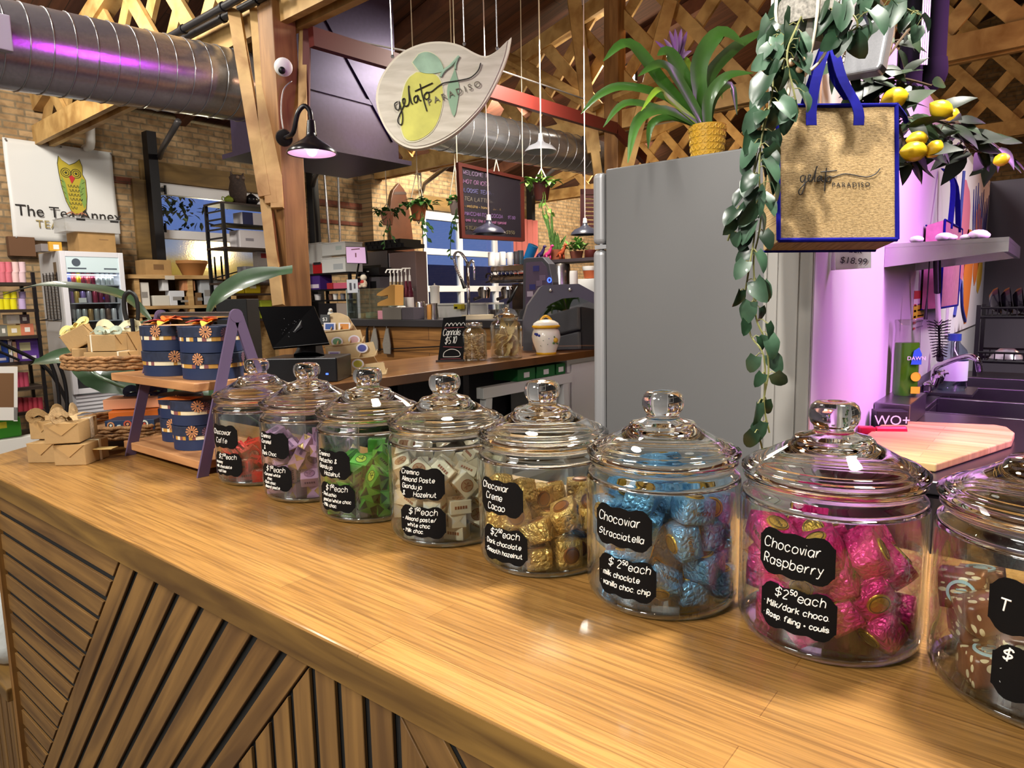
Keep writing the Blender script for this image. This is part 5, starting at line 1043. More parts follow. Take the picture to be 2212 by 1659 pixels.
def vine(P_, n, size, spread, dep=.06):
    Q_ = catmull([at(u, v, d=PD+dd) for u, v, dd in P_], 8); mv.tube(Q_, .0016, 5)
    for i in range(n):
        p = Q_[int((i+.5)/n*(len(Q_)-1))]; s = q.choice((-1, 1)); off = RT*(s*q.uniform(.3, 1)*spread)+UP*q.uniform(-.6, .3)*spread+FW*q.uniform(-1, .6)*spread
        b = p+off; mv.tube([p, p+off*.5+UP*.004, b], .0009, 4)
        dn = (-UP*q.uniform(.5, 1)+RT*s*q.uniform(0, .7)+FW*q.uniform(-.4, .3)); nr = -FW*q.uniform(.4, 1)+RT*q.uniform(-.7, .7)+UP*q.uniform(.0, .8)
        sz = size*q.uniform(.75, 1.2); ml.leaf(b, dn, nr, sz, sz*.86, q.uniform(.2, .8), q.uniform(.05, .22), k=q.random() < .35, nl=8, heart=True)
vine([(1705, 40, 0), (1672, 110, -.03), (1668, 200, -.05), (1645, 300, -.05), (1640, 380, -.05), (1645, 450, -.04)], 24, .041, .017)
vine([(1690, 50, .0), (1655, 160, .03), (1650, 260, .0), (1632, 340, -.02), (1625, 430, -.03), (1630, 500, -.02), (1618, 580, -.02), (1608, 640, 0)], 17, .039, .015)
vine([(1655, 380, 0), (1640, 500, 0), (1628, 560, 0), (1632, 640, 0), (1634, 690, 0), (1652, 735, 0), (1660, 800, 0), (1650, 870, 0), (1662, 935, 0)], 11, .036, .016)
vine([(1640, 600, .02), (1625, 660, .02), (1620, 720, .02), (1648, 765, .0), (1652, 840, .0), (1640, 930, .0), (1655, 1000, .02)], 9, .034, .015)
vine([(1740, 20, -.03), (1720, 60, -.05), (1700, 120, -.06), (1715, 200, -.06), (1725, 245, -.05)], 16, .038, .02)
vine([(1760, 10, 0), (1800, 20, -.05), (1840, 30, -.05), (1850, 60, -.05), (1800, 80, -.04)], 15, .040, .02)
vine([(1740, -20, .03), (1700, 10, 0), (1680, 60, 0), (1700, 90, -.04), (1690, 150, -.04)], 16, .038, .02)
vine([(1770, -30, 0), (1830, -20, 0), (1900, -10, 0), (1960, 20, .0), (2000, 40, .04)], 16, .040, .018)
vine([(1640, 330, -.03), (1615, 420, -.03), (1590, 470, -.02), (1572, 520, 0)], 5, .032, .012)
mv.build('vine_stems', stemm, HP); ml.build('foliage', [leafm, leafd], HP, smooth=True)
# lemon garland
GL = thing('lemon_garland', 'artificial lemon branch with dark leaves and yellow lemons over the kitchen wall', 'garland', at(1990, 290, d=1.5))
mv = MB(); ml = MB(); GD = 1.42
lfa = mat('garland_leaf', '33422c', .4, var=.35, vs=25); lfb = mat('garland_leaf_dark', '1b2416', .45, var=.3, vs=25)
def sprig(P_, n, size, spread):
    Q_ = catmull([at(u, v, d=GD+dd) for u, v, dd in P_], 8); mv.tube(Q_, .0028, 6)
    for i in range(n):
        p = Q_[int((i+.5)/n*(len(Q_)-1))]; s = 1 if i % 2 else -1; dn = RT*s*q.uniform(.2, 1)+UP*q.uniform(-1, .35)+FW*q.uniform(-.7, .5); b = p+dn.normalized()*spread*q.uniform(.3, 1)
        mv.tube([p, b], .0014, 4); sz = size*q.uniform(.75, 1.25); ml.leaf(b, dn, -FW*q.uniform(.3, 1)+UP*q.uniform(.1, 1)+RT*q.uniform(-.5, .5), sz, sz*.5, q.uniform(.1, .7), q.uniform(.04, .16), k=q.random() < .55, nl=6)
sprig([(1800, 60, 0), (1835, 130, 0), (1870, 170, 0), (1905, 175, 0), (1950, 170, 0), (2010, 185, .05)], 30, .066, .02)
sprig([(1850, 140, .0), (1880, 190, .0), (1900, 230, 0), (1940, 270, 0), (1955, 320, 0), (1975, 360, 0)], 34, .066, .025)
sprig([(1940, 250, 0), (1985, 260, .0), (2030, 262, .05), (2080, 270, .1), (2130, 300, .15), (2175, 335, .2)], 36, .066, .03)
sprig([(1960, 330, 0), (2000, 300, .05), (2050, 290, .1), (2090, 310, .12), (2120, 330, .12)], 26, .066, .025)
sprig([(1880, 170, 0), (1920, 120, 0), (1950, 80, 0), (1985, 40, 0)], 7, .05, .012)
sprig([(1920, 120, 0), (1930, 60, .05), (1900, 0, .05)], 6, .055, .015)
mv.build('branch', mat('garland_stem', '5a4634', .7), GL); ml.build('foliage', [lfa, lfb], GL, smooth=True)
lemm = mat('lemon_skin', 'e8bd22', .35, bump=.06, bs=300, var=.06, vs=20)
for u, v, r, a in ((1932, 212, .021, .3), (2033, 237, .019, -.5), (1981, 301, .0165, .1), (1974, 327, .021, .05), (2018, 322, .016, .9), (2057, 250, .014, 1.2), (2163, 345, .014, .4)):
    m = MB(); c = at(u, v, d=GD-.03+(u > 2050)*.12); e = (RT*math.cos(a)+UP*math.sin(a)); Mq = Mx((e, FW, e.cross(FW))).transposed()@Mx.Rotation(PI/2, 3, 'Y')
    m.lathe([(0, -r*1.45), (r*.18, -r*1.32), (r*.5, -r*1.05), (r*.88, -r*.55), (r, 0), (r*.9, r*.55), (r*.55, r*1.02), (r*.2, r*1.25), (r*.1, r*1.42), (0, r*1.45)], c, 20, M=Mq); m.build('lemon', lemm, GL, smooth=True)
# grey panel, pipes and cables up at the wall end
GP = thing('moulded_tray', 'grey moulded metal panel tilted behind the hanging vines', 'panel', at(1880, 160, d=1.33))
e1, e2 = at(1926, 24, d=1.30)-at(1838, 45, d=1.36), at(1815, 165, d=1.36)-at(1838, 45, d=1.36); o0 = at(1838, 45, d=1.36); nn = e1.cross(e2).normalized(); nn = nn if nn.dot(FW) > 0 else -nn
R2 = [(0, .06), (.03, 0), (.92, 0), (1, .07), (1, .9), (.93, 1), (.05, 1), (0, .92)]
m = MB(); m.prism([o0+e1*a+e2*b for a, b in R2], nn*.03); m.build('moulded_plate', mat('grey_powdercoat', '86868a', .35, .4, var=.06, vs=300), GP, bevel=.006, seg=3)
m = MB(); m.prism([o0+e1*a+e2*b-nn*.001 for a, b in ((.05, .2), (.8, .09), (.9, .12), (.92, .22), (.82, .2), (.05, .32))], -nn*.002); m.build('handle_slot', black, GP)
m = MB(); p = o0+nn*.03+e1*.5+e2*.3; m.tube([p, V((p.x, p.y, CEIL(p.x)))], .006, 6); m.build('hanger', galv, GP)
for (u, r, v1, lab) in ((1965, .032, 190, 'left grey drain pipe behind the lemon garland'), (2017, .030, 168, 'right grey drain pipe with an elbow under the roof')):
    p = at(u, v1, d=2.05); m = MB(); m.tube([p, V((p.x, p.y, CEIL(p.x)))], r, 16)
    if u > 2000: m.tube(catmull([p+V((0, 0, .05)), p, p+V((-.05, .02, -.02)), p+V((-.12, .08, -.03))], 5), r*1.12, 16)
    else: m.ball(p, r*1.02, 14)
    tag(m.build('drain_pipe', mat('grey_pvc', '151418', .9, spec=.1), None, smooth=AUTO), lab, 'pipe')
m = MB()
for k in range(4): p = at(1988+k*4.5, 140, d=2.0); m.tube([p, V((p.x, p.y, CEIL(p.x)))], .0028, 5)
tag(m.build('cable_bundle', whiteplastic, None), 'bundle of white cables between the two grey drain pipes', 'cables')
# ---------------------------------------------------------------- bromeliad on the fridge
pb = at(1500, 336, z=FZ); pb = V((pb.x, max(pb.y, fy+.1), FZ+.0005))
BR = thing('bromeliad', 'bromeliad with a purple flower in a honeycomb yellow pot on the fridge', 'plant', pb)
dB = (pb-CAM).dot(FW); sB = dB/FPX
m = MB(); rT, rBm, hP = 39*sB, 33*sB, 70*sB; m.lathe([(0, 0), (rBm, 0), (rT, hP), (rT*.96, hP), (rBm*.94, .01), (0, .01)], pb, 40); yel = mat('yellow_glaze', 'c79a2e', .3); o = m.build('pot', yel, BR, smooth=AUTO)
m = MB()
for r_ in range(5):
    for k in range(20):
        a = 2*PI*(k+.5*(r_ % 2))/20; t = (r_+.55)/5.1; rr = rBm+(rT-rBm)*t; e = V((math.cos(a), math.sin(a), 0)); c = pb+e*rr+V((0, 0, hP*t)); Mq = e.to_track_quat('Z', 'Y').to_matrix(); m.lathe([(hP*.085, .0), (hP*.07, .0022), (hP*.05, 0)], c, 6, M=Mq)
m.build('honeycomb_relief', mat('yellow_glaze_rim', 'dbb14a', .3), o)
m = MB(); m.lathe([(0, hP*.9), (rT*.94, hP*.9)], pb, 20); m.build('soil', mat('soil', '2a2018', .9), BR)
brl = mat('bromeliad_leaf', '3f6a26', .34, var=.25, vs=9, coat=.2); brp = mat('bromeliad_lime', '7fa62c', .4)
base = pb+V((0, 0, hP*.85))
BL = [([(1440, 190), (1360, 96), (1303, 132)], 30, -.1, 0), ([(1440, 212), (1350, 188), (1296, 205), (1255, 246)], 22, -.06, 0), ([(1430, 238), (1350, 224), (1303, 275)], 18, -.14, 0), ([(1440, 240), (1378, 262), (1356, 352)], 24, -.18, 0), ([(1455, 255), (1408, 268), (1400, 322)], 18, .03, 0), ([(1482, 180), (1445, 116), (1420, 120)], 34, -.03, 0), ([(1508, 150), (1556, 72), (1607, 98)], 36, -.05, 0), ([(1525, 180), (1590, 102), (1676, 55)], 28, .04, 0), ([(1530, 215), (1570, 166), (1628, 158)], 24, -.08, 0), ([(1540, 215), (1578, 185), (1592, 248)], 20, .08, 0), ([(1465, 175), (1425, 140), (1378, 165)], 26, -.12, 0), ([(1490, 170), (1476, 130), (1455, 160)], 22, .06, 1), ([(1535, 190), (1552, 178), (1560, 215)], 14, .1, 1), ([(1445, 215), (1420, 195), (1385, 240)], 16, -.16, 1), ([(1520, 200), (1545, 150), (1580, 110)], 24, .1, 0)]
for P_, wpx, dz, kk in BL:
    m = MB(); n_ = len(P_); pts = [base+(RT*.0+V((0, 0, 0)))]+[at(u, v, d=dB+dz*(i+1)/n_) for i, (u, v) in enumerate(P_)]
    blade(m, pts, wpx*sB*1.02, -FW+UP*.35, .12, 5, start=.7); m.build('leaf', [brl, brp][kk], BR, smooth=True)
m = MB()
for u, v, u2, v2 in ((1462, 110, 1458, 62), (1460, 112, 1434, 84), (1468, 112, 1484, 68), (1468, 118, 1494, 110), (1460, 105, 1446, 66), (1472, 128, 1478, 105), (1464, 108, 1472, 62), (1455, 118, 1415, 88)):
    a, b = at(u, v+12, d=dB+.02), at(u2, v2, d=dB+q.uniform(-.02, .05)); blade(m, [a, a.lerp(b, .5)+UP*.004, b], 9*sB, -FW, .2, 4)
m.tube([base, at(1470, 130, d=dB+.02)], .006, 6); m.build('flower', mat('bromeliad_flower', '7e5a86', .5), BR, smooth=True)
# ---------------------------------------------------------------- tiered stand with hat boxes at the counter's left
lila = mat('lilac_powdercoat', '665572', .4, .2)
acacia = wood('acacia_board', '8a5a35', 'c58f5e', (1.6, 12, 8), 2.4, .5)
ST = thing('tiered_stand', 'two-tier wooden stand with lilac A-shaped ends and a steel rod', 'stand', (-1.1, .02, CZ))
ya = .03; ap = at(490, 668, y=ya); al = at(347, 675, y=ya); zr = (ap.z+al.z)/2-.012; xr, xl = -.905, -1.245
U_ = 1.262; LW = 1.083
m = MB(); m.span((-1.345, -.075, LW-.02), (-.925, .135, LW)); m.build('lower_shelf', acacia, ST, bevel=.002)
m = MB(); m.span((-1.395, -.072, U_-.02), (-.935, .118, U_)); m.build('upper_shelf', acacia, ST, bevel=.002)
xr = -.914; xl = -1.30
for x in (xr, xl):
    m = MB()
    for s in (-1, 1): a, b = V((x, ya+s*.108, CZ)), V((x, ya+s*.004, zr)); m.hexa([a+V((-.003, -.013, 0)), a+V((.003, -.013, 0)), a+V((.003, .013, 0)), a+V((-.003, .013, 0)), b+V((-.003, -.013, 0)), b+V((.003, -.013, 0)), b+V((.003, .013, 0)), b+V((-.003, .013, 0))])
    m.lathe([(.0, -.0035), (.016, -.0035), (.016, .0035), (0, .0035)], (x, ya, zr), 20, M=Mx.Rotation(PI/2, 3, 'Y'))
    m.build('end_frame', lila, ST)
m = MB(); m.cyl((xl, ya, zr), (xr, ya, zr), .010, None, 16); m.build('rod', steel, ST, smooth=AUTO)
navy = mat('navy_card', '1f2c4d', .5); navyp = mat('navy_print', '20283f', .6, var=.35, vs=55)
stripe = [mat('stripe_cream', 'dccfae', .6), mat('stripe_ochre', 'b5863a', .6), mat('stripe_wine', '7c4a4a', .6), navy]
orange = mat('orange_card', 'd2691f', .5); peach = mat('peach_card', 'dd9a72', .6); ribo = mat('orange_ribbon', 'd9641c', .5); ribr = mat('red_ribbon', 'c2281e', .5); riby = mat('yellow_ribbon', 'e0a640', .5)
def hatbox(x, y, z, rx, ry, h, lab, ros, col='peach', bow=None, seed=0, grp='navy oval hat boxes'):
    T_ = thing('hat_box', lab, 'box', (x, y, z), 0, grp); q = random.Random(seed)
    m = MB(); m.lathe([(0, 0), (.985, 0), (.985, h*.45), (0, h*.45)], (x, y, z), 48, sx=rx, sy=ry); m.build('box_body', navy, T_, smooth=AUTO)
    m = MB(); n = 44
    for k in range(n):
        a, b = 2*PI*k/n, 2*PI*(k+1)/n; kk = q.choice((0, 0, 1, 1, 2, 3)); P_ = [V((x+rx*math.cos(t), y+ry*math.sin(t), 0)) for t in (a, b)]
        m.face([P_[0]+V((0, 0, z+h*.44)), P_[1]+V((0, 0, z+h*.44)), P_[1]+V((0, 0, z+h*.61)), P_[0]+V((0, 0, z+h*.61))], kk)
    m.build('striped_band', stripe, T_)
    m = MB(); m.lathe([(0, h*.6), (1.02, h*.6), (1.025, h*.98), (1.0, h), (0, h)], (x, y, z), 48, sx=rx, sy=ry); L_ = m.build('lid', navyp, T_, smooth=AUTO)
    for a, zz, r in ros:
        m = MB(); c = V((x+rx*1.03*math.cos(a), y+ry*1.03*math.sin(a), z+h*zz)); nr = V((math.cos(a)/rx, math.sin(a)/ry, 0)).normalized(); t = V((0, 0, 1)).cross(nr); up = V((0, 0, 1))
        for k in range(12):
            an = 2*PI*k/12; d = t*math.cos(an)+up*math.sin(an); s = t*-math.sin(an)+up*math.cos(an); m.face([c+d*r*.18+nr*.001-s*r*.04, c+d*r+nr*.001-s*r*.16, c+d*r+nr*.001+s*r*.16, c+d*r*.18+nr*.001+s*r*.04])
        m.build('rosette', mat('peach_print', 'c88a5c', .6) if (a, zz, r) == ros[0] else mat('plum_print', '6e4a58', .6), L_)
    if bow:
        m = MB(); c = V((x, y, z+h+.001)); k = 0
        for a, ln, kk, hh in ((.2, .05, 0, .016), (2.6, .055, 0, .02), (3.6, .05, 1, .004), (5.4, .055, 1, .006), (1.4, .035, 0, .03), (4.4, .04, 2, .01)):
            d = V((math.cos(a), math.sin(a)*.7, 0)); m.leaf(c+V((0, 0, .004)), d+V((0, 0, hh*24)), V((0, 0, 1))-d*.3, ln*1.35, .03, .5, .2, k=kk, nl=5)
        m.ball(c+V((0, 0, .006)), (.008, .008, .006), 8); m.build('ribbon_bow', [ribo, riby, ribr], T_, solid=.001)
    return T_
cam_a = lambda x, y: math.atan2(CAM.y-y, CAM.x-x)
H1 = .062
pos = [(-1.03, .025, .084, .066, 0, U_, 'bottom right'), (-1.03, .025, .086, .067, 1, U_, 'top right'), (-1.212, .005, .080, .060, 0, U_, 'bottom left'), (-1.212, .005, .080, .060, 1, U_, 'top left'),
       (-1.10, .005, .062, .052, 0, LW, 'bottom right'), (-1.10, .005, .062, .052, 1, LW, 'top right'), (-1.235, .035, .060, .052, 0, LW, 'bottom left'), (-1.235, .035, .060, .052, 1, LW, 'top left')]
for i, (x, y, rx, ry, lv, zz, w_) in enumerate(pos):
    a = cam_a(x, y); up_ = zz == U_; h = H1 if up_ else .060
    hatbox(x, y, zz+.0005+lv*(h+.002), rx, ry, h, f"navy oval hat box, {w_} of the four on the {'upper' if up_ else 'lower'} shelf", [(a-.55+.3*(i % 3), .80, .0145), (a+.35, .75, .012), (a+1.1, .8, .012)], bow=(lv == 1 and up_), seed=i)
for k, (x, y, z, a, lab, mt) in enumerate(((-1.07, .0, U_+.127+.001, .35, 'peach gift card lying on the top right hat box', peach), (-1.25, .02, U_+.127+.001, -.2, 'peach gift card lying on the top left hat box', peach), (-1.1, .0, LW+.124, .5, 'orange gift card on the hat boxes of the lower shelf', orange))):
    m = MB(); m.box((x-.02, y-.02, z+.0012), (.095, .05, .0015), a); tag(m.build('gift_card', mt, None), lab, 'card')
# kraft boxes on the counter end
def giftbox(c, w, d, h, rz, lab, mt=None, tie=None, grp=None, tilt=None, cat='gift box', flap=True, bow=None):
    T_ = thing('gift_box', lab, cat, c, 0, grp); R3 = Mx.Rotation(rz, 3, 'Z')
    if tilt: R3 = R3@Mx.Rotation(tilt[0], 3, 'X')@Mx.Rotation(tilt[1], 3, 'Y')
    c = V(c); m = MB(); m.box(c+R3@V((0, 0, h/2)), (w, d, h), rot=R3); m.build('carton', mt or kraft, T_, bevel=.0015)
    if flap:
        for s in (-1, 1): m = MB(); m.prism([c+R3@V((s*(w/2+.0006), -d/2, h)), c+R3@V((s*(w/2+.0006), d/2, h)), c+R3@V((s*(w/2+.0006), 0, h*.4))], R3@V((s*.001, 0, 0))); m.build('folded_flap', mat('kraft_flap', 'b08c5a', .8), T_)
    if tie:
        m = MB(); e = .0012
        for off in tie[1]: m.box(c+R3@V((off, 0, h/2)), (tie[2], d+2*e, h+2*e), rot=R3)
        m.build('tie_band', tie[0], T_)
    if bow:
        m = MB(); p = c+R3@V((0, 0, h+.002))
        L = bow[1]
        for a in (.2, 2.9): dd = R3@V((math.cos(a), math.sin(a), 0)); blade(m, [p, p+dd*L*.6+V((0, 0, L*.45)), p+dd*L*1.05+V((0, 0, L*.35)), p+dd*L+V((0, 0, L*.08)), p+dd*L*.3+V((0, 0, .002))], L*.42, R3@V((-.2, -1, .3)), .02, 4, tip=.6, start=.6)
        for a in (3.7, 5.5): dd = R3@V((math.cos(a), math.sin(a), 0)); blade(m, [p+V((0, 0, .004)), p+dd*L*.6+V((0, 0, .012)), p+dd*L*1.15+V((0, 0, .003))], L*.3, V((0, 0, 1)), .02, 4, tip=.7, start=.7)
        m.ball(p+V((0, 0, .006)), (.009, .009, .007), 8); m.build('bow', bow[0], T_, solid=.0015)
    return T_
twine = mat('cotton_twine', 'e2d8c0', .8); burl = mat('burlap_ribbon', 'a98d66', .9, var=.2, vs=120, bump=.4, bs=300)
giftbox((-1.335, -.178, CZ), .098, .078, .052, 2.25, 'bottom kraft gift box nearest the tiered stand, tied with printed ribbon', None, (twine, (.012,), .009))
giftbox((-1.425, -.215, CZ), .085, .072, .050, 2.2, 'bottom kraft gift box at the counter corner tied with striped string', None, (twine, (.006, .012, .018), .003))
giftbox((-1.355, -.190, CZ+.056), .115, .078, .050, 2.45, 'upper kraft gift box with a folded burlap bow', None, (mat('lace_paper', 'cbb8a0', .8, var=.3, vs=140), (.02,), .022), bow=(burl, .055))
giftbox((-1.455, -.205, CZ+.054), .07, .062, .046, 2.2, 'upper kraft gift box at the counter corner with a brown burlap knot', None, None, bow=(mat('brown_burlap', '8d7048', .9, bump=.4, bs=300), .05))
m = MB(); p = at(216, 968, d=1.72); m.box(p, (.075, .03, .0015), .7, rot=None); tag(m.build('gift_card', mat('gold_card', 'd0b070', .6), None), 'yellowish card sticking out between the kraft boxes', 'card')
# two-tier wicker tray stand
BC = at(293, 775, d=2.03); bx_, by_ = BC.x, BC.y; UT = BC.z
wick = mat('wicker', '9a7046', .7, var=.35, vs=60, bump=.5, bs=120)
BS = thing('wicker_tray_stand', 'two-tier wicker tray stand with a black leather loop handle', 'stand', (bx_, by_, CZ))
for nm, zz, r in (('lower_tray', CZ+.02, .185), ('upper_tray', UT-.018, .183)):
    m = MB(); m.lathe([(0, 0), (r*.96, 0), (r*.96, .006), (0, .006)], (bx_, by_, zz), 40)
    for k in range(4): 
        ring = [V((bx_+(r+.003*math.sin(a*26+k*3))*math.cos(a), by_+(r+.003*math.sin(a*26+k*3))*math.sin(a), zz+.006+k*.0095+.001*math.sin(a*26))) for a in [2*PI*j/104 for j in range(105)]]
        m.tube(ring, .006 if k in (0, 3) else .0048, 6)
    m.build(nm, wick, BS, smooth=True)
m = MB(); m.cyl((bx_, by_, CZ+.02), (bx_, by_, UT+.12), .006, None, 10)
for k in range(3): a = k*2.1; m.cyl((bx_+.12*math.cos(a), by_+.12*math.sin(a), CZ), (bx_+.12*math.cos(a), by_+.12*math.sin(a), CZ+.02), .008, None, 8)
m.build('stem', blackmetal, BS)
m = MB(); t0 = V((bx_, by_, UT+.115)); wl = RT*.020
m.tube(catmull([t0-wl*.8, t0-wl*1.0+V((0, 0, .03)), t0-wl*.85+V((0, 0, .068)), t0+V((0, 0, .083)), t0+wl*.85+V((0, 0, .068)), t0+wl*1.0+V((0, 0, .03)), t0+wl*.8], 5), .007, 8, flat=.5); m.build('leather_loop', mat('black_leather', '1b1817', .35), BS, smooth=True)
zt = UT-.0105
off = lambda dx, dy: (bx_+RT.x*dx-FW.x*dy*-1*0+FW.x*(-dy), by_+RT.y*dx+FW.y*(-dy), zt)
def onT(dx, dn, dz=0.): n2 = V((FW.x, FW.y, 0)).normalized(); r2 = V((RT.x, RT.y, 0)).normalized(); return V((bx_, by_, zt+dz))+r2*dx-n2*dn
ang = math.atan2(RT.y, RT.x)
yb = mat('yellow_bow', 'e6d88a', .6)
giftbox(onT(-.018, .09), .125, .055, .040, ang, 'flat kraft gift box at the front of the wicker tray', None, (twine, (.035,), .004))
giftbox(onT(-.106, .055), .075, .075, .05, ang+.5, 'kraft gift box at the tray edge under the tilted one', None, (mat('brown_cord', '8b7355', .8), (.0,), .004))
giftbox(onT(-.028, .088, .042), .085, .05, .046, ang-.1, 'kraft gift box stacked on the flat one with a pale green bow', None, (twine, (-.03,), .004), bow=(mat('sage_ribbon', 'a8b4a2', .6), .035))
giftbox(onT(-.115, .05, .056), .07, .06, .052, ang+.3, 'tilted kraft gift box with a pale yellow bow', None, None, tilt=(0, -.5), bow=(yb, .035))
giftbox(onT(-.05, .0), .11, .09, .092, ang, 'tall kraft gift box with cream striped ribbon behind the others', None, (mat('cream_ribbon', 'd9cfa8', .6), (-.03, -.02, 0, .02), .006), bow=(mat('cream_ribbon', 'd9cfa8', .6), .055))
zl = CZ+.0275
def onL(dx, dn, dz=0.): p = onT(dx, dn); return V((p.x, p.y, zl+dz))
giftbox(onL(.03, -.02), .22, .12, .055, ang+.35, 'long orange gift box with a navy ribbon in the lower wicker tray', orange, (navy, (.03,), .02), flap=False)
giftbox(onL(.0, -.03, .0575), .20, .10, .03, ang+.25, 'flat peach gift box resting on the orange one', peach, (mat('lavender_ribbon', '7d78a8', .6), (0,), .004), flap=False, bow=(mat('navy_ribbon', '1c2146', .5), .05))
NB = thing('chocolate_box', 'navy hexagon patterned box leaning at the front of the lower tray', 'gift box', onL(.05, .118))
R3 = Mx.Rotation(ang+.1, 3, 'Z'); c = onL(.05, .118); m = MB(); m.box(c+R3@V((0, 0, .008)), (.125, .07, .016), rot=R3); m.build('box_base', navy, NB); m = MB(); m.box(c+R3@V((0, 0, .0305)), (.132, .076, .029), rot=R3); L_ = m.build('box_lid', mat('navy_pattern', '1f3350', .5), NB, bevel=.001)
m = MB()
for k, (x, z, r) in enumerate(((-.05, .032, .010), (-.028, .026, .008), (-.005, .034, .011), (.02, .024, .009), (.04, .034, .010), (.055, .024, .007))):
    for j, (r1, r2) in enumerate(((.6, 1.), (0, .35))): m.lathe([(r*r1, 0), (r*r1, .0012), (r*r2, .0012), (r*r2, 0)], c+R3@V((x, -.0385, z)), 6 if k % 2 else 16, M=R3@Mx.Rotation(PI/2, 3, 'X'), k=(k+j) % 3)
m.build('printed_rings', [mat('peach_print', 'd89a6a', .6), mat('pale_ring', 'cfd3c4', .6), mat('red_ring', 'b34a30', .6)], L_)
# big leafy plant behind the stand
PL2 = thing('leafy_plant', 'large leafy plant with broad glossy leaves behind the tiered stand', 'plant', (-1.95, .78, 0))
m = MB(); m.lathe([(0, 0), (.13, 0), (.17, .34), (.16, .34), (.125, .03), (0, .03)], (-1.95, .78, .55), 28); m.build('planter', mat('dark_green_pot', '1d2a1f', .4), PL2, smooth=AUTO)
m = MB()
for k in range(3): a = k*2.1; m.cyl((-1.95+.1*math.cos(a), .78+.1*math.sin(a), .55), (-1.95+.15*math.cos(a), .78+.15*math.sin(a), 0), .012, None, 8)
m.cyl((-1.95, .78, .53), (-1.95, .78, .56), .13, None, 20); m.build('pot_stand', blackmetal, PL2)
bl = mat('broad_leaf', '384f34', .3, var=.35, vs=9, coat=.8, spec=.9)
root = V((-1.95, .78, .86))
for P_, w, dd, fc in (([(318, 742), (325, 690), (285, 652), (235, 632), (170, 622), (100, 617), (50, 625), (-10, 642)], .085, 2.45, (.1, -.2, 1)), ([(430, 760), (447, 690), (462, 655), (490, 630), (530, 607), (580, 592), (632, 583)], .10, 2.55, (.1, -.9, .5)), ([(250, 830), (200, 790), (160, 772), (110, 776), (72, 784)], .10, 2.35, (.2, -.5, .9)), ([(330, 940), (300, 850), (255, 812), (200, 792), (150, 790)], .16, 2.5, (.3, -.8, .5)), ([(345, 930), (372, 860), (410, 838), (470, 850)], .14, 2.6, (.1, -.8, .5)), ([(330, 900), (345, 850), (360, 820), (340, 790)], .12, 2.62, (.4, -.8, .3)), ([(400, 950), (440, 880), (470, 845), (500, 830)], .13, 2.58, (0, -.8, .4))):
    pts = [at(u, v, d=dd) for u, v in P_]; m = MB(); m.tube(catmull([root, root.lerp(pts[0], .6)+V((0, 0, .03)), pts[0], pts[1]], 5), [.007]*15+[.005], 8) if False else m.tube(catmull([root, pts[0], pts[1]], 5), .006, 8); blade(m, pts[1:], w, fc, .10, 5, tip=.04 if w != .10 else .4, start=.15); m.build('leaf', bl, PL2, smooth=True)
# ---------------------------------------------------------------- back counter with till, sticker rack and jars
bcw = staves('back_counter_wood', ('a5713c', '8c5c2c'), .7, .06, (3, 50, 1), .3, (1, 0), .3, .4, .0006, '6a431e')
BK = thing('back_counter', 'wooden service counter with the till running behind the jars', 'counter', (-2.5, 2.2, 0))
m = MB(); m.span((-2.86, .72, 1.0), (-2.10, 3.92, 1.05)); m.build('worktop', bcw, BK, bevel=.003)
for y in (.8, 2.1, 3.85):
    for x in (-2.78, -2.2): m = MB(); m.span((x, y, 0), (x+.06, y+.05, 1.0)); m.build('leg', blackmetal, BK)
m = MB(); m.span((-2.84, .8, .1), (-2.81, 3.9, 1.0)); m.build('back_panel', mat('charcoal_panel', '26242a', .6), BK)
BZ = 1.0505
TL = thing('till', 'black touchscreen till on a printer base', 'till', at(640, 800, z=BZ))
pr = at(640, 815, z=BZ); pr = V((-2.38, 1.22, BZ)); ta = ang-.05; R3 = Mx.Rotation(ta, 3, 'Z')
dT = (pr-CAM).dot(FW)
m = MB(); m.box(pr+V((0, 0, .06)), (.36, .25, .12), rot=R3); m.build('printer_base', mat('till_black', '121216', .35), TL, bevel=.006)
m = MB(); m.box(pr+R3@V((.13, -.126, .04)), (.012, .004, .008), rot=R3); m.build('status_light', mat('blue_led', '3050ff', .4, emit='3a5cff', es=4), TL)
s4 = [at(557, 662, d=dT-.02), at(678, 660, d=dT-.02), at(711, 741, d=dT-.14), at(589, 752, d=dT-.14)]; nn = (s4[1]-s4[0]).cross(s4[3]-s4[0]).normalized(); nn = nn if nn.dot(FW) > 0 else -nn
m = MB(); m.prism(s4, nn*.018); m.build('screen', mat('dark_screen', '050507', .18), TL, bevel=.003)
m = MB(); cs = (s4[2]+s4[3])/2; m.tube([(s4[0]+s4[2])/2+nn*.02, pr+V((-.02, .02, .2)), pr+V((0, 0, .12))], [.05, .06, .08], 8); m.build('stand_neck', mat('till_grey', '2b2b30', .4), TL)
q = random.Random(3); m = MB(); e1, e2 = s4[1]-s4[0], s4[3]-s4[0]
for k in range(26): m.ball(s4[0]+e1*q.uniform(.25, .7)+e2*q.uniform(.3, .75)-nn*.001, q.uniform(.0008, .002), 5)
m.build('screen_specks', mat('grey_speck', '8a8a90', .6), TL)
p = at(522, 772, d=3.72); SPB = thing('speaker', 'tall black box standing left of the till', 'speaker', (p.x, p.y, BZ))
hh = at(522, 646, d=3.72).z-BZ
m = MB(); m.box((p.x, p.y, BZ+hh/2), (.165, .18, hh), ang); m.build('cabinet', mat('matt_black', '101011', .7), SPB, bevel=.004)
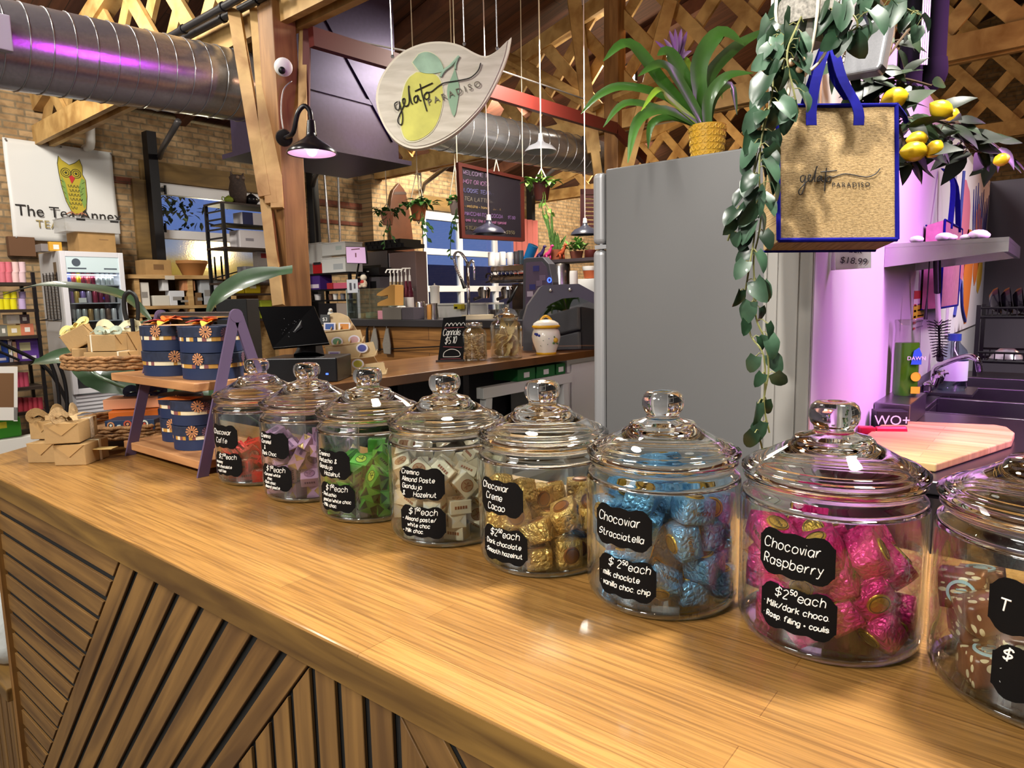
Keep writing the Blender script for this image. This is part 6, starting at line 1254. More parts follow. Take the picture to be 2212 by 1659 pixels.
# sticker rack
rc = V((-2.27, 1.62, BZ)); rdir = V((math.cos(ang), math.sin(ang), 0)); rn = V((-FW.x, -FW.y, 0)).normalized()
rdir = (rdir*.86+V((.0, -.5, 0))*0+rn*.0).normalized()
RK = thing('sticker_rack', 'stepped pale wooden rack of stickers beside the till', 'rack', rc)
ply = mat('birch_ply', 'd6bb8c', .6, var=.06, vs=20)
dR = (rc-CAM).dot(FW); rk = lambda u, v, dd=0.: at(u, v, d=dR+dd)
zc_ = lambda p: V((p.x, p.y, max(p.z, BZ+.001)))
tiers = [((692, 692), (752, 686), 0.10, 24), ((700, 720), (778, 712), .05, 26), ((706, 752), (806, 738), .0, 28), ((712, 795), (828, 782), -.05, 34)]
for k, (a, b, dd, h) in enumerate(tiers):
    A, B = rk(a[0], a[1], dd), rk(b[0], b[1], dd); dn = -UP*(h*dR/FPX); m = MB(); nrm = FW
    m.prism([A, B, zc_(B+dn+RT*.02), zc_(A+dn+RT*.012)], FH*.006)
    A2, B2 = zc_(A+dn+RT*.012), zc_(B+dn+RT*.02); m.prism([A2, B2, B2-FH*.05, A2-FH*.05], V((0, 0, -.006)) if A2.z > BZ+.01 else V((0, 0, .006)))
    for t in (0, .33, .66, 1): c = A2.lerp(B2, t); m.prism([c, c+UP*.03, c-FH*.045+UP*.006, c-FH*.045], RT*.004)
    m.build('tier', ply, RK)
a_, b_, c_, d_ = rk(692, 690, .12), rk(752, 684, .12), rk(828, 810, .1), rk(712, 822, .1)
m = MB(); arc = [a_.lerp(b_, t)+UP*(.03*math.sin(PI*t)) for t in [i/10 for i in range(11)]]; m.prism(arc+[zc_(c_), zc_(d_)], FH*.008); m.build('back_board', ply, RK)
m = MB(); p0, p1 = rk(714, 796, -.05), rk(830, 784, -.05); m.prism([p0, p1, V((p1.x, p1.y, BZ)), V((p0.x, p0.y, BZ))], FH*.01); m.build('front_board', ply, RK)
cols = ['3c5fa8', 'd88a2c', '7fae84', 'd4a6a6', 'a08cc8', '4a4fa0', '8bb08a', 'c9c24a', '5a6cb0']
for k, (u, v, dd, r, lab) in enumerate(((712, 706, .09, 1, 'blue lettered sticker on the top tier of the rack'), (744, 706, .09, 1, 'orange and white sticker on the top tier of the rack'), (728, 738, .04, 0, 'round green sticker on the second tier of the rack'), (765, 734, .04, 0, 'round pale red sticker on the second tier of the rack'), (722, 768, -.02, 1, 'small lilac sticker on the third tier of the rack'), (782, 752, -.01, 0, 'navy shield sticker on the third tier of the rack'), (738, 785, -.06, 0, 'green leafy sticker on the bottom tier of the rack'), (773, 786, -.06, 0, 'dark sticker with a yellow dot on the bottom tier'))):
    c = rk(u, v, dd-.006); m = MB(); w_ = 13*dR/FPX
    T_ = thing('sticker', lab, 'sticker', c, 0, 'stickers in the wooden rack')
    pts = [c+RT*(w_*x)+UP*(w_*y) for x, y in (((-1, -.6), (1, -.6), (1, .7), (-1, .7)) if r else [(math.cos(i*PI/8), .8*math.sin(i*PI/8)) for i in range(16)])]
    m.prism(pts, FW*.001); m.build('backing', mat('paper', 'f2eef4', .7), T_); m = MB(); m.prism([c+(p_-c)*.72-FW*.0004 for p_ in pts], -FW*.0006); m.build('print', mat('c_'+cols[k], cols[k], .5), T_)
PC = thing('price_block', 'small black price block clipped above the sticker rack', 'sign', rk(702, 692, .1))
m = MB(); P0 = rk(702, 690, .09); m.prism([P0+RT*x*.026+UP*y*.03 for x, y in ((-1, -.9), (1, -.9), (1, .9), (-1, .9))], FW*.01); m.build('block', black, PC); text('lettering', '$3', .028, frame(P0-FW*.001, RT, UP), chalk, PC, .0003)
# cannoli chalk sign
cs4 = [at(957, 674, d=4.42), at(1006, 670, d=4.42), at(1000, 766, d=4.28), at(945, 768, d=4.28)]
dz = BZ+.003-min(p.z for p in cs4); CS = thing('chalk_sign', 'small black chalk sign for cannoli standing on the back counter', 'sign', V((cs4[2].x, cs4[2].y, BZ)))
cs4 = [p+V((0, 0, dz)) for p in cs4]; m = MB(); m.prism(cs4, FW*.008); m.build('board', slate, CS)
m = MB(); m.prism([cs4[3]-RT*.012-UP*.004, cs4[2]+RT*.006-UP*.004, cs4[2]+RT*.006+UP*.008, cs4[3]-RT*.012+UP*.008], FW*.03-FW*.0); m.build('foot', mat('dark_wood_foot', '2b1c18', .6), CS)
e1, e2 = cs4[1]-cs4[0], cs4[3]-cs4[0]; cp = lambda x, y: cs4[3]+(cs4[2]-cs4[3])*x-e2*y+e1*0-FW*.0015
m = MB(); hand(m, [('Cannolis', .08, .585, .145, 0), ('$5.10', .20, .40, .15, 0)], cp, .0022, .2, 4, 2, 3)
for k in range(5): m.tube(catmull([cp(.12+.16*k+.16*t, .80+.07*math.sin(PI*t)) for t in (0, .25, .5, .75, 1)], 2), .002, 4)
m.tube(catmull([cp(x, y) for x, y in ((.2, .1), (.22, .2), (.4, .26), (.6, .26), (.8, .2), (.82, .1), (.2, .1))], 3), .0022, 4); m.build('chalk_drawing', chalk, CS)
m = MB(); m.tube([cp(.1, .76), cp(.9, .76)], .002, 4); m.tube([cp(.15, .33), cp(.9, .3)], .002, 4); m.tube([cp(.1, .05), cp(.9, .05)], .0018, 4); m.build('red_chalk_lines', mat('red_chalk', 'a8525a', .8), CS)
# biscuit jars
def bjar(u, d, r, h, lab, lid):
    p = at(u, 766, d=d); p.z = BZ; J = thing('biscuit_jar', lab, 'jar', p)
    m = MB(); m.lathe([(0, .0), (r*.93, 0), (r, h*.04), (r, h*.68), (r*.9, h*.78), (r*.62, h*.84), (r*.62, h*.88), (r*.58, h*.88), (r*.58, h*.84), (r*.88, h*.765), (r*.96, h*.67), (r*.96, h*.05), (0, .006)], p, 40); m.build('jar_body', jarglass, J, smooth=True)
    m = MB(); m.lathe([(0, h*.89), (r*.68, h*.88), (r*.7, h*.92), (r*.66, h*.98), (0, h)] if not lid else [(0, h*.9), (r*.8, h*.88), (r*.82, h*.9), (r*.4, h*.97), (r*.12, h), (r*.2, h*1.06), (r*.12, h*1.1), (0, h*1.1)], p, 32); m.build('lid', lidglass, J, smooth=True)
    return p
bis = mat('biscuit', 'dcb97e', .8, var=.15, vs=80); bis2 = mat('dark_biscuit', 'c4a070', .8, var=.2, vs=80)
q = random.Random(9)
p = bjar(1026, 4.35, .078, .245, 'glass jar of small twisted biscuits next to the chalk sign', 0)
m = MB()
for k in range(190):
    a, r = q.uniform(0, 6.3), .068*math.sqrt(q.random()); c = p+V((r*math.cos(a), r*math.sin(a), .012+.15*q.random())); d = V((q.gauss(0, 1), q.gauss(0, 1), q.gauss(0, .6))).normalized()*.013; m.tube([c-d, c+V((0, 0, .002)), c+d], .0042, 5)
tag(m.build('twisted_biscuits', bis2, None), 'small twisted biscuits filling the jar next to the chalk sign', 'biscuits', None, 'stuff')
p = bjar(1094, 4.5, .105, .30, 'larger glass jar of round wafers beside the ceramic pot', 1)
wf = None
for k in range(30):
    a, r = k*2.4, .062*math.sqrt((k % 9)/9.); c = p+V((r*math.cos(a), r*math.sin(a), .034+.045*(k//9)+.004*(k % 3))); R_ = Euler((q.uniform(.5, 1.3), q.uniform(-.6, .6), a)).to_matrix()
    if wf is None:
        m = MB(); m.lathe([(0, 0), (.03, 0), (.031, .003), (.028, .005), (0, .004)], (0, 0, 0), 18); wf = m.build('round_wafer', bis, None, smooth=AUTO, world=True); w_ = wf
    else: w_ = copy_tree(wf)
    w_.location = c; w_.rotation_euler = R_.to_euler(); tag(w_, 'round pale wafer in the larger biscuit jar', 'biscuit', 'round wafers in the larger jar')
for k, (u, v, t) in enumerate(((1086, 700, -.2), (1112, 702, .35), (1098, 715, .05))):
    c = at(u, v, d=4.5); m = MB(); e = (UP*math.cos(t)+RT*math.sin(t)); s = e.cross(FW); m.prism([c+e*.055, c+s*.025-e*.02, c+s*.018-e*.05, c-s*.018-e*.05, c-s*.025-e*.02], FW*.006); tag(m.build('wafer_fan', bis, None), ['fan wafer leaning left in the larger jar', 'fan wafer leaning right in the larger jar', 'upright fan wafer in the larger jar'][k], 'biscuit')
# ceramic pot
p = at(1180, 754, d=4.75); p.z = BZ; k_ = 4.75/FPX; r = 31*k_; h = 55*k_
CP = thing('ceramic_pot', 'white ceramic pot with yellow rims and a painted lemon', 'pot', p)
glz = mat('cream_glaze', 'e9e2d2', .2); glzy = mat('yellow_rim_glaze', 'd9a21e', .25)
m = MB(); m.lathe([(0, 0), (r*.66, 0), (r*.68, h*.06), (r*.72, h*.14), (r*.95, h*.5), (r, h*.68), (r*.93, h*.88), (r*.8, h*1.0), (r*.78, h*.98), (0, h*.9)], p, 40); m.build('pot_body', glz, CP, smooth=True)
m = MB(); m.lathe([(r*.70, 0), (r*.72, h*.03), (r*.70, h*.07)], p, 40); m.build('yellow_foot', glzy, CP, smooth=True); m = MB(); m.lathe([(r*.8, h*1.0), (r*.96, h*1.03), (r*.99, h*1.08), (r*.9, h*1.13), (r*.8, h*1.12)], p, 40); m.build('yellow_rim', glzy, CP, smooth=True)
m = MB(); m.lathe([(r*.92, h*1.11), (r*.86, h*1.2), (r*.6, h*1.29), (r*.3, h*1.34), (0, h*1.35)], p, 40); L_ = m.build('lid', glz, CP, smooth=True)
m = MB(); m.tube(catmull([p+RT*(-r*.38)+V((0, 0, h*1.3)), p+RT*(-r*.2)+V((0, 0, h*1.42)), p+V((0, 0, h*1.47)), p+RT*(r*.2)+V((0, 0, h*1.42)), p+RT*(r*.38)+V((0, 0, h*1.3))], 4), r*.09, 8); m.build('lid_handle', glzy, L_, smooth=True)
ca_ = math.atan2(CAM.y-p.y, CAM.x-p.x); onp = lambda a, z, e=.003: p+V(((r*.985+e)*math.cos(ca_+a), (r*.985+e)*math.sin(ca_+a), h*z))
m = MB()
for a, z, rr, kk in ((.72, .55, .018, 0), (.72, .55, .009, 0), (.55, .44, .008, 1), (.9, .42, .007, 1), (.6, .68, .006, 1), (-.7, .78, .011, 2), (-.5, .74, .009, 2), (-.85, .8, .008, 2), (.1, .4, .003, 1), (-.2, .55, .003, 1), (.2, .62, .003, 2), (-.4, .35, .003, 1)): m.ball(onp(a, z, 0), (rr, rr, rr), 10, k=kk)
m.build('painted_fruit', [mat('paint_yellow', 'c99a2a', .6), mat('paint_green', '4a6a38', .5), mat('paint_blue', '28318c', .6)], CP, smooth=True)
# curved grey display case
dd = 5.0; gc = lambda u, v, e=0.: at(u, v, d=dd+e)
DC = thing('display_case', 'dark grey display case with an arched window behind the ceramic pot', 'display case', V((gc(1210, 750).x, gc(1210, 750).y, BZ)))
outl = [(1130, 757), (1131, 690), (1140, 660), (1168, 620), (1175, 616), (1250, 613), (1300, 640), (1330, 690), (1330, 752)]
arch = [(1148, 756)]+[(1238+88*math.cos(PI-PI*t*.5-.05), 735-88*math.sin(PI-PI*t*.5-.05)) for t in [i/8 for i in range(9)]]+[(1290, 665), (1320, 752)]
casem = mat('case_grey', '4b4b52', .4, .2); OUT = [V((gc(u, v).x, gc(u, v).y, max(gc(u, v).z, BZ+.001))) for u, v in outl]
inn = [V((gc(u, v).x, gc(u, v).y, max(gc(u, v).z, BZ+.002))) for u, v in arch]
m = MB()
inner = [(1150, 757), (1152, 710), (1166, 680), (1186, 658), (1215, 645), (1250, 642), (1288, 658), (1315, 700), (1318, 752)]; INN = [V((gc(u, v).x, gc(u, v).y, max(gc(u, v).z, BZ+.001))) for u, v in inner]
for i in range(len(OUT)-1):
    f = FH*.03; a, b, c2, d2 = OUT[i], OUT[i+1], INN[i+1], INN[i]; m.hexa([a, b, b+f, a+f, d2, c2, c2+f, d2+f])
m.build('arched_end', casem, DC)
m = MB(); m.prism(INN, FH*.004); m.build('arched_pane', glass('smoke_pane', 'b4aeb8', .16, .5, 2), DC)
m = MB()
for i in range(1, len(OUT)-2): a, b = OUT[i], OUT[i+1]; f = FH*.42; m.hexa([a+FH*.03, b+FH*.03, b+f, a+f, a+FH*.03-UP*.012, b+FH*.03-UP*.012, b+f-UP*.012, a+f-UP*.012])
m.build('curved_hood', casem, DC)
m = MB(); f = FH*.42; m.prism([p_+f for p_ in OUT], FH*.01); m.build('rear_panel', mat('case_dark', '4a4750', .4), DC)
for u, v in ((1189, 628), (1231, 626)): m = MB(); m.ball(gc(u, v, -.012), (.013, .013, .013), 12); m.build('bolt', steel, DC, smooth=True)
# under the back counter
m = MB(); a, b = at(1238, 890, d=4.1), at(1288, 765, d=4.1); UW = thing('white_cabinet', 'white cabinet side under the back counter next to the fridge', 'cabinet', (-2.0, 3.2, 0))
m.span((-2.76, 3.30, 0), (-2.22, 3.84, .985)); m.build('carcass', white, UW, bevel=.003)
m = MB(); m.span((-2.219, 3.34, .06), (-2.205, 3.80, .95)); m.build('door', white, UW, bevel=.004)
WT = thing('white_trestle', 'white painted wooden trestle frame under the back counter', 'trestle', (-2.1, 2.7, 0))
m = MB(); m.beam((-2.19, 2.30, .86), (-2.19, 3.28, .86), .06, .07); m.build('top_rail', white, WT, bevel=.003)
for y, y2 in ((2.36, 2.27), (3.2, 3.26)): m = MB(); m.beam((-2.19, y, .825), (-2.19, y2, 0), .05, .06); m.build('leg', white, WT)
m = MB(); m.beam((-2.19, 2.33, .25), (-2.19, 3.22, .25), .03, .05); m.build('lower_rail', white, WT)
for k, (y, s) in enumerate(((2.75, .20), (2.97, .22), (3.15, .12))):
    G_ = thing('green_carton', ['green carton under the counter, farthest from the fridge', 'middle green carton under the back counter', 'small green carton beside the white cabinet'][k], 'box', (-2.3, y, .8965)); m = MB(); m.span((-2.38, y-s/2+.005, .8965), (-2.17, y+s/2-.005, .975)); m.build('carton', mat('green_carton', '1f6b33', .5), G_, bevel=.002); m = MB(); m.span((-2.1695, y-.03, .915), (-2.1685, y+.03, .95)); m.build('label', whiteplastic, G_)
# ---------------------------------------------------------------- bar behind the service counter
def fbox(name, lab, cat, u0, v0, u1, v1, mt, y=None, x=None, dep=.12, zb=None, bev=.003, grp=None, plate=None, lid=None):
    """box whose near face spans photo pixels (u0, v0)-(u1, v1) on the plane y= (facing the customers) or x= (facing along the room); plate = (a0, b0, a1, b1, material) a printed patch on that face"""
    p, q = at(u0, v1, y=y, x=x), at(u1, v0, y=y, x=x); z0 = p.z if zb is None else zb; z1 = q.z
    lo, hi = (V((p.x, y, z0)), V((q.x, y+dep, z1))) if y is not None else (V((x-dep, p.y, z0)), V((x, q.y, z1)))
    pl = plate if isinstance(plate, list) else [plate] if plate else []
    m = MB(); m.span(lo, hi)
    if not pl and not lid: return tag(m.build(name, mt, None, bevel=bev), lab, cat, grp)
    T_ = thing(name, lab, cat, ((lo.x+hi.x)/2, (lo.y+hi.y)/2, z0), 0, grp); m.build('body', mt, T_, bevel=bev)
    for a0, b0, a1, b1, mm in pl:
        m = MB()
        if y is not None: m.span((p.x+(q.x-p.x)*a0, y-.0015, z0+(z1-z0)*b0), (p.x+(q.x-p.x)*a1, y-.0003, z0+(z1-z0)*b1))
        else: m.span((x+.0003, p.y+(q.y-p.y)*a0, z0+(z1-z0)*b0), (x+.0015, p.y+(q.y-p.y)*a1, z0+(z1-z0)*b1))
        m.build('printed_patch', mm, T_)
    if lid:
        m = MB(); e = V((.008, .008, 0)); m.span(V((lo.x, lo.y, hi.z))-e, V((hi.x, hi.y, hi.z+lid[0]))+e); m.build('lid', lid[1], T_, bevel=.003)
    return T_
def C(h, r=.5, **k): return mat('c_'+h, h, r, **k)
BY = 4.0; BTZ = 1.245
A_, B_ = at(655, 690, y=BY), at(1260, 690, y=BY)
BAR = thing('bar', 'long bar with a dark steel top and a plank front beyond the service counter', 'bar', (-4.6, 4.3, 0))
bx0, bx1 = -6.75, -2.30
m = MB(); m.span((bx0, BY-.06, BTZ-.07), (bx1, BY+.62, BTZ)); m.build('bar_top', mat('dark_steel_top', '4a4a50', .35, .6), BAR, bevel=.004)
m = MB(); m.span((bx0+.05, BY+.02, 0), (bx1-.05, BY+.56, BTZ-.07)); m.build('bar_body', black, BAR)
m = MB(); m.span((bx0+.05, BY, .05), (bx1-.05, BY+.019, BTZ-.075)); m.build('plank_front', staves('bar_planks', ('a87a44', '8f6232'), 1.3, .13, (2, 26, 1), .5, (0, 2), .1, .4, .003, '4a2f18'), BAR)
# tools hanging from hooks on the bar front
for k, (u, v0, v1, big, lab) in enumerate(((793, 708, 745, 0, 'black handled tool hanging at the end of the bar rail'), (808, 705, 758, 1, 'first grey cloth hanging from a bar hook'), (835, 705, 765, 1, 'second grey cloth hanging from a bar hook'))):
    T_ = thing('hanging_cloth' if big else 'hanging_tool', lab, 'cloth' if big else 'tool', at(u, v1, y=BY-.05)); q0, q1 = at(u, v0, y=BY-.045), at(u, v1, y=BY-.045)
    m = MB(); m.tube([q0+V((0, .04, .02)), q0+V((0, .0, .0)), q0+V((0, 0, -.03))], .005, 6); m.build('hook', steel, T_)
    m = MB()
    if big: h_ = q0.z-q1.z; m.prism([q0+V((-.018, 0, -.02)), q0+V((.018, 0, -.02)), q1+V((.065, 0, h_*.35)), q1+V((.06, 0, 0)), q1+V((-.05, 0, 0)), q1+V((-.065, 0, h_*.35))], (0, .02, 0)); m.build('cloth', mat('grey_cloth', '8a847c', .9, bump=.5, bs=30), T_, bevel=.008)
    else: m.tube([q0, q1], [.012, .02], 8); m.build('handle', black, T_)
m = MB(); m.tube([at(780, 757, y=BY-.03), at(955, 748, y=BY-.03)], .006, 6); tag(m.build('bar_rail', blackmetal, None), 'thin dark rail across the plank front of the bar', 'rail')
# rear bench
RY = 5.45
RBN = thing('rear_bench', 'stainless rear bench along the back of the bar', 'bench', (-4.6, 5.8, 0))
m = MB(); m.span((-7.6, RY-.05, 1.16), (-1.9, RY+.75, 1.2)); m.build('bench_top', steel, RBN); m = MB(); m.span((-7.55, RY, 0), (-1.95, RY+.7, 1.16)); m.build('bench_body', C('3a383c', .5), RBN)
# black shelving with white tubs at the left end
SHX = [at(664, 600, y=4.75).x, at(755, 600, y=4.75).x]
RKS = thing('black_shelving', 'black metal shelving with white tubs behind the timber post', 'shelving', ((SHX[0]+SHX[1])/2, 4.9, 0))
zz = [at(700, v, y=4.75).z for v in (590, 625, 648, 690)]
for x in (SHX[0]+.02, SHX[1]-.02):
    for yy in (4.77, 5.05): m = MB(); m.box((x, yy, zz[0]/2), (.035, .035, zz[0])); m.build('upright', blackmetal, RKS)
for z in zz: m = MB(); m.span((SHX[0], 4.75, z-.02), (SHX[1], 5.08, z)); m.build('shelf', blackmetal, RKS)
tub = mat('translucent_tub', 'e2e2e0', .3); z = zz[0]+.001
fbox('storage_tub', 'white tub at the back left on top of the black shelving', 'tub', 668, 525, 694, 588, tub, y=4.9, dep=.16, zb=z, lid=(.012, whiteplastic))
fbox('storage_tub', 'lower white tub in the stack on the black shelving', 'tub', 696, 556, 745, 588, tub, y=4.76, dep=.28, zb=z, lid=(.012, whiteplastic), plate=(.5, .2, .9, .6, C('b8bcc0')))
zt = at(700, 554, y=4.76).z
fbox('storage_tub', 'upper white tub in the stack on the black shelving', 'tub', 696, 523, 745, 553, tub, y=4.76, dep=.28, zb=zt+.006, lid=(.012, whiteplastic), plate=(.6, .4, .85, .75, C('c4d0cc')))
fbox('red_crate', 'small red crate of black bottles beside the white tubs', 'crate', 676, 568, 695, 588, C('b01820', .4), y=4.76, dep=.13, zb=z, plate=(.1, .85, .9, 1.1, C('26242a')))
z = zz[1]+.001
fbox('tea_carton', 'purple carton on the second black shelf', 'box', 667, 592, 690, 621, C('4a2a78'), y=4.77, dep=.2, zb=z, plate=(.1, .1, .9, .35, C('d8c8d8')))
fbox('tea_carton', 'pink carton on the second black shelf', 'box', 720, 610, 751, 621, C('d0607a'), y=4.77, dep=.2, zb=z); fbox('tea_carton', 'red carton beside the pink one on the black shelf', 'box', 706, 611, 718, 621, C('a82830'), y=4.77, dep=.2, zb=z)
z = zz[2]+.001
for k, (u, lab, c) in enumerate(((684, 'white mug at the left of the third black shelf', 'e2dcda'), (712, 'brown mug on the third black shelf', '6a4a3a'), (722, 'white cup beside the brown mug', 'e6e0da'), (738, 'grey tin on the third black shelf', '77757c'))):
    q_ = at(u, 640, y=4.85); m = MB(); r = .05 if k == 0 else .035; m.lathe([(0, 0), (r*.8, 0), (r, .08), (r*.9, .08), (r*.7, .01), (0, .01)], (q_.x, 4.87, z), 16); tag(m.build('mug', C(c, .35), None, smooth=AUTO), lab, 'mug')
z = zz[3]+.001
fbox('dark_carton', 'black carton on the bottom black shelf', 'box', 690, 655, 725, 690, C('17151a'), y=4.78, dep=.2, zb=z); fbox('beige_tin', 'beige square tin on the bottom black shelf', 'tin', 728, 655, 750, 690, C('9a8c84', .4), y=4.78, dep=.2, zb=z)
m = MB(); q_ = at(714, 672, y=4.7); m.ball((q_.x, 4.70, BTZ+.04), (.05, .04, .04), 12); m.ball((q_.x+.03, 4.68, BTZ+.09), (.03, .03, .028), 10); m.k = 1; m.cyl((q_.x+.05, 4.67, BTZ+.088), (q_.x+.075, 4.66, BTZ+.083), .009, .003, 6)
tag(m.build('toy_duck', [whiteplastic, C('e0a030')], None, smooth=True), 'small white toy duck on the bar beside the black shelving', 'toy')
# tablet, oven, steel tower
TB = thing('order_tablet', 'tilted order tablet with a pale pink screen on a black arm', 'tablet', at(768, 640, y=4.5))
pts = [at(u, v, y=4.5) for u, v in ((746, 532), (790, 533), (793, 570), (748, 569))]
m = MB(); m.prism(pts, (0, .02, 0)); m.build('tablet_body', black, TB, bevel=.004)
cc = sum((p for p in pts), V((0, 0, 0)))/4; m = MB(); m.prism([cc+(p-cc)*.93-V((0, .001, 0)) for p in pts], (0, -.001, 0)); m.build('screen', mat('pink_screen', 'd6b4d4', .3, emit='d8a8dc', es=.35), TB)
m = MB(); m.box(cc-V((0, .003, .0)), (.02, .002, .05)); m.box(cc-V((0, .003, -.07)), (.16, .002, .012)); m.build('screen_picture', C('7a4a5a'), TB)
m = MB(); m.tube([cc+V((.02, .02, -.1)), at(770, 600, y=4.55), V((at(770, 600, y=4.55).x, 4.55, BTZ))], .012, 8); m.build('arm', black, TB)
OV = fbox('steel_oven', 'grey steel oven under the black trays', 'oven', 786, 541, 836, 700, mat('warm_steel', '77747a', .3, .9), y=RY, dep=.5, zb=1.201, plate=[(.05, .62, .75, .80, black), (.05, .40, .75, .56, C('3a383c', .3)), (.55, .44, .7, .52, black)])
zo = at(800, 540, y=RY).z
for k, (u0, v0, u1, v1, lab) in enumerate(((777, 530, 870, 539, 'lower black rubber tray on the steel oven'), (785, 517, 862, 529, 'upper black rubber tray on the steel oven'))):
    p_, q_ = at(u0, v1, y=RY), at(u1, v0, y=RY); z = zo+.002+k*.06; m = MB(); m.span((p_.x, RY+.02, z), (q_.x, RY+.4, z+.055))
    for j in range(9): xx = p_.x+(q_.x-p_.x)*(j+.5)/9; m.span((xx-.012, RY+.005, z+.012), (xx+.012, RY+.02, z+.045))
    tag(m.build('rubber_tray', C('141318', .6), None), lab, 'tray', 'black rubber trays on the oven')
fbox('ice_machine', 'tall brown-tinted steel machine behind the syrup bottles', 'machine', 846, 542, 897, 700, mat('brown_steel', '9a8484', .3, .5, bump=.03, bs=200, stretch=(30, 1, 1)), y=RY, dep=.2, zb=1.201, plate=[(.02, .42, .98, .45, steel), (.0, .0, .03, 1, C('a8a0a4', .3))])
PRN = fbox('receipt_printer', 'black receipt printer with a round button beneath the tablet', 'printer', 772, 577, 818, 597, black, y=5.12, dep=.22, plate=[(.45, .4, .55, .6, whiteplastic)])
fbox('printer_plinth', 'grey cabinet the receipt printer stands on', 'cabinet', 774, 598, 820, 700, C('5c595e', .4), y=5.12, dep=.25, zb=.001, plate=(.6, .88, .85, .97, black))
DY = at(786, 620, y=4.62)
TO = thing('plush_toy', 'small cream plush toy with a red bib on the glass case', 'toy', DY); q_ = V((DY.x, 4.62, at(786, 622, y=4.62).z))
m = MB(); m.ball(q_+V((0, 0, .05)), (.05, .04, .05), 12); m.ball(q_+V((-.04, -.02, .02)), (.022, .03, .02), 8); m.ball(q_+V((.04, -.02, .02)), (.022, .03, .02), 8); m.build('body', C('dcc8b0', .9), TO, smooth=True)
m = MB(); m.ball(q_+V((0, 0, .125)), (.042, .04, .042), 12); m.build('head', C('e8dcc8', .9), TO, smooth=True); m = MB(); m.ball(q_+V((0, -.022, .07)), (.035, .02, .028), 10); m.build('bib', C('b83a32', .8), TO, smooth=True); m = MB(); m.ball(q_+V((-.012, .01, .165)), (.03, .03, .02), 10); m.build('cap', C('2a2830', .8), TO, smooth=True)
GC = thing('glass_case', 'glass pastry case on the bar left of the cardboard dispenser', 'display case', at(796, 682, y=BY+.1)); p_, q_ = at(751, 682, y=BY+.12), at(842, 622, y=BY+.12)
m = MB(); z1 = q_.z
for a, b in (((p_.x, BY+.12, BTZ), (q_.x, BY+.123, z1)), ((p_.x, BY+.45, BTZ), (q_.x, BY+.453, z1)), ((p_.x, BY+.12, BTZ), (p_.x+.003, BY+.45, z1)), ((q_.x-.003, BY+.12, BTZ), (q_.x, BY+.45, z1)), ((p_.x, BY+.12, z1), (q_.x, BY+.453, z1+.004)), ((p_.x, BY+.12, BTZ+.13), (q_.x, BY+.45, BTZ+.135))): m.span(a, b)
m.build('panes', glass('case_glass', 'e4ece8', .10, .7, 2), GC)
m = MB()
for x in (p_.x, q_.x):
    for yy in (BY+.12, BY+.45): m.box((x, yy, (BTZ+z1)/2), (.008, .008, z1-BTZ))
m.build('edges', C('b8c4c0', .3), GC)
for k, (fx, c, w, h) in enumerate(((.3, '8aa89a', .09, .07), (.62, '9ab0a4', .11, .075), (.82, 'c8b070', .08, .05), (.12, 'a88a5a', .10, .06))):
    x = p_.x+(q_.x-p_.x)*fx; m = MB(); m.box((x, BY+.28, BTZ+h/2+.001), (w, .1, h)); tag(m.build('pastry_pack', C(c, .5), None, bevel=.012), ['green pack on the left in the glass case', 'wider green pack in the middle of the glass case', 'yellowish pack on the right in the glass case', 'brown pack at the left end of the glass case'][k], 'pack')
NTC = fbox('notice_sheet', 'white notice with dark figures taped on the glass case', 'notice', 750, 603, 772, 633, C('c8ccd6'), y=BY+.116, dep=.003, plate=[(.25, .2, .45, .75, C('50505c')), (.65, .3, .8, .7, C('50505c'))], bev=.0005)
# cardboard dispenser
cq = [at(u, v, y=BY-.03) for u, v in ((815, 661), (853, 660), (853, 616), (845, 615), (815, 634), (813, 638), (823, 640), (838, 637), (838, 644), (823, 650), (815, 655))]
m = MB(); m.prism([V((p.x, p.y, max(p.z, BTZ+.085))) for p in cq], (0, .12, 0)); tag(m.build('card_dispenser', C('b98a48', .8), None), 'open brown cardboard dispenser on the bar', 'dispenser')
p_ = at(838, 668, y=BY+.08); fbox('drawer_box', 'grey drawer box under the cardboard dispenser', 'box', 826, 664, 866, 682, C('6a655f', .6), y=BY-.05, dep=.15, zb=BTZ+.0005); fbox('drawer_box', 'dark grey tray next to the drawer box on the bar', 'tray', 868, 664, 893, 681, C('4a444c', .5), y=BY-.05, dep=.15, zb=BTZ+.0005); fbox('pink_tin', 'little pink tin left of the drawer box', 'tin', 816, 671, 826, 683, C('c88a9a', .5), y=BY+.06, dep=.06, zb=BTZ+.0005)
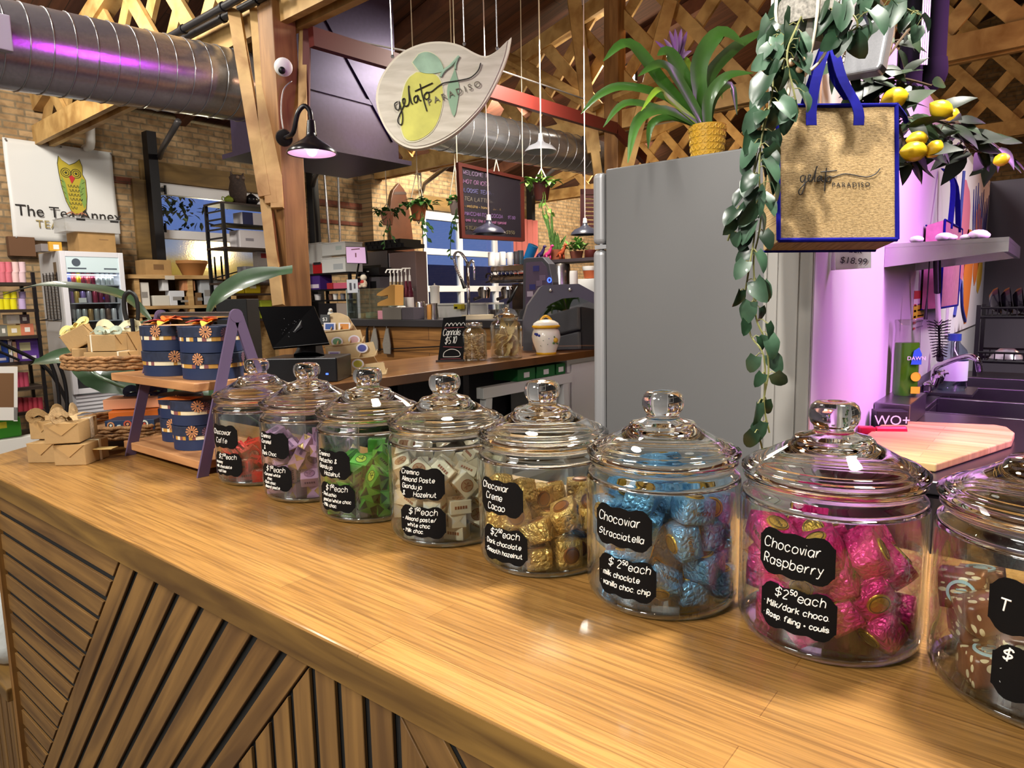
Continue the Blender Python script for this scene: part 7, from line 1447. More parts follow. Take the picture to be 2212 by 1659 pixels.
# syrup bottles and cups
for k, u in enumerate((846, 854, 862, 870, 879, 887)):
    p_ = at(u, 655, y=4.36); p_.z = BTZ+.0005; c = ['c9b08a', 'd8c8a8', 'b89a68', 'c8b898', '8a3a4a', '6a2438'][k]; h = at(u, 600 if k < 4 else 598, y=4.36).z-BTZ
    T_ = thing('syrup_bottle', ['syrup bottle with a pump at the left end of the row', 'second pump syrup bottle of the row', 'third pump syrup bottle of the row', 'fourth pump syrup bottle of the row', 'wine red pump syrup bottle', 'dark red pump syrup bottle at the right end of the row'][k], 'bottle', p_, 0, 'syrup bottles on the bar')
    m = MB(); r = .036; m.lathe([(0, 0), (r, 0), (r, h*.6), (r*.5, h*.78), (r*.4, h*.9), (0, h*.9)], p_, 16); m.build('bottle', mat('syr_'+c, c, .12, trans=.4), T_, smooth=AUTO)
    m = MB(); m.lathe([(r*1.02, h*.16), (r*1.03, h*.17), (r*1.03, h*.5), (r*1.02, h*.51)], p_, 16); m.build('label', C('efe8e6'), T_, smooth=AUTO)
    m = MB(); m.cyl(p_+V((0, 0, h*.88)), p_+V((0, 0, h*1.04)), .014, .010, 10); m.cyl(p_+V((0, 0, h*1.04)), p_+V((0, 0, h*1.2)), .005, None, 8); m.tube([p_+V((.02, 0, h*1.2)), p_+V((-.02, -.03, h*1.2)), p_+V((-.03, -.045, h*1.12))], .008, 8); m.build('pump', whiteplastic, T_, smooth=AUTO)
for k, u in enumerate((856, 864, 873)):
    p_ = at(u, 672, y=BY+.05); m = MB(); pz = V((p_.x, BY+.03, BTZ+.0005)); m.lathe([(0, 0), (.024, 0), (.03, .11), (.034, .112), (.034, .135), (.02, .14), (0, .14)], pz, 14); tag(m.build('lidded_cup', whiteplastic, None, smooth=AUTO), ['left lidded white cup in front of the syrup bottles', 'middle lidded white cup in front of the syrup bottles', 'right lidded white cup in front of the syrup bottles'][k], 'cup', 'lidded cups on the bar')
def can(name, lab, cat, u, vb, vt, wpx, y, mt, zb=BTZ+.0005, prof=None, grp=None):
    p_ = at(u, vb, y=y); d = (p_-CAM).dot(FW); r = wpx*d/FPX/2; h = at(u, vt, y=y).z-zb; m = MB(); m.lathe([(a*r, b*h) for a, b in (prof or [(0, 0), (.95, 0), (1, .05), (1, .95), (.92, 1), (.9, .97), (0, .95)])], (p_.x, y, zb), 20); return tag(m.build(name, mt, None, smooth=AUTO), lab, cat, grp)
can('steel_shaker', 'steel shaker cup with a magenta glint on the bar', 'cup', 909, 683, 652, 20, BY+.12, steel); can('steel_pitcher', 'steel milk pitcher behind the chalk sign', 'pitcher', 937, 682, 655, 22, BY+.15, steel, prof=[(0, 0), (.95, 0), (1, .1), (.8, .8), (.85, 1), (.8, .98), (0, .9)]); can('amber_bottle', 'small amber bottle left of the steel pitcher', 'bottle', 927, 682, 658, 9, BY+.08, C('b07a3a', .3))
# white ledge and canister
lx0, lx1 = at(922, 655, y=5.0).x, at(1052, 655, y=5.0).x; lz = at(990, 655, y=5.0).z
LG = thing('white_ledge', 'white splash ledge behind the bar below the glazed door', 'ledge', ((lx0+lx1)/2, 5.1, 0)); m = MB(); m.span((lx0, 5.0, 0), (lx1, 5.02, lz-.02)); m.build('front_panel', whiteplastic, LG); m = MB(); m.span((lx0, 4.98, lz-.02), (lx1, 5.3, lz)); m.build('ledge_top', whiteplastic, LG)
can('white_canister', 'white lidded canister on the splash ledge', 'canister', 940, 655, 612, 22, 5.12, whiteplastic, lz+.0005, [(0, 0), (.9, 0), (.95, .1), (.92, .75), (1, .78), (1, .86), (.5, .9), (.12, .92), (.14, 1), (0, 1)])
fbox('yellow_sponge', 'yellow and black sponge pack on the bar', 'sponge', 980, 657, 996, 668, C('c8b82a'), y=4.9, dep=.06, plate=(.1, .1, .5, .5, black), zb=None)
fw_ = lambda u, v: at(u, v, y=4.5)
PF_ = thing('spray_tap', 'tall chrome spray tap with a coiled hose at the bar sink', 'tap', V((fw_(1010, 680).x, 4.5, BTZ)))
m = MB(); m.tube([V((fw_(1012, 680).x, 4.5, BTZ)), fw_(1012, 640), fw_(1010, 565)], .016, 10); m.build('riser', chrome, PF_, smooth=True)
H_ = catmull([fw_(1010, 570), fw_(1003, 556), fw_(995, 546), fw_(986, 545), fw_(981, 556), fw_(986, 580), fw_(996, 602)], 6); co = []
for i, p_ in enumerate(H_):
    for j in range(4): a = (i*4+j)*PI/2; co.append(p_.lerp(H_[min(i+1, len(H_)-1)], j/4)+V((.017*math.cos(a), .017*math.sin(a), 0)))
m = MB(); m.tube(H_, .009, 8); m.tube(co, .006, 5); m.build('coiled_hose', chrome, PF_, smooth=True)
m = MB(); m.tube([fw_(996, 602), fw_(1004, 622)], [.014, .022], 10); m.build('spray_head', black, PF_, smooth=AUTO)
m = MB(); m.tube(catmull([fw_(1012, 575), fw_(1020, 562), fw_(1024, 580), fw_(1025, 605)], 4), .012, 8); m.build('second_spout', chrome, PF_, smooth=True)
can('cutting_round', 'pale round board lying on the bar behind the biscuit jars', 'board', 1032, 684, 680, 70, BY+.25, C('d8c8a8', .5), prof=[(0, 0), (1, 0), (1, 1), (0, 1)])
# espresso machine
EM = thing('espresso_machine', 'chrome espresso machine with cups on top behind the biscuit jars', 'coffee machine', at(1092, 660, y=4.7)); e = lambda u, v, y=4.7: at(u, v, y=y)
chr2 = mat('espresso_chrome', 'b4aeae', .16, 1.)
m = MB(); a, b = e(1057, 588), e(1130, 571); m.span((a.x, 4.72, a.z), (b.x, 5.1, b.z)); m.build('cup_deck', chr2, EM, bevel=.006)
m = MB(); a, b = e(1045, 612), e(1132, 590); m.span((a.x, 4.76, a.z), (b.x, 5.1, b.z)); m.build('boiler_body', chr2, EM, bevel=.03)
m = MB(); a, b = e(1075, 680), e(1130, 612); m.span((a.x, 4.95, BTZ), (b.x, 5.1, b.z)); m.build('back_panel', mat('dark_chrome', '5c5656', .2, 1.), EM)
m = MB(); a, b = e(1060, 680), e(1130, 668); m.span((a.x, 4.66, BTZ), (b.x, 5.1, b.z)); m.build('drip_tray', chr2, EM, bevel=.004)
for u in (1046, 1096): 
    m = MB(); q_ = e(u, 640, 4.74); m.lathe([(0, -.0), (.055, 0), (.06, .03), (.07, .09), (.05, .12), (0, .12)], q_+V((0, 0, -.02)), 18); m.tube([q_, q_+V((-.02, -.14, -.03))], [.014, .018], 8); m.build('group_head', chr2, EM, smooth=AUTO)
m = MB()
for k in range(7): m.tube([e(1062+k*9, 585, 4.70), e(1068+k*9, 597, 4.69)], .006, 6)
m.tube(catmull([e(1050, 600, 4.68), e(1052, 592, 4.66), e(1062, 593, 4.66), e(1060, 606, 4.66), e(1050, 610, 4.66)], 3), .01, 6); m.build('steam_levers', mat('dark_chrome', '5c5656', .2, 1.), EM, smooth=True)
m = MB(); m.tube([e(1118, 618, 4.68), e(1102, 648, 4.64), e(1096, 655, 4.64)], [.008, .02, .012], 8); m.build('portafilter_handle', black, EM, smooth=True)
zc = e(1090, 571).z+.0005
for k, (u, c, w) in enumerate(((1062, 'f0ece8', 15), (1074, 'e8e4e0', 14), (1086, 'f0ece8', 14), (1102, 'e8e4e6', 13), (1116, '3c3a40', 13), (1125, '35424a', 13))):
    can('stacked_cups', ['stack of white cups at the left end of the coffee machine', 'second stack of white cups on the coffee machine', 'third stack of white cups on the coffee machine', 'white tin right of the cup stacks', 'dark shaker right of the white tin on the coffee machine', 'dark shaker next to the blue bottle'][k], 'cup', u, 571, [545, 546, 544, 545, 543, 541][k], w, 4.85+.04*(k % 2), C(c, .3), zc)
m = MB(); a, b = e(1136, 568, 4.95), e(1152, 530, 4.95); m.tube([V((a.x, 4.95, zc)), b], [.05, .055], 14); tag(m.build('blue_bottle', C('1f7ac0', .3), None, smooth=AUTO), 'leaning bright blue bottle on the coffee machine', 'bottle')
m = MB(); p_ = e(1085, 655, 4.55); p_.z = BTZ+.0005; m.lathe([(0, 0), (.07, 0), (.075, .14), (.07, .14), (.066, .01), (0, .01)], p_, 20); tag(m.build('glass_tub', glass('tub_glass', 'e8ecea', .15, .6, 2), None, smooth=AUTO), 'clear tub on the bar before the coffee machine', 'tub')
for k, (u, lab) in enumerate(((1095, 'glass cloche with a chrome knob above the wafer jar'), (1112, 'second glass cloche beside the display case'))):
    p_ = at(u, 690, y=BY+.1); p_.z = BTZ+.0005; m = MB(); m.lathe([(.10, 0), (.102, .004), (.10, .05), (.075, .09), (.03, .108), (.012, .112), (.012, .12), (.02, .13), (.012, .14), (0, .14)], p_+V((0, k*.22, 0)), 30); tag(m.build('glass_cloche', lidglass, None, smooth=True), lab, 'cloche')
# dark grinder panel
gq = [at(u, v, y=4.35) for u, v in ((1129, 690), (1130, 560), (1136, 557), (1172, 555), (1186, 570), (1194, 610), (1196, 690))]
GR = thing('dark_dispenser', 'dark grey dispenser with a smoky front and a blue light', 'machine', V((gq[0].x+.2, 4.4, BTZ))); gq = [V((p.x, p.y, max(p.z, BTZ))) for p in gq]
m = MB(); m.prism(gq, (0, .1, 0)); m.build('housing', casem, GR, bevel=.006); cc = sum(gq, V((0, 0, 0)))/7; m = MB(); m.prism([cc+(p-cc)*.80-V((0, .002, 0)) for p in gq], (0, -.002, 0)); m.build('smoky_front', mat('smoky_front', '5a4e60', .1), GR)
m = MB(); p_ = at(1187, 605, y=4.34); m.lathe([(.016, 0), (.016, .004), (.024, .004), (.024, 0)], p_, 16, M=Mx.Rotation(PI/2, 3, 'X'), closed=True); m.build('blue_light', mat('blue_led', '3050ff', .4, emit='3a5cff', es=4), GR)
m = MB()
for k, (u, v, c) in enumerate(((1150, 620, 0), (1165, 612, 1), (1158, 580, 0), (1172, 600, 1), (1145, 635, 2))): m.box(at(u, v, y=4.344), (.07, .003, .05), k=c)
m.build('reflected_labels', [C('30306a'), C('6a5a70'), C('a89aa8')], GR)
can('stock_pot', 'tall polished steel pot behind the display case', 'pot', 1212, 690, 570, 42, 5.6, steel, 1.2005); can('white_pot', 'white beaker between the steel pot and the fridge', 'beaker', 1240, 690, 585, 18, 4.6, whiteplastic)
# plants and pots on top, far right of the bar
SHF = thing('plant_shelf', 'dark shelf carrying the snake plant beside the fridge', 'shelf', at(1225, 565, y=5.6)); a, b = at(1168, 566, y=5.6), at(1300, 560, y=5.6); m = MB(); m.span((a.x, 5.55, a.z-.02), (b.x, 5.95, a.z+.015)); m.build('shelf_board', C('3c3438', .5), SHF)
m = MB(); m.span((a.x+.05, 5.7, 1.2), (a.x+.09, 5.9, a.z-.02)); m.build('post', blackmetal, SHF); m = MB(); m.span((b.x-.09, 5.7, 1.2), (b.x-.05, 5.9, a.z-.02)); m.build('post', blackmetal, SHF); psz = a.z+.0155
SP = thing('snake_plant', 'snake plant with upright blades in a terracotta pot near the fridge', 'plant', V((at(1197, 562, y=5.7).x, 5.72, psz)))
c = V((at(1200, 562, y=5.7).x, 5.72, psz)); m = MB(); m.lathe([(0, 0), (.07, 0), (.09, .12), (.08, .12), (.06, .02), (0, .02)], c, 20); m.build('pot', C('8a4a30', .6), SP, smooth=AUTO)
m = MB(); q = random.Random(4)
for k in range(13): d = V((q.uniform(-.5, .5), q.uniform(-.2, .1), 1)); b = c+V((q.uniform(-.04, .04), q.uniform(-.03, .03), .1)); L = .16+.3*(k in (2, 5, 9))+q.uniform(0, .1); blade(m, [b, b+d*L*.5, b+d*L+V((d.x*.05, 0, 0))], .04, (0, -1, 0), .1, 3)
m.build('blades', mat('snake_leaf', '4f7038', .4, var=.4, vs=20), SP, smooth=True)
FN = thing('fern', 'bushy green fern in a pot next to the snake plant', 'plant', V((at(1240, 562, y=5.7).x, 5.75, psz))); c = V((at(1240, 562, y=5.7).x, 5.75, psz)); m = MB(); m.lathe([(0, 0), (.06, 0), (.08, .09), (.07, .09), (.05, .02), (0, .02)], c, 18); m.build('pot', C('6a3a2c', .6), FN, smooth=AUTO)
m = MB()
for k in range(110): m.leaf(c+V((q.gauss(0, .06), q.gauss(0, .05), .10+abs(q.gauss(0, .05)))), (q.uniform(-1, 1), q.uniform(-1, .3), q.uniform(-.2, .8)), (0, 0, 1), .08, .035, nl=3)
m.build('fronds', mat('fern_leaf', '6a9a48', .5, var=.3, vs=20), FN, smooth=True)
for k, (u, c_, lab) in enumerate(((1184, 'c83a78', 'small pink dinosaur figure before the snake plant'), (1168, '34285a', 'small dark blue dinosaur figure left of the pink one'), (1213, 'a84a28', 'small rust coloured dinosaur figure right of the pink one'))):
    p_ = at(u, 562, y=5.58); p_.z = psz; m = MB(); m.tube(catmull([p_+V((-.07, .0, .03)), p_+V((-.03, 0, .055)), p_+V((.01, 0, .075)), p_+V((.04, 0, .12)), p_+V((.055, 0, .155)), p_+V((.08, 0, .15))], 4), [.006, .01, .014, .018, .024, .027, .028, .028, .026, .023, .02, .018, .016, .015, .015, .016, .017, .017, .015, .01, .008], 8); m.tube([p_+V((-.01, -.015, .07)), p_+V((-.005, -.02, 0))], .012, 6); m.tube([p_+V((.015, .015, .07)), p_+V((.02, .02, 0))], .012, 6); tag(m.build('dinosaur_figure', C(c_, .4), None, smooth=True), lab, 'figure')
can('brown_pot', 'dark red pot at the fridge edge above the bar', 'pot', 1276, 566, 540, 26, 5.62, C('4a1c18', .4), psz); m = None
zq = at(1272, 601, y=5.5); fbox('pot_shelf', 'narrow white shelf of cups at the fridge edge', 'shelf', 1244, 601, 1300, 622, whiteplastic, y=5.5, dep=.15, zb=1.201)
TC = thing('terracotta_cup', 'terracotta cup with a white drip glaze at the fridge edge', 'cup', V((at(1275, 600, y=5.6).x, 5.6, zq.z))); c = V((at(1275, 600, y=5.6).x, 5.58, zq.z+.0005)); m = MB(); m.lathe([(0, 0), (.055, 0), (.075, .13), (.065, .13), (.05, .02), (0, .02)], c, 18); m.build('cup_body', C('a8532c', .6), TC, smooth=AUTO); m = MB(); m.lathe([(.069, .085), (.0735, .1), (.0765, .131), (.064, .132)], c, 18); m.build('drip_glaze', whiteplastic, TC, smooth=AUTO)
# chalk menu
mq = [at(u, v, d=7.2+dd_) for u, v, dd_ in ((990, 350, -.35), (1132, 383, .35), (1134, 521, .35), (998, 514, -.35))]
MN = thing('chalk_menu', 'big hanging chalkboard menu in a red-brown frame above the bar', 'menu board', (mq[2]+mq[3])/2); nn = (mq[1]-mq[0]).cross(mq[3]-mq[0]).normalized(); nn = nn if nn.dot(FW) > 0 else -nn
cc = sum(mq, V((0, 0, 0)))/4; ins = [cc+(p-cc)*.90 for p in mq]
m = MB()
for i in range(4): j = (i+1) % 4; m.hexa([mq[i], mq[j], mq[j]+nn*.04, mq[i]+nn*.04, ins[i], ins[j], ins[j]+nn*.04, ins[i]+nn*.04])
m.build('wooden_frame', mat('mahogany_frame', '4c1c15', .5), MN)
m = MB(); m.prism([p+nn*.015 for p in ins], nn*.01); m.build('blackboard', mat('menu_black', '17101a', .6), MN)
mp = lambda x, y: ins[3]+(ins[2]-ins[3])*x+(ins[0]-ins[3])*y+nn*.012
for k, (lines, c_) in enumerate((([('WELCOME TO THE TEA ANNEX', .02, .895, .055, 0)], '64536c'), ([('HOT OR ICED:', .02, .765, .055, 0), ('12oz 16oz 20oz', .52, .80, .04, 0), ('$4 $4.5 $5', .56, .725, .045, 0)], '6a4a68'), ([('LOOSE TEA:', .02, .635, .055, 0), ('$5.50 $6.50 $7.50', .42, .635, .045, 0)], '4d4a70'), ([('TEA LATTES:', .02, .51, .055, 0), ('$5.50 $6.00 $6.50', .47, .51, .045, 0)], '5b534a'), ([('+ matcha + honey + oat milk', .02, .41, .04, 0)], '6c5634'), ([('MACCHIATO + COCOA', .02, .29, .05, 0), ('$5.00', .76, .29, .045, 0)], '563c64'), ([('ask for the seasonal special', .03, .20, .04, 0)], '683c5b'), ([('STEAMED MILK', .02, .08, .05, 0), ('$3.50', .72, .05, .05, 0)], '4a4130'))):
    for t, x, y, h, s_ in lines: m = MB(); hand(m, [(t.replace(':', '.'), x, y, h, s_)], mp, .0055, .15, 4, 2, k); m.build('chalk_writing', mat('chalk_'+c_, c_, .8), MN)
m = MB()
for u0, v0, u1 in ((1070, 368, 1067), (1070, 368, 1078)): m.tube([at(1072, 345, d=7.2), at(u1, v0+2, d=7.2)], .006, 5)
for p_ in (mq[0], mq[1]): m.tube([p_+nn*.02, V((p_.x, p_.y, CEIL(p_.x)))], .005, 5)
m.build('rope', cord, MN)
# hanging plants
def hplant(u, v, d, r, pc, lab, trail, lc='5a8a3a', vtop=370, n=70, seed=0):
    c = at(u, v, d=d); T_ = thing('hanging_plant', lab, 'plant', c); q = random.Random(seed); s = r/26*d/FPX*20
    m = MB(); R_ = 24*d/FPX*r; m.lathe([(0, -R_*.9), (R_*.7, -R_*.9), (R_*.75, -R_*.7), (R_, R_*.8), (R_*1.08, R_*.82), (R_*1.08, R_), (R_*.9, R_), (R_*.6, -R_*.6), (0, -R_*.6)], c, 20); m.build('pot', C(pc, .6), T_, smooth=AUTO)
    m = MB(); tp = V((c.x, c.y, min(4.3, at(u, vtop, d=d).z)))
    for k in range(3): a = k*2.1; m.tube([tp, c+V((R_*1.05*math.cos(a), R_*1.05*math.sin(a), R_*.8)), c+V((0, 0, -R_*1.3))], .006, 5)
    m.tube([tp, V((tp.x, tp.y, CEIL(tp.x)))], .006, 5); m.build('rope', cord, T_)
    m = MB()
    for k in range(n): a = q.uniform(0, 6.3); m.leaf(c+V((R_*q.gauss(0, .8), R_*q.gauss(0, .8), R_*(.9+abs(q.gauss(0, .35))))), (math.cos(a), math.sin(a), q.uniform(-.6, .5)), (0, 0, 1), R_*1.15, R_*.75, .5, nl=3)
    for (du, dv, ln) in trail:
        pts = [c+V((0, 0, R_))]+[at(u+du*t+3*math.sin(t*7), v-8+(dv+8)*t, d=d-R_) for t in (.3, .6, 1)]; m.tube(catmull(pts, 3), .004, 4)
        for k in range(ln): p_ = catmull(pts, 5)[-1-int(k*10/ln)]; m.leaf(p_, (q.uniform(-1, 1), q.uniform(-1, 1), -.6), (0, -1, .5), R_*.7, R_*.5, .3, nl=3)
    m.build('foliage', mat('leaf_'+lc, lc, .5, var=.35, vs=14), T_, smooth=True)
hplant(904, 460, 7.4, .75, 'b56a40', 'trailing plant in a terracotta pot hanging left of the far garage door', [(26, 35, 5), (18, 55, 5), (-14, 10, 3)], '4f7f3c', 368, 70, 1)
hplant(985, 450, 7.4, .62, 'd8c0b8', 'ivy in a pale pot hanging at the left edge of the chalk menu', [(-12, 60, 5), (-14, 105, 7), (0, 40, 3)], '5f9a48', 360, 50, 2)
hplant(1170, 415, 6.8, .8, '5a2a24', 'bright green plant hanging right of the chalk menu', [(18, 45, 4), (4, 50, 3)], '6a9440', 365, 80, 3)
hplant(837, 473, 8.2, .6, 'c88a74', 'ivy in a salmon pot hanging before the surfboard', [(-20, 12, 4), (12, 45, 4), (-8, 60, 4)], '3f6a34', 440, 50, 4)
# surfboard, curtain, shutter
sb_ = [(862, 395), (850, 410), (843, 450), (846, 520), (858, 600), (900, 600), (893, 520), (884, 450), (874, 410)]
SBD = thing('surfboard', 'dark brown longboard leaning on the brick wall', 'surfboard', at(878, 640, x=-8.6)); m = MB(); m.prism([at(u, v, x=-8.62) for u, v in smooth_out(sb_, 3)], (-.06, 0, 0)); m.build('board', mat('dark_board', '4e2c1c', .35, var=.15, vs=6), SBD, bevel=.01); m = MB(); m.prism([at(u, v, x=-8.615) for u, v in ((852, 414), (876, 414), (879, 420), (850, 420))], (-.004, 0, 0)); m.build('stripe', C('33201a'), SBD)
m = MB(); p0, p1 = at(1108, 470, x=-8.7), at(1162, 560, x=-8.7); m.grid(lambda a, b: V((-8.7+.03*math.sin(a*28), p0.y+(p1.y-p0.y)*a, at(1135, 600, x=-8.7).z+(p0.z+.0-at(1135, 600, x=-8.7).z)*b)), 40, 4); tag(m.build('striped_curtain', mat('salmon_cloth', 'b5635c', .8), None, smooth=True, solid=.005), 'salmon pleated curtain behind the chalk menu', 'curtain')
SHT = thing('wall_shutter', 'plum coloured louvred shutter on the wall beside the fridge', 'shutter', at(1285, 500, d=11)); s_ = lambda u, v: at(u, v, d=11); m = MB()
for (u0, v0, u1, v1) in ((1254, 408, 1262, 500), (1310, 420, 1318, 505), (1254, 408, 1318, 420), (1254, 492, 1318, 505)): m.prism([s_(u0, v0), s_(u1, v0), s_(u1, v1), s_(u0, v1)], FW*.05)
m.build('frame', C('6a3f48', .5), SHT); m = MB()
for k in range(8): m.prism([s_(1262, 422+k*9), s_(1310, 422+k*9+1), s_(1310, 427+k*9+1), s_(1262, 427+k*9)], FW*.03)
m.build('louvres', C('7a4a55', .5), SHT)
# ---------------------------------------------------------------- tea shop along the left wall
q = random.Random(21)
# drinks cooler
cx = -8.22; cy0, cy1 = at(128, 545, x=cx).y, at(265, 545, x=cx).y; cz = at(200, 544, x=cx).z
CO = thing('drinks_cooler', 'white glass-door drinks cooler full of cans under the owl banner', 'cooler', (cx-.33, (cy0+cy1)/2, 0))
m = MB(); x0 = cx-.68
for a, b in (((x0, cy0, .42), (cx-.05, cy0+.05, cz-.05)), ((x0, cy1-.05, .42), (cx-.05, cy1, cz-.05)), ((x0, cy0, cz-.05), (cx-.05, cy1, cz)), ((x0, cy0, .0), (cx-.05, cy1, .42)), ((x0, cy0+.05, .42), (x0+.04, cy1-.05, cz-.05))): m.span(a, b)
m.build('cabinet', mat('cooler_grey', 'c2c3c8', .4), CO)
gz0, gz1, hz_ = .46, cz-.235, cz-.07
m = MB(); y0, y1 = cy0, cy1
for a, b in (((cx-.045, y0, .44), (cx, y0+.055, cz)), ((cx-.045, y1-.055, .44), (cx, y1, cz)), ((cx-.045, y0+.055, cz-.06), (cx, y1-.055, cz)), ((cx-.045, y0+.055, .44), (cx, y1-.055, .50))): m.span(a, b)
m.build('door_frame', mat('cooler_white', 'e8e8f0', .35), CO, bevel=.004)
m = MB(); m.span((cx-.04, y0+.055, gz1), (cx-.008, y1-.055, hz_+.01)); o = m.build('header_sign', mat('lit_header', 'c3d3d6', .4, emit='c8dcdf', es=.35), CO)
m = MB(); m.lathe([(0, 0), (.045, 0), (.045, .002), (0, .002)], (cx-.007, y0+.16, gz1+.11), 20, M=Mx.Rotation(PI/2, 3, 'Y'), k=0); m.span((cx-.007, y0+.07, gz1+.035), (cx-.005, y0+.26, gz1+.05)); m.span((cx-.007, y1-.22, gz1+.035), (cx-.005, y1-.08, gz1+.05)); m.build('header_print', C('55606e'), o)
m = MB(); m.span((cx-.028, y0+.055, .50), (cx-.022, y1-.055, gz1)); m.build('glass_door', glass('cooler_glass', 'eef2f4', .05, .6, 3), CO)
m = MB()
for k in range(7): m.span((cx-.046, y0+.03, .12+k*.045), (cx-.03, y1-.03, .145+k*.045))
m.build('grille', mat('cooler_white', 'e8e8f0', .35), CO)
m = MB(); m.span((cx-.1, y0+.06, cz-.27), (cx-.08, y1-.06, cz-.255)); m.build('strip_light', mat('cooler_strip', 'f4f6ff', .4, emit='f0f4ff', es=5), CO)
light('cooler_light', 'AREA', (cx-.12, (y0+y1)/2, cz-.28), 7, (.95, .97, 1), .5, .05, to=(cx-.3, (y0+y1)/2, .6))
lv = [at(200, v, x=cx-.1).z for v in (615, 654, 692, 740, 790)]
for z in lv: m = MB(); m.span((x0+.05, y0+.055, z-.012), (cx-.06, y1-.055, z)); m.build('cooler_shelf', C('b8bac0', .35), CO)
pal_ = [['5a62b8', 'b83a3a', 'd8b82a', '7a2438', 'a84a48', '6a1c30', 'aeb4b0', 'b4b8b6', 'aeb4b0', 'b4b8b6'], ['8a5ab0', 'b89a52', '8f7ab8', 'a8a0b0', '9a3a52', '7a3048', '6a2a3c', 'a89a98'], ['a8aca8', 'a4a8a6', 'a8aca8', 'a88858', '989c98', 'a8acaa', '70584a', 'd0d0d2'], ['4a5070', '5a3a58', '6a6a80', '50607a', '6a4050', '707a88'], ['5a5a68', '6a5a48', '48505c', '7a6a5a', '505a50', '6a6470']]
rown = ['top', 'second', 'third', 'fourth', 'bottom']
for r, z in enumerate(lv):
    n = len(pal_[r]); sp_ = (y1-y0-.16)/n
    for k, c in enumerate(pal_[r]):
        yy = y0+.08+sp_*(k+.5); m = MB(); rr = min(.033, sp_*.44); h = .135 if r < 3 else .15; m.lathe([(0, 0), (rr*.85, 0), (rr, .008), (rr, h-.014), (rr*.78, h), (rr*.7, h-.004), (0, h-.004)], (cx-.12, yy, z+.0005), 14)
        tag(m.build('drink_can', C(c, .3, metal=.3), None, smooth=AUTO), f"{['first', 'second', 'third', 'fourth', 'fifth', 'sixth', 'seventh', 'eighth', 'ninth', 'tenth'][k]} drink can from the left on the {rown[r]} cooler shelf", 'can', f'cans on the {rown[r]} cooler shelf')
m = MB(); p_ = at(179, 650, x=cx-.055); m.span((cx-.058, p_.y-.04, p_.z-.02), (cx-.055, p_.y+.04, p_.z+.035)); tag(m.build('shelf_tag', whiteplastic, None), 'white price tag on the second cooler shelf', 'tag')
WR = thing('wire_grid', 'black wire grid hooked on the side of the cooler', 'grid', (cx-.3, cy0-.02, 1.2)); m = MB()
ga, gb = cy0-.012, 0; z0, z1 = at(112, 690, x=cx-.35).z, at(112, 595, x=cx-.35).z
for k in range(15): z = z0+(z1-z0)*k/14; m.tube([(cx-.56, ga, z), (cx-.12, ga, z)], .004, 4)
for k in range(5): x = cx-.56+.11*k; m.tube([(x, ga, z0), (x, ga, z1+.03)], .005, 4)
m.tube([(cx-.56, ga, z0), (cx-.56, ga-.08, z0-.01), (cx-.12, ga-.08, z0-.01), (cx-.12, ga, z0)], .006, 5); m.build('wires', blackmetal, WR)
m = MB(); m.span((cx-.22, cy0-.004, cz-.33), (cx-.13, cy0-.0005, cz-.12)); tag(m.build('side_sticker', C('6a5a4a'), None), 'brown sticker on the cooler side', 'sticker')
tz = cz+.0005
fbox('clear_bin', 'clear plastic bin with black clips on top of the cardboard box', 'bin', 143, 478, 258, 502, mat('clear_bin', 'c9cacb', .2, alpha=.6), x=cx-.12, dep=.38, zb=at(210, 503, x=cx-.12).z+.003, plate=[(.2, .85, .36, 1.08, black), (.82, .85, .98, 1.08, black)], lid=(.008, mat('clear_bin', 'c9cacb', .2, alpha=.6)))
fbox('cardboard_box', 'plain cardboard box on top of the drinks cooler', 'box', 172, 503, 248, 543, cardboard, x=cx-.15, dep=.36, zb=tz, plate=(.55, .62, .8, .66, C('8a6a48')))
fbox('yellow_packet', 'yellow packet with a white picture on the cooler', 'packet', 108, 523, 133, 544, C('d8a43a'), x=cx-.10, dep=.05, zb=tz, plate=(.3, .2, .75, .7, whiteplastic)); fbox('grey_file', 'grey box file at the cooler corner', 'file', 90, 527, 107, 544, C('8a8486', .5), x=cx-.2, dep=.2, zb=tz)
m = MB(); p_ = at(52, 535, x=-8.95); m.span((-8.99, p_.y-.16, p_.z-.1), (-8.9, p_.y+.1, p_.z+.12)); struct(m.build('trim_3', C('6a4c36', .9), None, world=True))
# product rack at the far left
RX = -7.55; ry0, ry1 = at(-30, 640, x=RX).y, at(100, 640, x=RX).y; lev = [at(40, v, x=RX).z for v in (610, 668, 726, 782, 838, 892, 945)]
PR = thing('product_rack', 'black shelving of tea canisters and boxes left of the cooler', 'shelving', (RX-.2, (ry0+ry1)/2, 0)); zt_ = at(70, 588, x=RX).z
for x in (RX-.38, RX):
    for y in (ry0, ry1-.1): m = MB(); m.box((x, y, zt_/2), (.03, .03, zt_)); m.build('post', blackmetal, PR)
for z in lev: m = MB(); m.span((RX-.39, ry0-.02, z-.03), (RX+.01, ry1-.08, z)); m.build('shelf', mat('dark_shelf', '2c2019', .6), PR)
m = MB(); m.tube(catmull([(RX+.02, ry0-.05, lev[2]+.05), (RX+.03, ry1-.45, lev[2]-.05), (RX+.03, ry1-.1, lev[3]-.05), (RX+.03, ry1+.05, lev[4]-.1), (RX+.03, ry1+.1, .3)], 5), .02, 6); m.tube([(RX+.03, ry0-.05, lev[2]-.08), (RX+.03, ry1-.3, lev[3]+.02)], .014, 6); m.build('curved_brace', blackmetal, PR)
wd_ = lambda u, v: at(u, v, x=RX-.05)
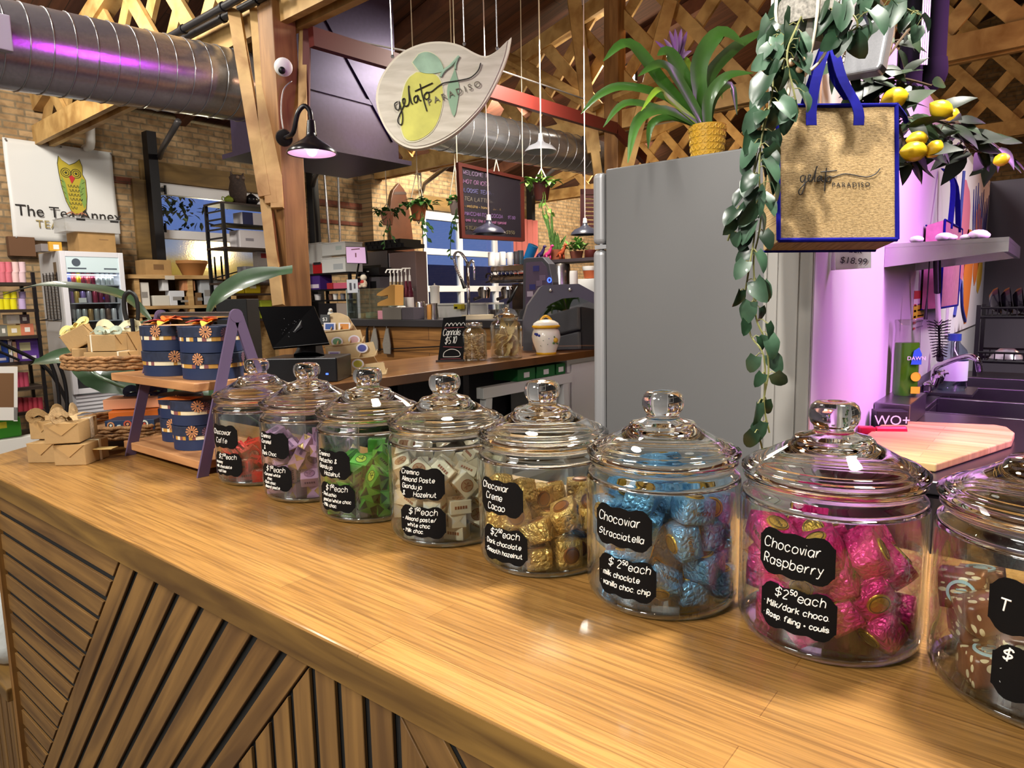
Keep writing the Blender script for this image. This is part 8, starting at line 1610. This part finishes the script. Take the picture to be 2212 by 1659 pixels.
def tin(u, vb, vt, w, c, lab, grp, cap=None, zb=None, x=RX-.09):
    p_ = at(u, vb, x=x); d = (p_-CAM).dot(FW); r = w*d/FPX/2*1.05; z = zb; h = at(u, vt, x=x).z-z; T_ = thing('tea_tin', lab, 'tin', V((x, p_.y, z)), 0, grp)
    m = MB(); m.lathe([(0, 0), (r, 0), (r, h*.9), (0, h*.9)], (x, p_.y, z), 16); m.build('tin_body', C(c, .35), T_, smooth=AUTO); m = MB(); m.lathe([(r*1.03, h*.88), (r*1.03, h), (0, h)], (x, p_.y, z), 16); m.build('lid', C(cap or c, .35), T_, smooth=AUTO); return T_
z = lev[0]+.0005; h2 = at(30, 588, x=RX-.09).z
pinks = ['c86a78', 'c86a78', 'd8b8b8', 'cfb4bc']; on = ['leftmost', 'second', 'third', 'rightmost']
for k, u in enumerate((6, 19, 34, 49)):
    tin(u, 609, 587, 13, pinks[k], f'{on[k]} tin of the lower row on the top rack shelf', 'pink and white tins on the rack', zb=z)
    tin(u, 586, 566, 12, pinks[k], f'{on[k]} tin of the upper row on the top rack shelf', 'pink and white tins on the rack', zb=h2+.002)
z = lev[1]+.0005; h2 = at(30, 645, x=RX-.09).z
for k, u in enumerate((2, 15, 30)):
    tin(u, 667, 646, 13, 'd6cc1c', f'{on[k]} yellow tin of the lower row', 'yellow tins on the second rack shelf', zb=z)
    if k: tin(u, 644, 630, 12, 'd6cc1c', f"{['', 'left', 'right'][k]} yellow tin of the upper row", 'yellow tins on the second rack shelf', zb=h2+.002)
tin(49, 667, 645, 13, 'b8a2cc', 'lower lilac tin beside the yellow tins', 'lilac tins', zb=z); tin(49, 644, 630, 12, '7a6a8e', 'upper purple tin beside the yellow tins', 'lilac tins', zb=h2+.002)
z = lev[2]+.0005
for a in ((16, 679, 43, 700, 'd8d2c4', 'white tea box on the third rack shelf, upper', 1), (43, 679, 63, 699, '5a4a4e', 'dark brown tea box right of the white one', 1), (46, 699, 72, 724, 'c8765a', 'salmon tea box on the third rack shelf', 0), (17, 702, 44, 724, 'b8a060', 'ochre tea box on the third rack shelf', 0), (0, 702, 15, 724, '7a7a70', 'grey tea tin box at the left of the third shelf', 0)):
    fbox('tea_box', a[5], 'box', a[0], a[1], a[2], a[3], C(a[4]), x=RX-.08, dep=.14, zb=z if not a[6] else at(30, 700, x=RX-.08).z+.003, plate=(.3, .3, .7, .7, C('e0dcd4')))
z = lev[3]+.0005
for a in ((-20, 735, 17, 781, '2c4aa0', 'blue tea carton on the fourth rack shelf'), (19, 735, 26, 781, 'd8d4d8', 'slim white carton on the fourth rack shelf'), (28, 738, 36, 781, 'c8a088', 'slim beige carton on the fourth rack shelf'), (38, 728, 84, 781, '5a3a8c', 'wide purple tea carton on the fourth rack shelf')): fbox('tea_carton', a[5], 'box', a[0], a[1], a[2], a[3], C(a[4]), x=RX-.06, dep=.2, zb=z, plate=[(.15, .45, .6, .8, C('b8b48c')), (.2, .1, .8, .22, C('d8d0e0'))])
for r, (vb, us, c) in enumerate(((838, (38, 48, 58), 'b84a64'), (892, (46, 57, 67, 78, 89), 'a83a48'))):
    for k, u in enumerate(us): tin(u, vb, vb-34, 10, c, f"{['first', 'second', 'third', 'fourth', 'fifth'][k]} {['pink', 'red'][r]} tin from the left low on the rack", ['pink tins low on the rack', 'red tins low on the rack'][r], zb=lev[4+r]+.0005)
CRT = thing('white_crate', 'white wooden crate door leaning in front of the rack', 'crate', at(15, 915, x=RX+.25)); w_ = lambda u, v: at(u, v, x=RX+.25)
m = MB()
for (u0, v0, u1, v1) in ((-25, 792, 30, 806), (30, 792, 38, 910), (-25, 880, 38, 908)): m.prism([w_(u0, v0), w_(u1, v0), w_(u1, v1), w_(u0, v1)], (-.03, 0, 0))
m.build('crate_frame', white, CRT); m = MB(); m.prism([w_(-25, 806), w_(30, 806), w_(30, 880), w_(-25, 880)], (-.01, 0, 0)); m.build('brown_panel', C('7a5a3e'), CRT)
fbox('green_bag', 'bright green product bag on the lowest visible shelf', 'bag', -15, 898, 44, 944, C('3f9a2c', .4), x=RX+.1, dep=.07, zb=at(20, 946, x=RX+.1).z, plate=(.1, .5, .5, .8, C('d8d23a')), bev=.02)
m = MB(); p_ = at(20, 948, x=RX+.15); m.span((RX+.018, p_.y-.6, 0), (RX+.2, p_.y+.4, p_.z)); tag(m.build('low_plinth', white, None), 'white plinth under the green bag', 'plinth')
HT = thing('curved_rack', 'black curved metal hoop rack beside the rack and cooler', 'rack', at(130, 900, x=-7.2))
for du in (0, 17):
    m = MB(); m.tube(catmull([at(108+du, 780, x=-7.2), at(122+du, 820, x=-7.2), at(128+du, 870, x=-7.2), at(124+du, 930, x=-7.2), V((-7.2, at(122+du, 960, x=-7.2).y, 0))], 5), .018, 8); m.build('hoop', blackmetal, HT, smooth=True)
# bench shelf under the garage door
SX = -8.35; sy0, sy1 = at(276, 598, x=SX).y, at(600, 598, x=SX).y; sz = at(380, 594, x=SX).z
palew = wood('pale_bench_wood', 'a8814f', 'd0ab76', (2, 1, 8), 3, .6)
BSH = thing('wooden_bench_shelf', 'open wooden shelf bench below the left garage door', 'shelving', (SX-.25, (sy0+sy1)/2, 0))
m = MB(); m.span((SX-.42, sy0, sz-.05), (SX, sy1, sz)); m.build('bench_top', palew, BSH, bevel=.003)
for y in (sy0+.08, sy0+.75, sy0+1.35, sy1-.1): m = MB(); m.span((SX-.41, y, 0), (SX-.03, y+.06, sz-.05)); m.build('divider', palew, BSH)
zs2 = at(380, 660, x=SX).z; m = MB(); m.span((SX-.41, sy0+.05, zs2-.04), (SX-.02, sy1-.05, zs2)); m.build('middle_shelf', palew, BSH); m = MB(); m.span((SX-.42, sy0+.05, .2), (SX-.40, sy1-.05, sz-.05)); m.build('back_board', C('5a4028', .8), BSH)
z = sz+.0005
fbox('cardboard_box', 'printed cardboard box on the wooden bench below the window', 'box', 316, 562, 369, 592, cardboard, x=SX-.08, dep=.3, zb=z, plate=(.3, .35, .7, .7, C('7a5a3a')))
p_ = at(420, 590, x=SX-.22); m = MB(); r = 31*(p_-CAM).dot(FW)/FPX; h = at(420, 563, x=SX-.22).z-z; m.lathe([(0, 0), (r*.62, 0), (r*.98, h*.78), (r*1.02, h*.8), (r*1.02, h), (r*.94, h), (r*.9, h*.8), (r*.58, h*.06), (0, h*.06)], (SX-.27, p_.y, z), 30); tag(m.build('terracotta_bowl', C('a5713f', .7), None, smooth=AUTO), 'wide terracotta bowl on the wooden bench below the window', 'bowl')
m = MB(); p_ = at(366, 596, x=SX); m.span((SX+.001, p_.y-.06, sz-.06), (SX+.004, p_.y+.06, sz-.01)); tag(m.build('shelf_label', C('cfc4b4'), None), 'pale label stuck on the bench edge', 'label')
z = zs2+.0005
for a in ((304, 610, 321, 659, 'd8d4ce', 'white tagged bottle at the left of the bench shelf', 'bottle'), (332, 638, 366, 659, 'd0ccc2', 'white jug on the bench shelf', 'jug'), (368, 628, 398, 659, 'd6d8e0', 'white printed pouch on the bench shelf', 'pouch'), (352, 604, 363, 627, 'd8d8dc', 'slim white packet behind the pouch', 'packet'), (383, 640, 422, 660, '8a6a44', 'brown carton right of the pouch', 'box'), (396, 606, 421, 627, 'c58a62', 'salmon card standing on the brown carton', 'card'), (424, 632, 440, 660, '75573a', 'narrow brown carton on the bench shelf', 'box'), (436, 605, 470, 660, 'b0b4ba', 'silver foil bag on the bench shelf', 'bag'), (472, 606, 482, 660, '8a8a90', 'grey packet beside the silver bag', 'packet')):
    fbox(a[6]+'_item' if a[6] in ('card',) else a[6], a[5], a[6], a[0], a[1], a[2], a[3], C(a[4], .45), x=SX-.06, dep=.12, zb=z if a[3] > 640 else at(400, a[3]+1, x=SX-.06).z, plate=(.2, .35, .8, .6, C('8f8a86')) if a[6] in ('bottle', 'pouch', 'box', 'bag') else None, bev=.006)
zz3 = at(400, 677, x=SX-.15).z; m = MB(); m.span((SX-.41, sy0+.05, zz3-.03), (SX-.02, sy1-.05, zz3-.0005)); m.build('lower_shelf', palew, BSH)
for k, (u, c, lab) in enumerate(((385, 'd8d0d0', 'white stemmed dish on the lowest bench shelf'), (418, 'dcdce0', 'white bowl on the lowest bench shelf'))):
    p_ = at(u, 672, x=SX-.03); m = MB(); m.lathe([(0, 0), (.03, 0), (.075, .06), (.07, .06), (.025, .008), (0, .008)], (SX-.15, p_.y, .8), 18); zz_ = zz3
    for v_ in m.b.verts: v_.co.z += zz_-.8
    tag(m.build('white_bowl', C(c, .3), None, smooth=AUTO), lab, 'bowl')
# black baker's rack before the window
KX = -7.35; ky0, ky1 = at(480, 440, x=KX).y, at(640, 440, x=KX).y; kl = [at(540, v, x=KX).z for v in (441, 535, 610, 690)]
KR = thing('bakers_rack', 'black iron rack with owl and teapots on top before the window', 'shelving', (KX-.2, (ky0+ky1)/2, 0))
for x in (KX-.40, KX):
    for y in (ky0, ky1): m = MB(); m.box((x, y, kl[0]/2), (.035, .035, kl[0])); m.build('post', blackmetal, KR)
for z in kl: m = MB(); m.span((KX-.42, ky0-.02, z-.025), (KX+.02, ky1+.02, z)); m.build('shelf', mat('rack_shelf', '2f221b', .5), KR)
m = MB()
for y in (ky0,):
    for t in (.2, .4, .62, .8): z = kl[1]+(kl[0]-kl[1])*t; m.beam((KX-.4, y, z), (KX, y, z), .015, .02)
    for (a, b) in ((.1, .75), (.25, .6)): m.beam((KX-.28, y, kl[2]+(kl[1]-kl[2])*a), (KX-.28, y, kl[2]+(kl[1]-kl[2])*b), .015, .02); m.beam((KX-.12, y, kl[2]+(kl[1]-kl[2])*a), (KX-.12, y, kl[2]+(kl[1]-kl[2])*b), .015, .02)
m.beam((KX-.41, ky0, kl[0]-.22), (KX-.41, ky1, kl[1]+.1), .015, .015); m.beam((KX-.41, ky0, kl[2]+.05), (KX-.41, ky1, kl[1]-.1), .015, .015); m.build('iron_bars', blackmetal, KR)
z = kl[0]+.0005; p_ = at(515, 432, x=KX-.15); d_ = (p_-CAM).dot(FW); k_ = d_/FPX
OWL = thing('owl_statue', 'tall carved dark wood owl on top of the iron rack', 'statue', V((KX-.15, p_.y, z))); H_ = at(515, 376, x=KX-.15).z-z
m = MB(); m.lathe([(0, 0), (.085, 0), (.10, H_*.2), (.105, H_*.5), (.085, H_*.75), (.095, H_*.88), (.07, H_*.95), (0, H_*.93)], (KX-.15, p_.y, z), 16)
for s in (-1, 1): m.tube([(KX-.15, p_.y+s*.06, z+H_*.88), (KX-.14, p_.y+s*.085, z+H_*1.05)], [.03, .004], 8)
m.build('body', mat('carved_wood', '3b2c26', .7, var=.3, vs=40, bump=.4, bs=60), OWL, smooth=True)
for s in (-1, 1): m = MB(); m.ball((KX-.062, p_.y+s*.04, z+H_*.85), (.012, .022, .022), 10); m.build('eye', C('6a5240', .5), OWL, smooth=True)
def teapot(u, r, c, lab):
    p_ = V((KX-.12, at(u, 430, x=KX-.12).y, z)); T_ = thing('teapot', lab, 'teapot', p_); g = C(c, .2)
    m = MB(); m.lathe([(0, 0), (r*.6, 0), (r, r*.7), (r*.95, r*1.1), (r*.5, r*1.5), (0, r*1.52)], p_, 22); m.build('pot_body', g, T_, smooth=True); m = MB(); m.lathe([(r*.5, r*1.48), (r*.3, r*1.65), (r*.08, r*1.7), (r*.12, r*1.85), (0, r*1.9)], p_, 16); m.build('lid', g, T_, smooth=True)
    m = MB(); m.tube(catmull([p_+V((0, -r*.9, r*1.2)), p_+V((0, -r*1.5, r*1.3)), p_+V((0, -r*1.5, r*.6)), p_+V((0, -r*.9, r*.5))], 4), r*.1, 8); m.build('handle', g, T_, smooth=True); m = MB(); m.tube([p_+V((0, r*.9, r*.7)), p_+V((0, r*1.35, r*1.0)), p_+V((0, r*1.55, r*1.35))], [r*.22, r*.14, r*.1], 8); m.build('spout', g, T_, smooth=True)
teapot(494, .055, '7a8a2c', 'small green teapot at the corner of the iron rack'); teapot(543, .085, '17161a', 'black teapot beside the carved owl')
z = kl[1]+.0005; zm = (kl[0]+kl[1])/2+.02
m = MB(); m.span((KX-.38, ky0+.03, zm-.02), (KX-.02, ky1-.03, zm)); m.build('half_shelf', blackmetal, KR)
fbox('product_box', 'navy and white box on the upper half shelf of the iron rack', 'box', 525, 462, 572, 489, C('c8c4cc'), x=KX-.06, dep=.22, zb=zm+.0005, plate=(.0, .0, .45, 1, C('1c2452')))
fbox('product_box', 'white printed box under the navy one on the iron rack', 'box', 520, 500, 575, 533, C('d2cdd2'), x=KX-.06, dep=.25, zb=z, plate=(.2, .4, .5, .55, C('8a8690')))
z = kl[2]+.0005
fbox('tea_tray', 'grey patterned tin on the third tier of the iron rack', 'tin', 532, 576, 572, 608, C('6a6a70', .4), x=KX-.06, dep=.2, zb=z, plate=[(.1, .2, .3, .6, black), (.5, .3, .8, .7, C('c8c8cc'))])
fbox('white_canister', 'white tub behind the timber post on the iron rack', 'tub', 560, 545, 592, 608, C('dcd8d6'), x=KX-.25, dep=.12, zb=z, plate=(.2, .8, .8, .95, C('b83a3a')))
z = kl[3]+.0005; zy = at(540, 634, x=KX).z
m = MB(); m.span((KX-.42, ky0-.02, zy-.02), (KX+.02, ky1+.02, zy)); m.build('shelf', mat('rack_shelf', '2f221b', .5), KR)
for k, (u0, v0, u1, v1) in enumerate(((499, 597, 527, 632), (530, 597, 562, 632), (504, 652, 530, 689), (538, 650, 562, 689), (564, 648, 588, 689))):
    up_ = v1 < 640; fbox('tea_pouch', ['left yellow tea pouch on the upper row', 'right yellow tea pouch on the upper row', 'left green-yellow tea pouch on the lower row', 'middle green-yellow tea pouch on the lower row', 'right green-yellow tea pouch beside the timber post'][k], 'pouch', u0, v0, u1, v1, C('c0a81c' if up_ else '96a02c', .4), x=KX-.05, dep=.12, zb=zy+.0005 if up_ else z, plate=(.3, .3, .7, .6, C('e0dcc0')), bev=.015, grp='tea pouches on the iron rack')
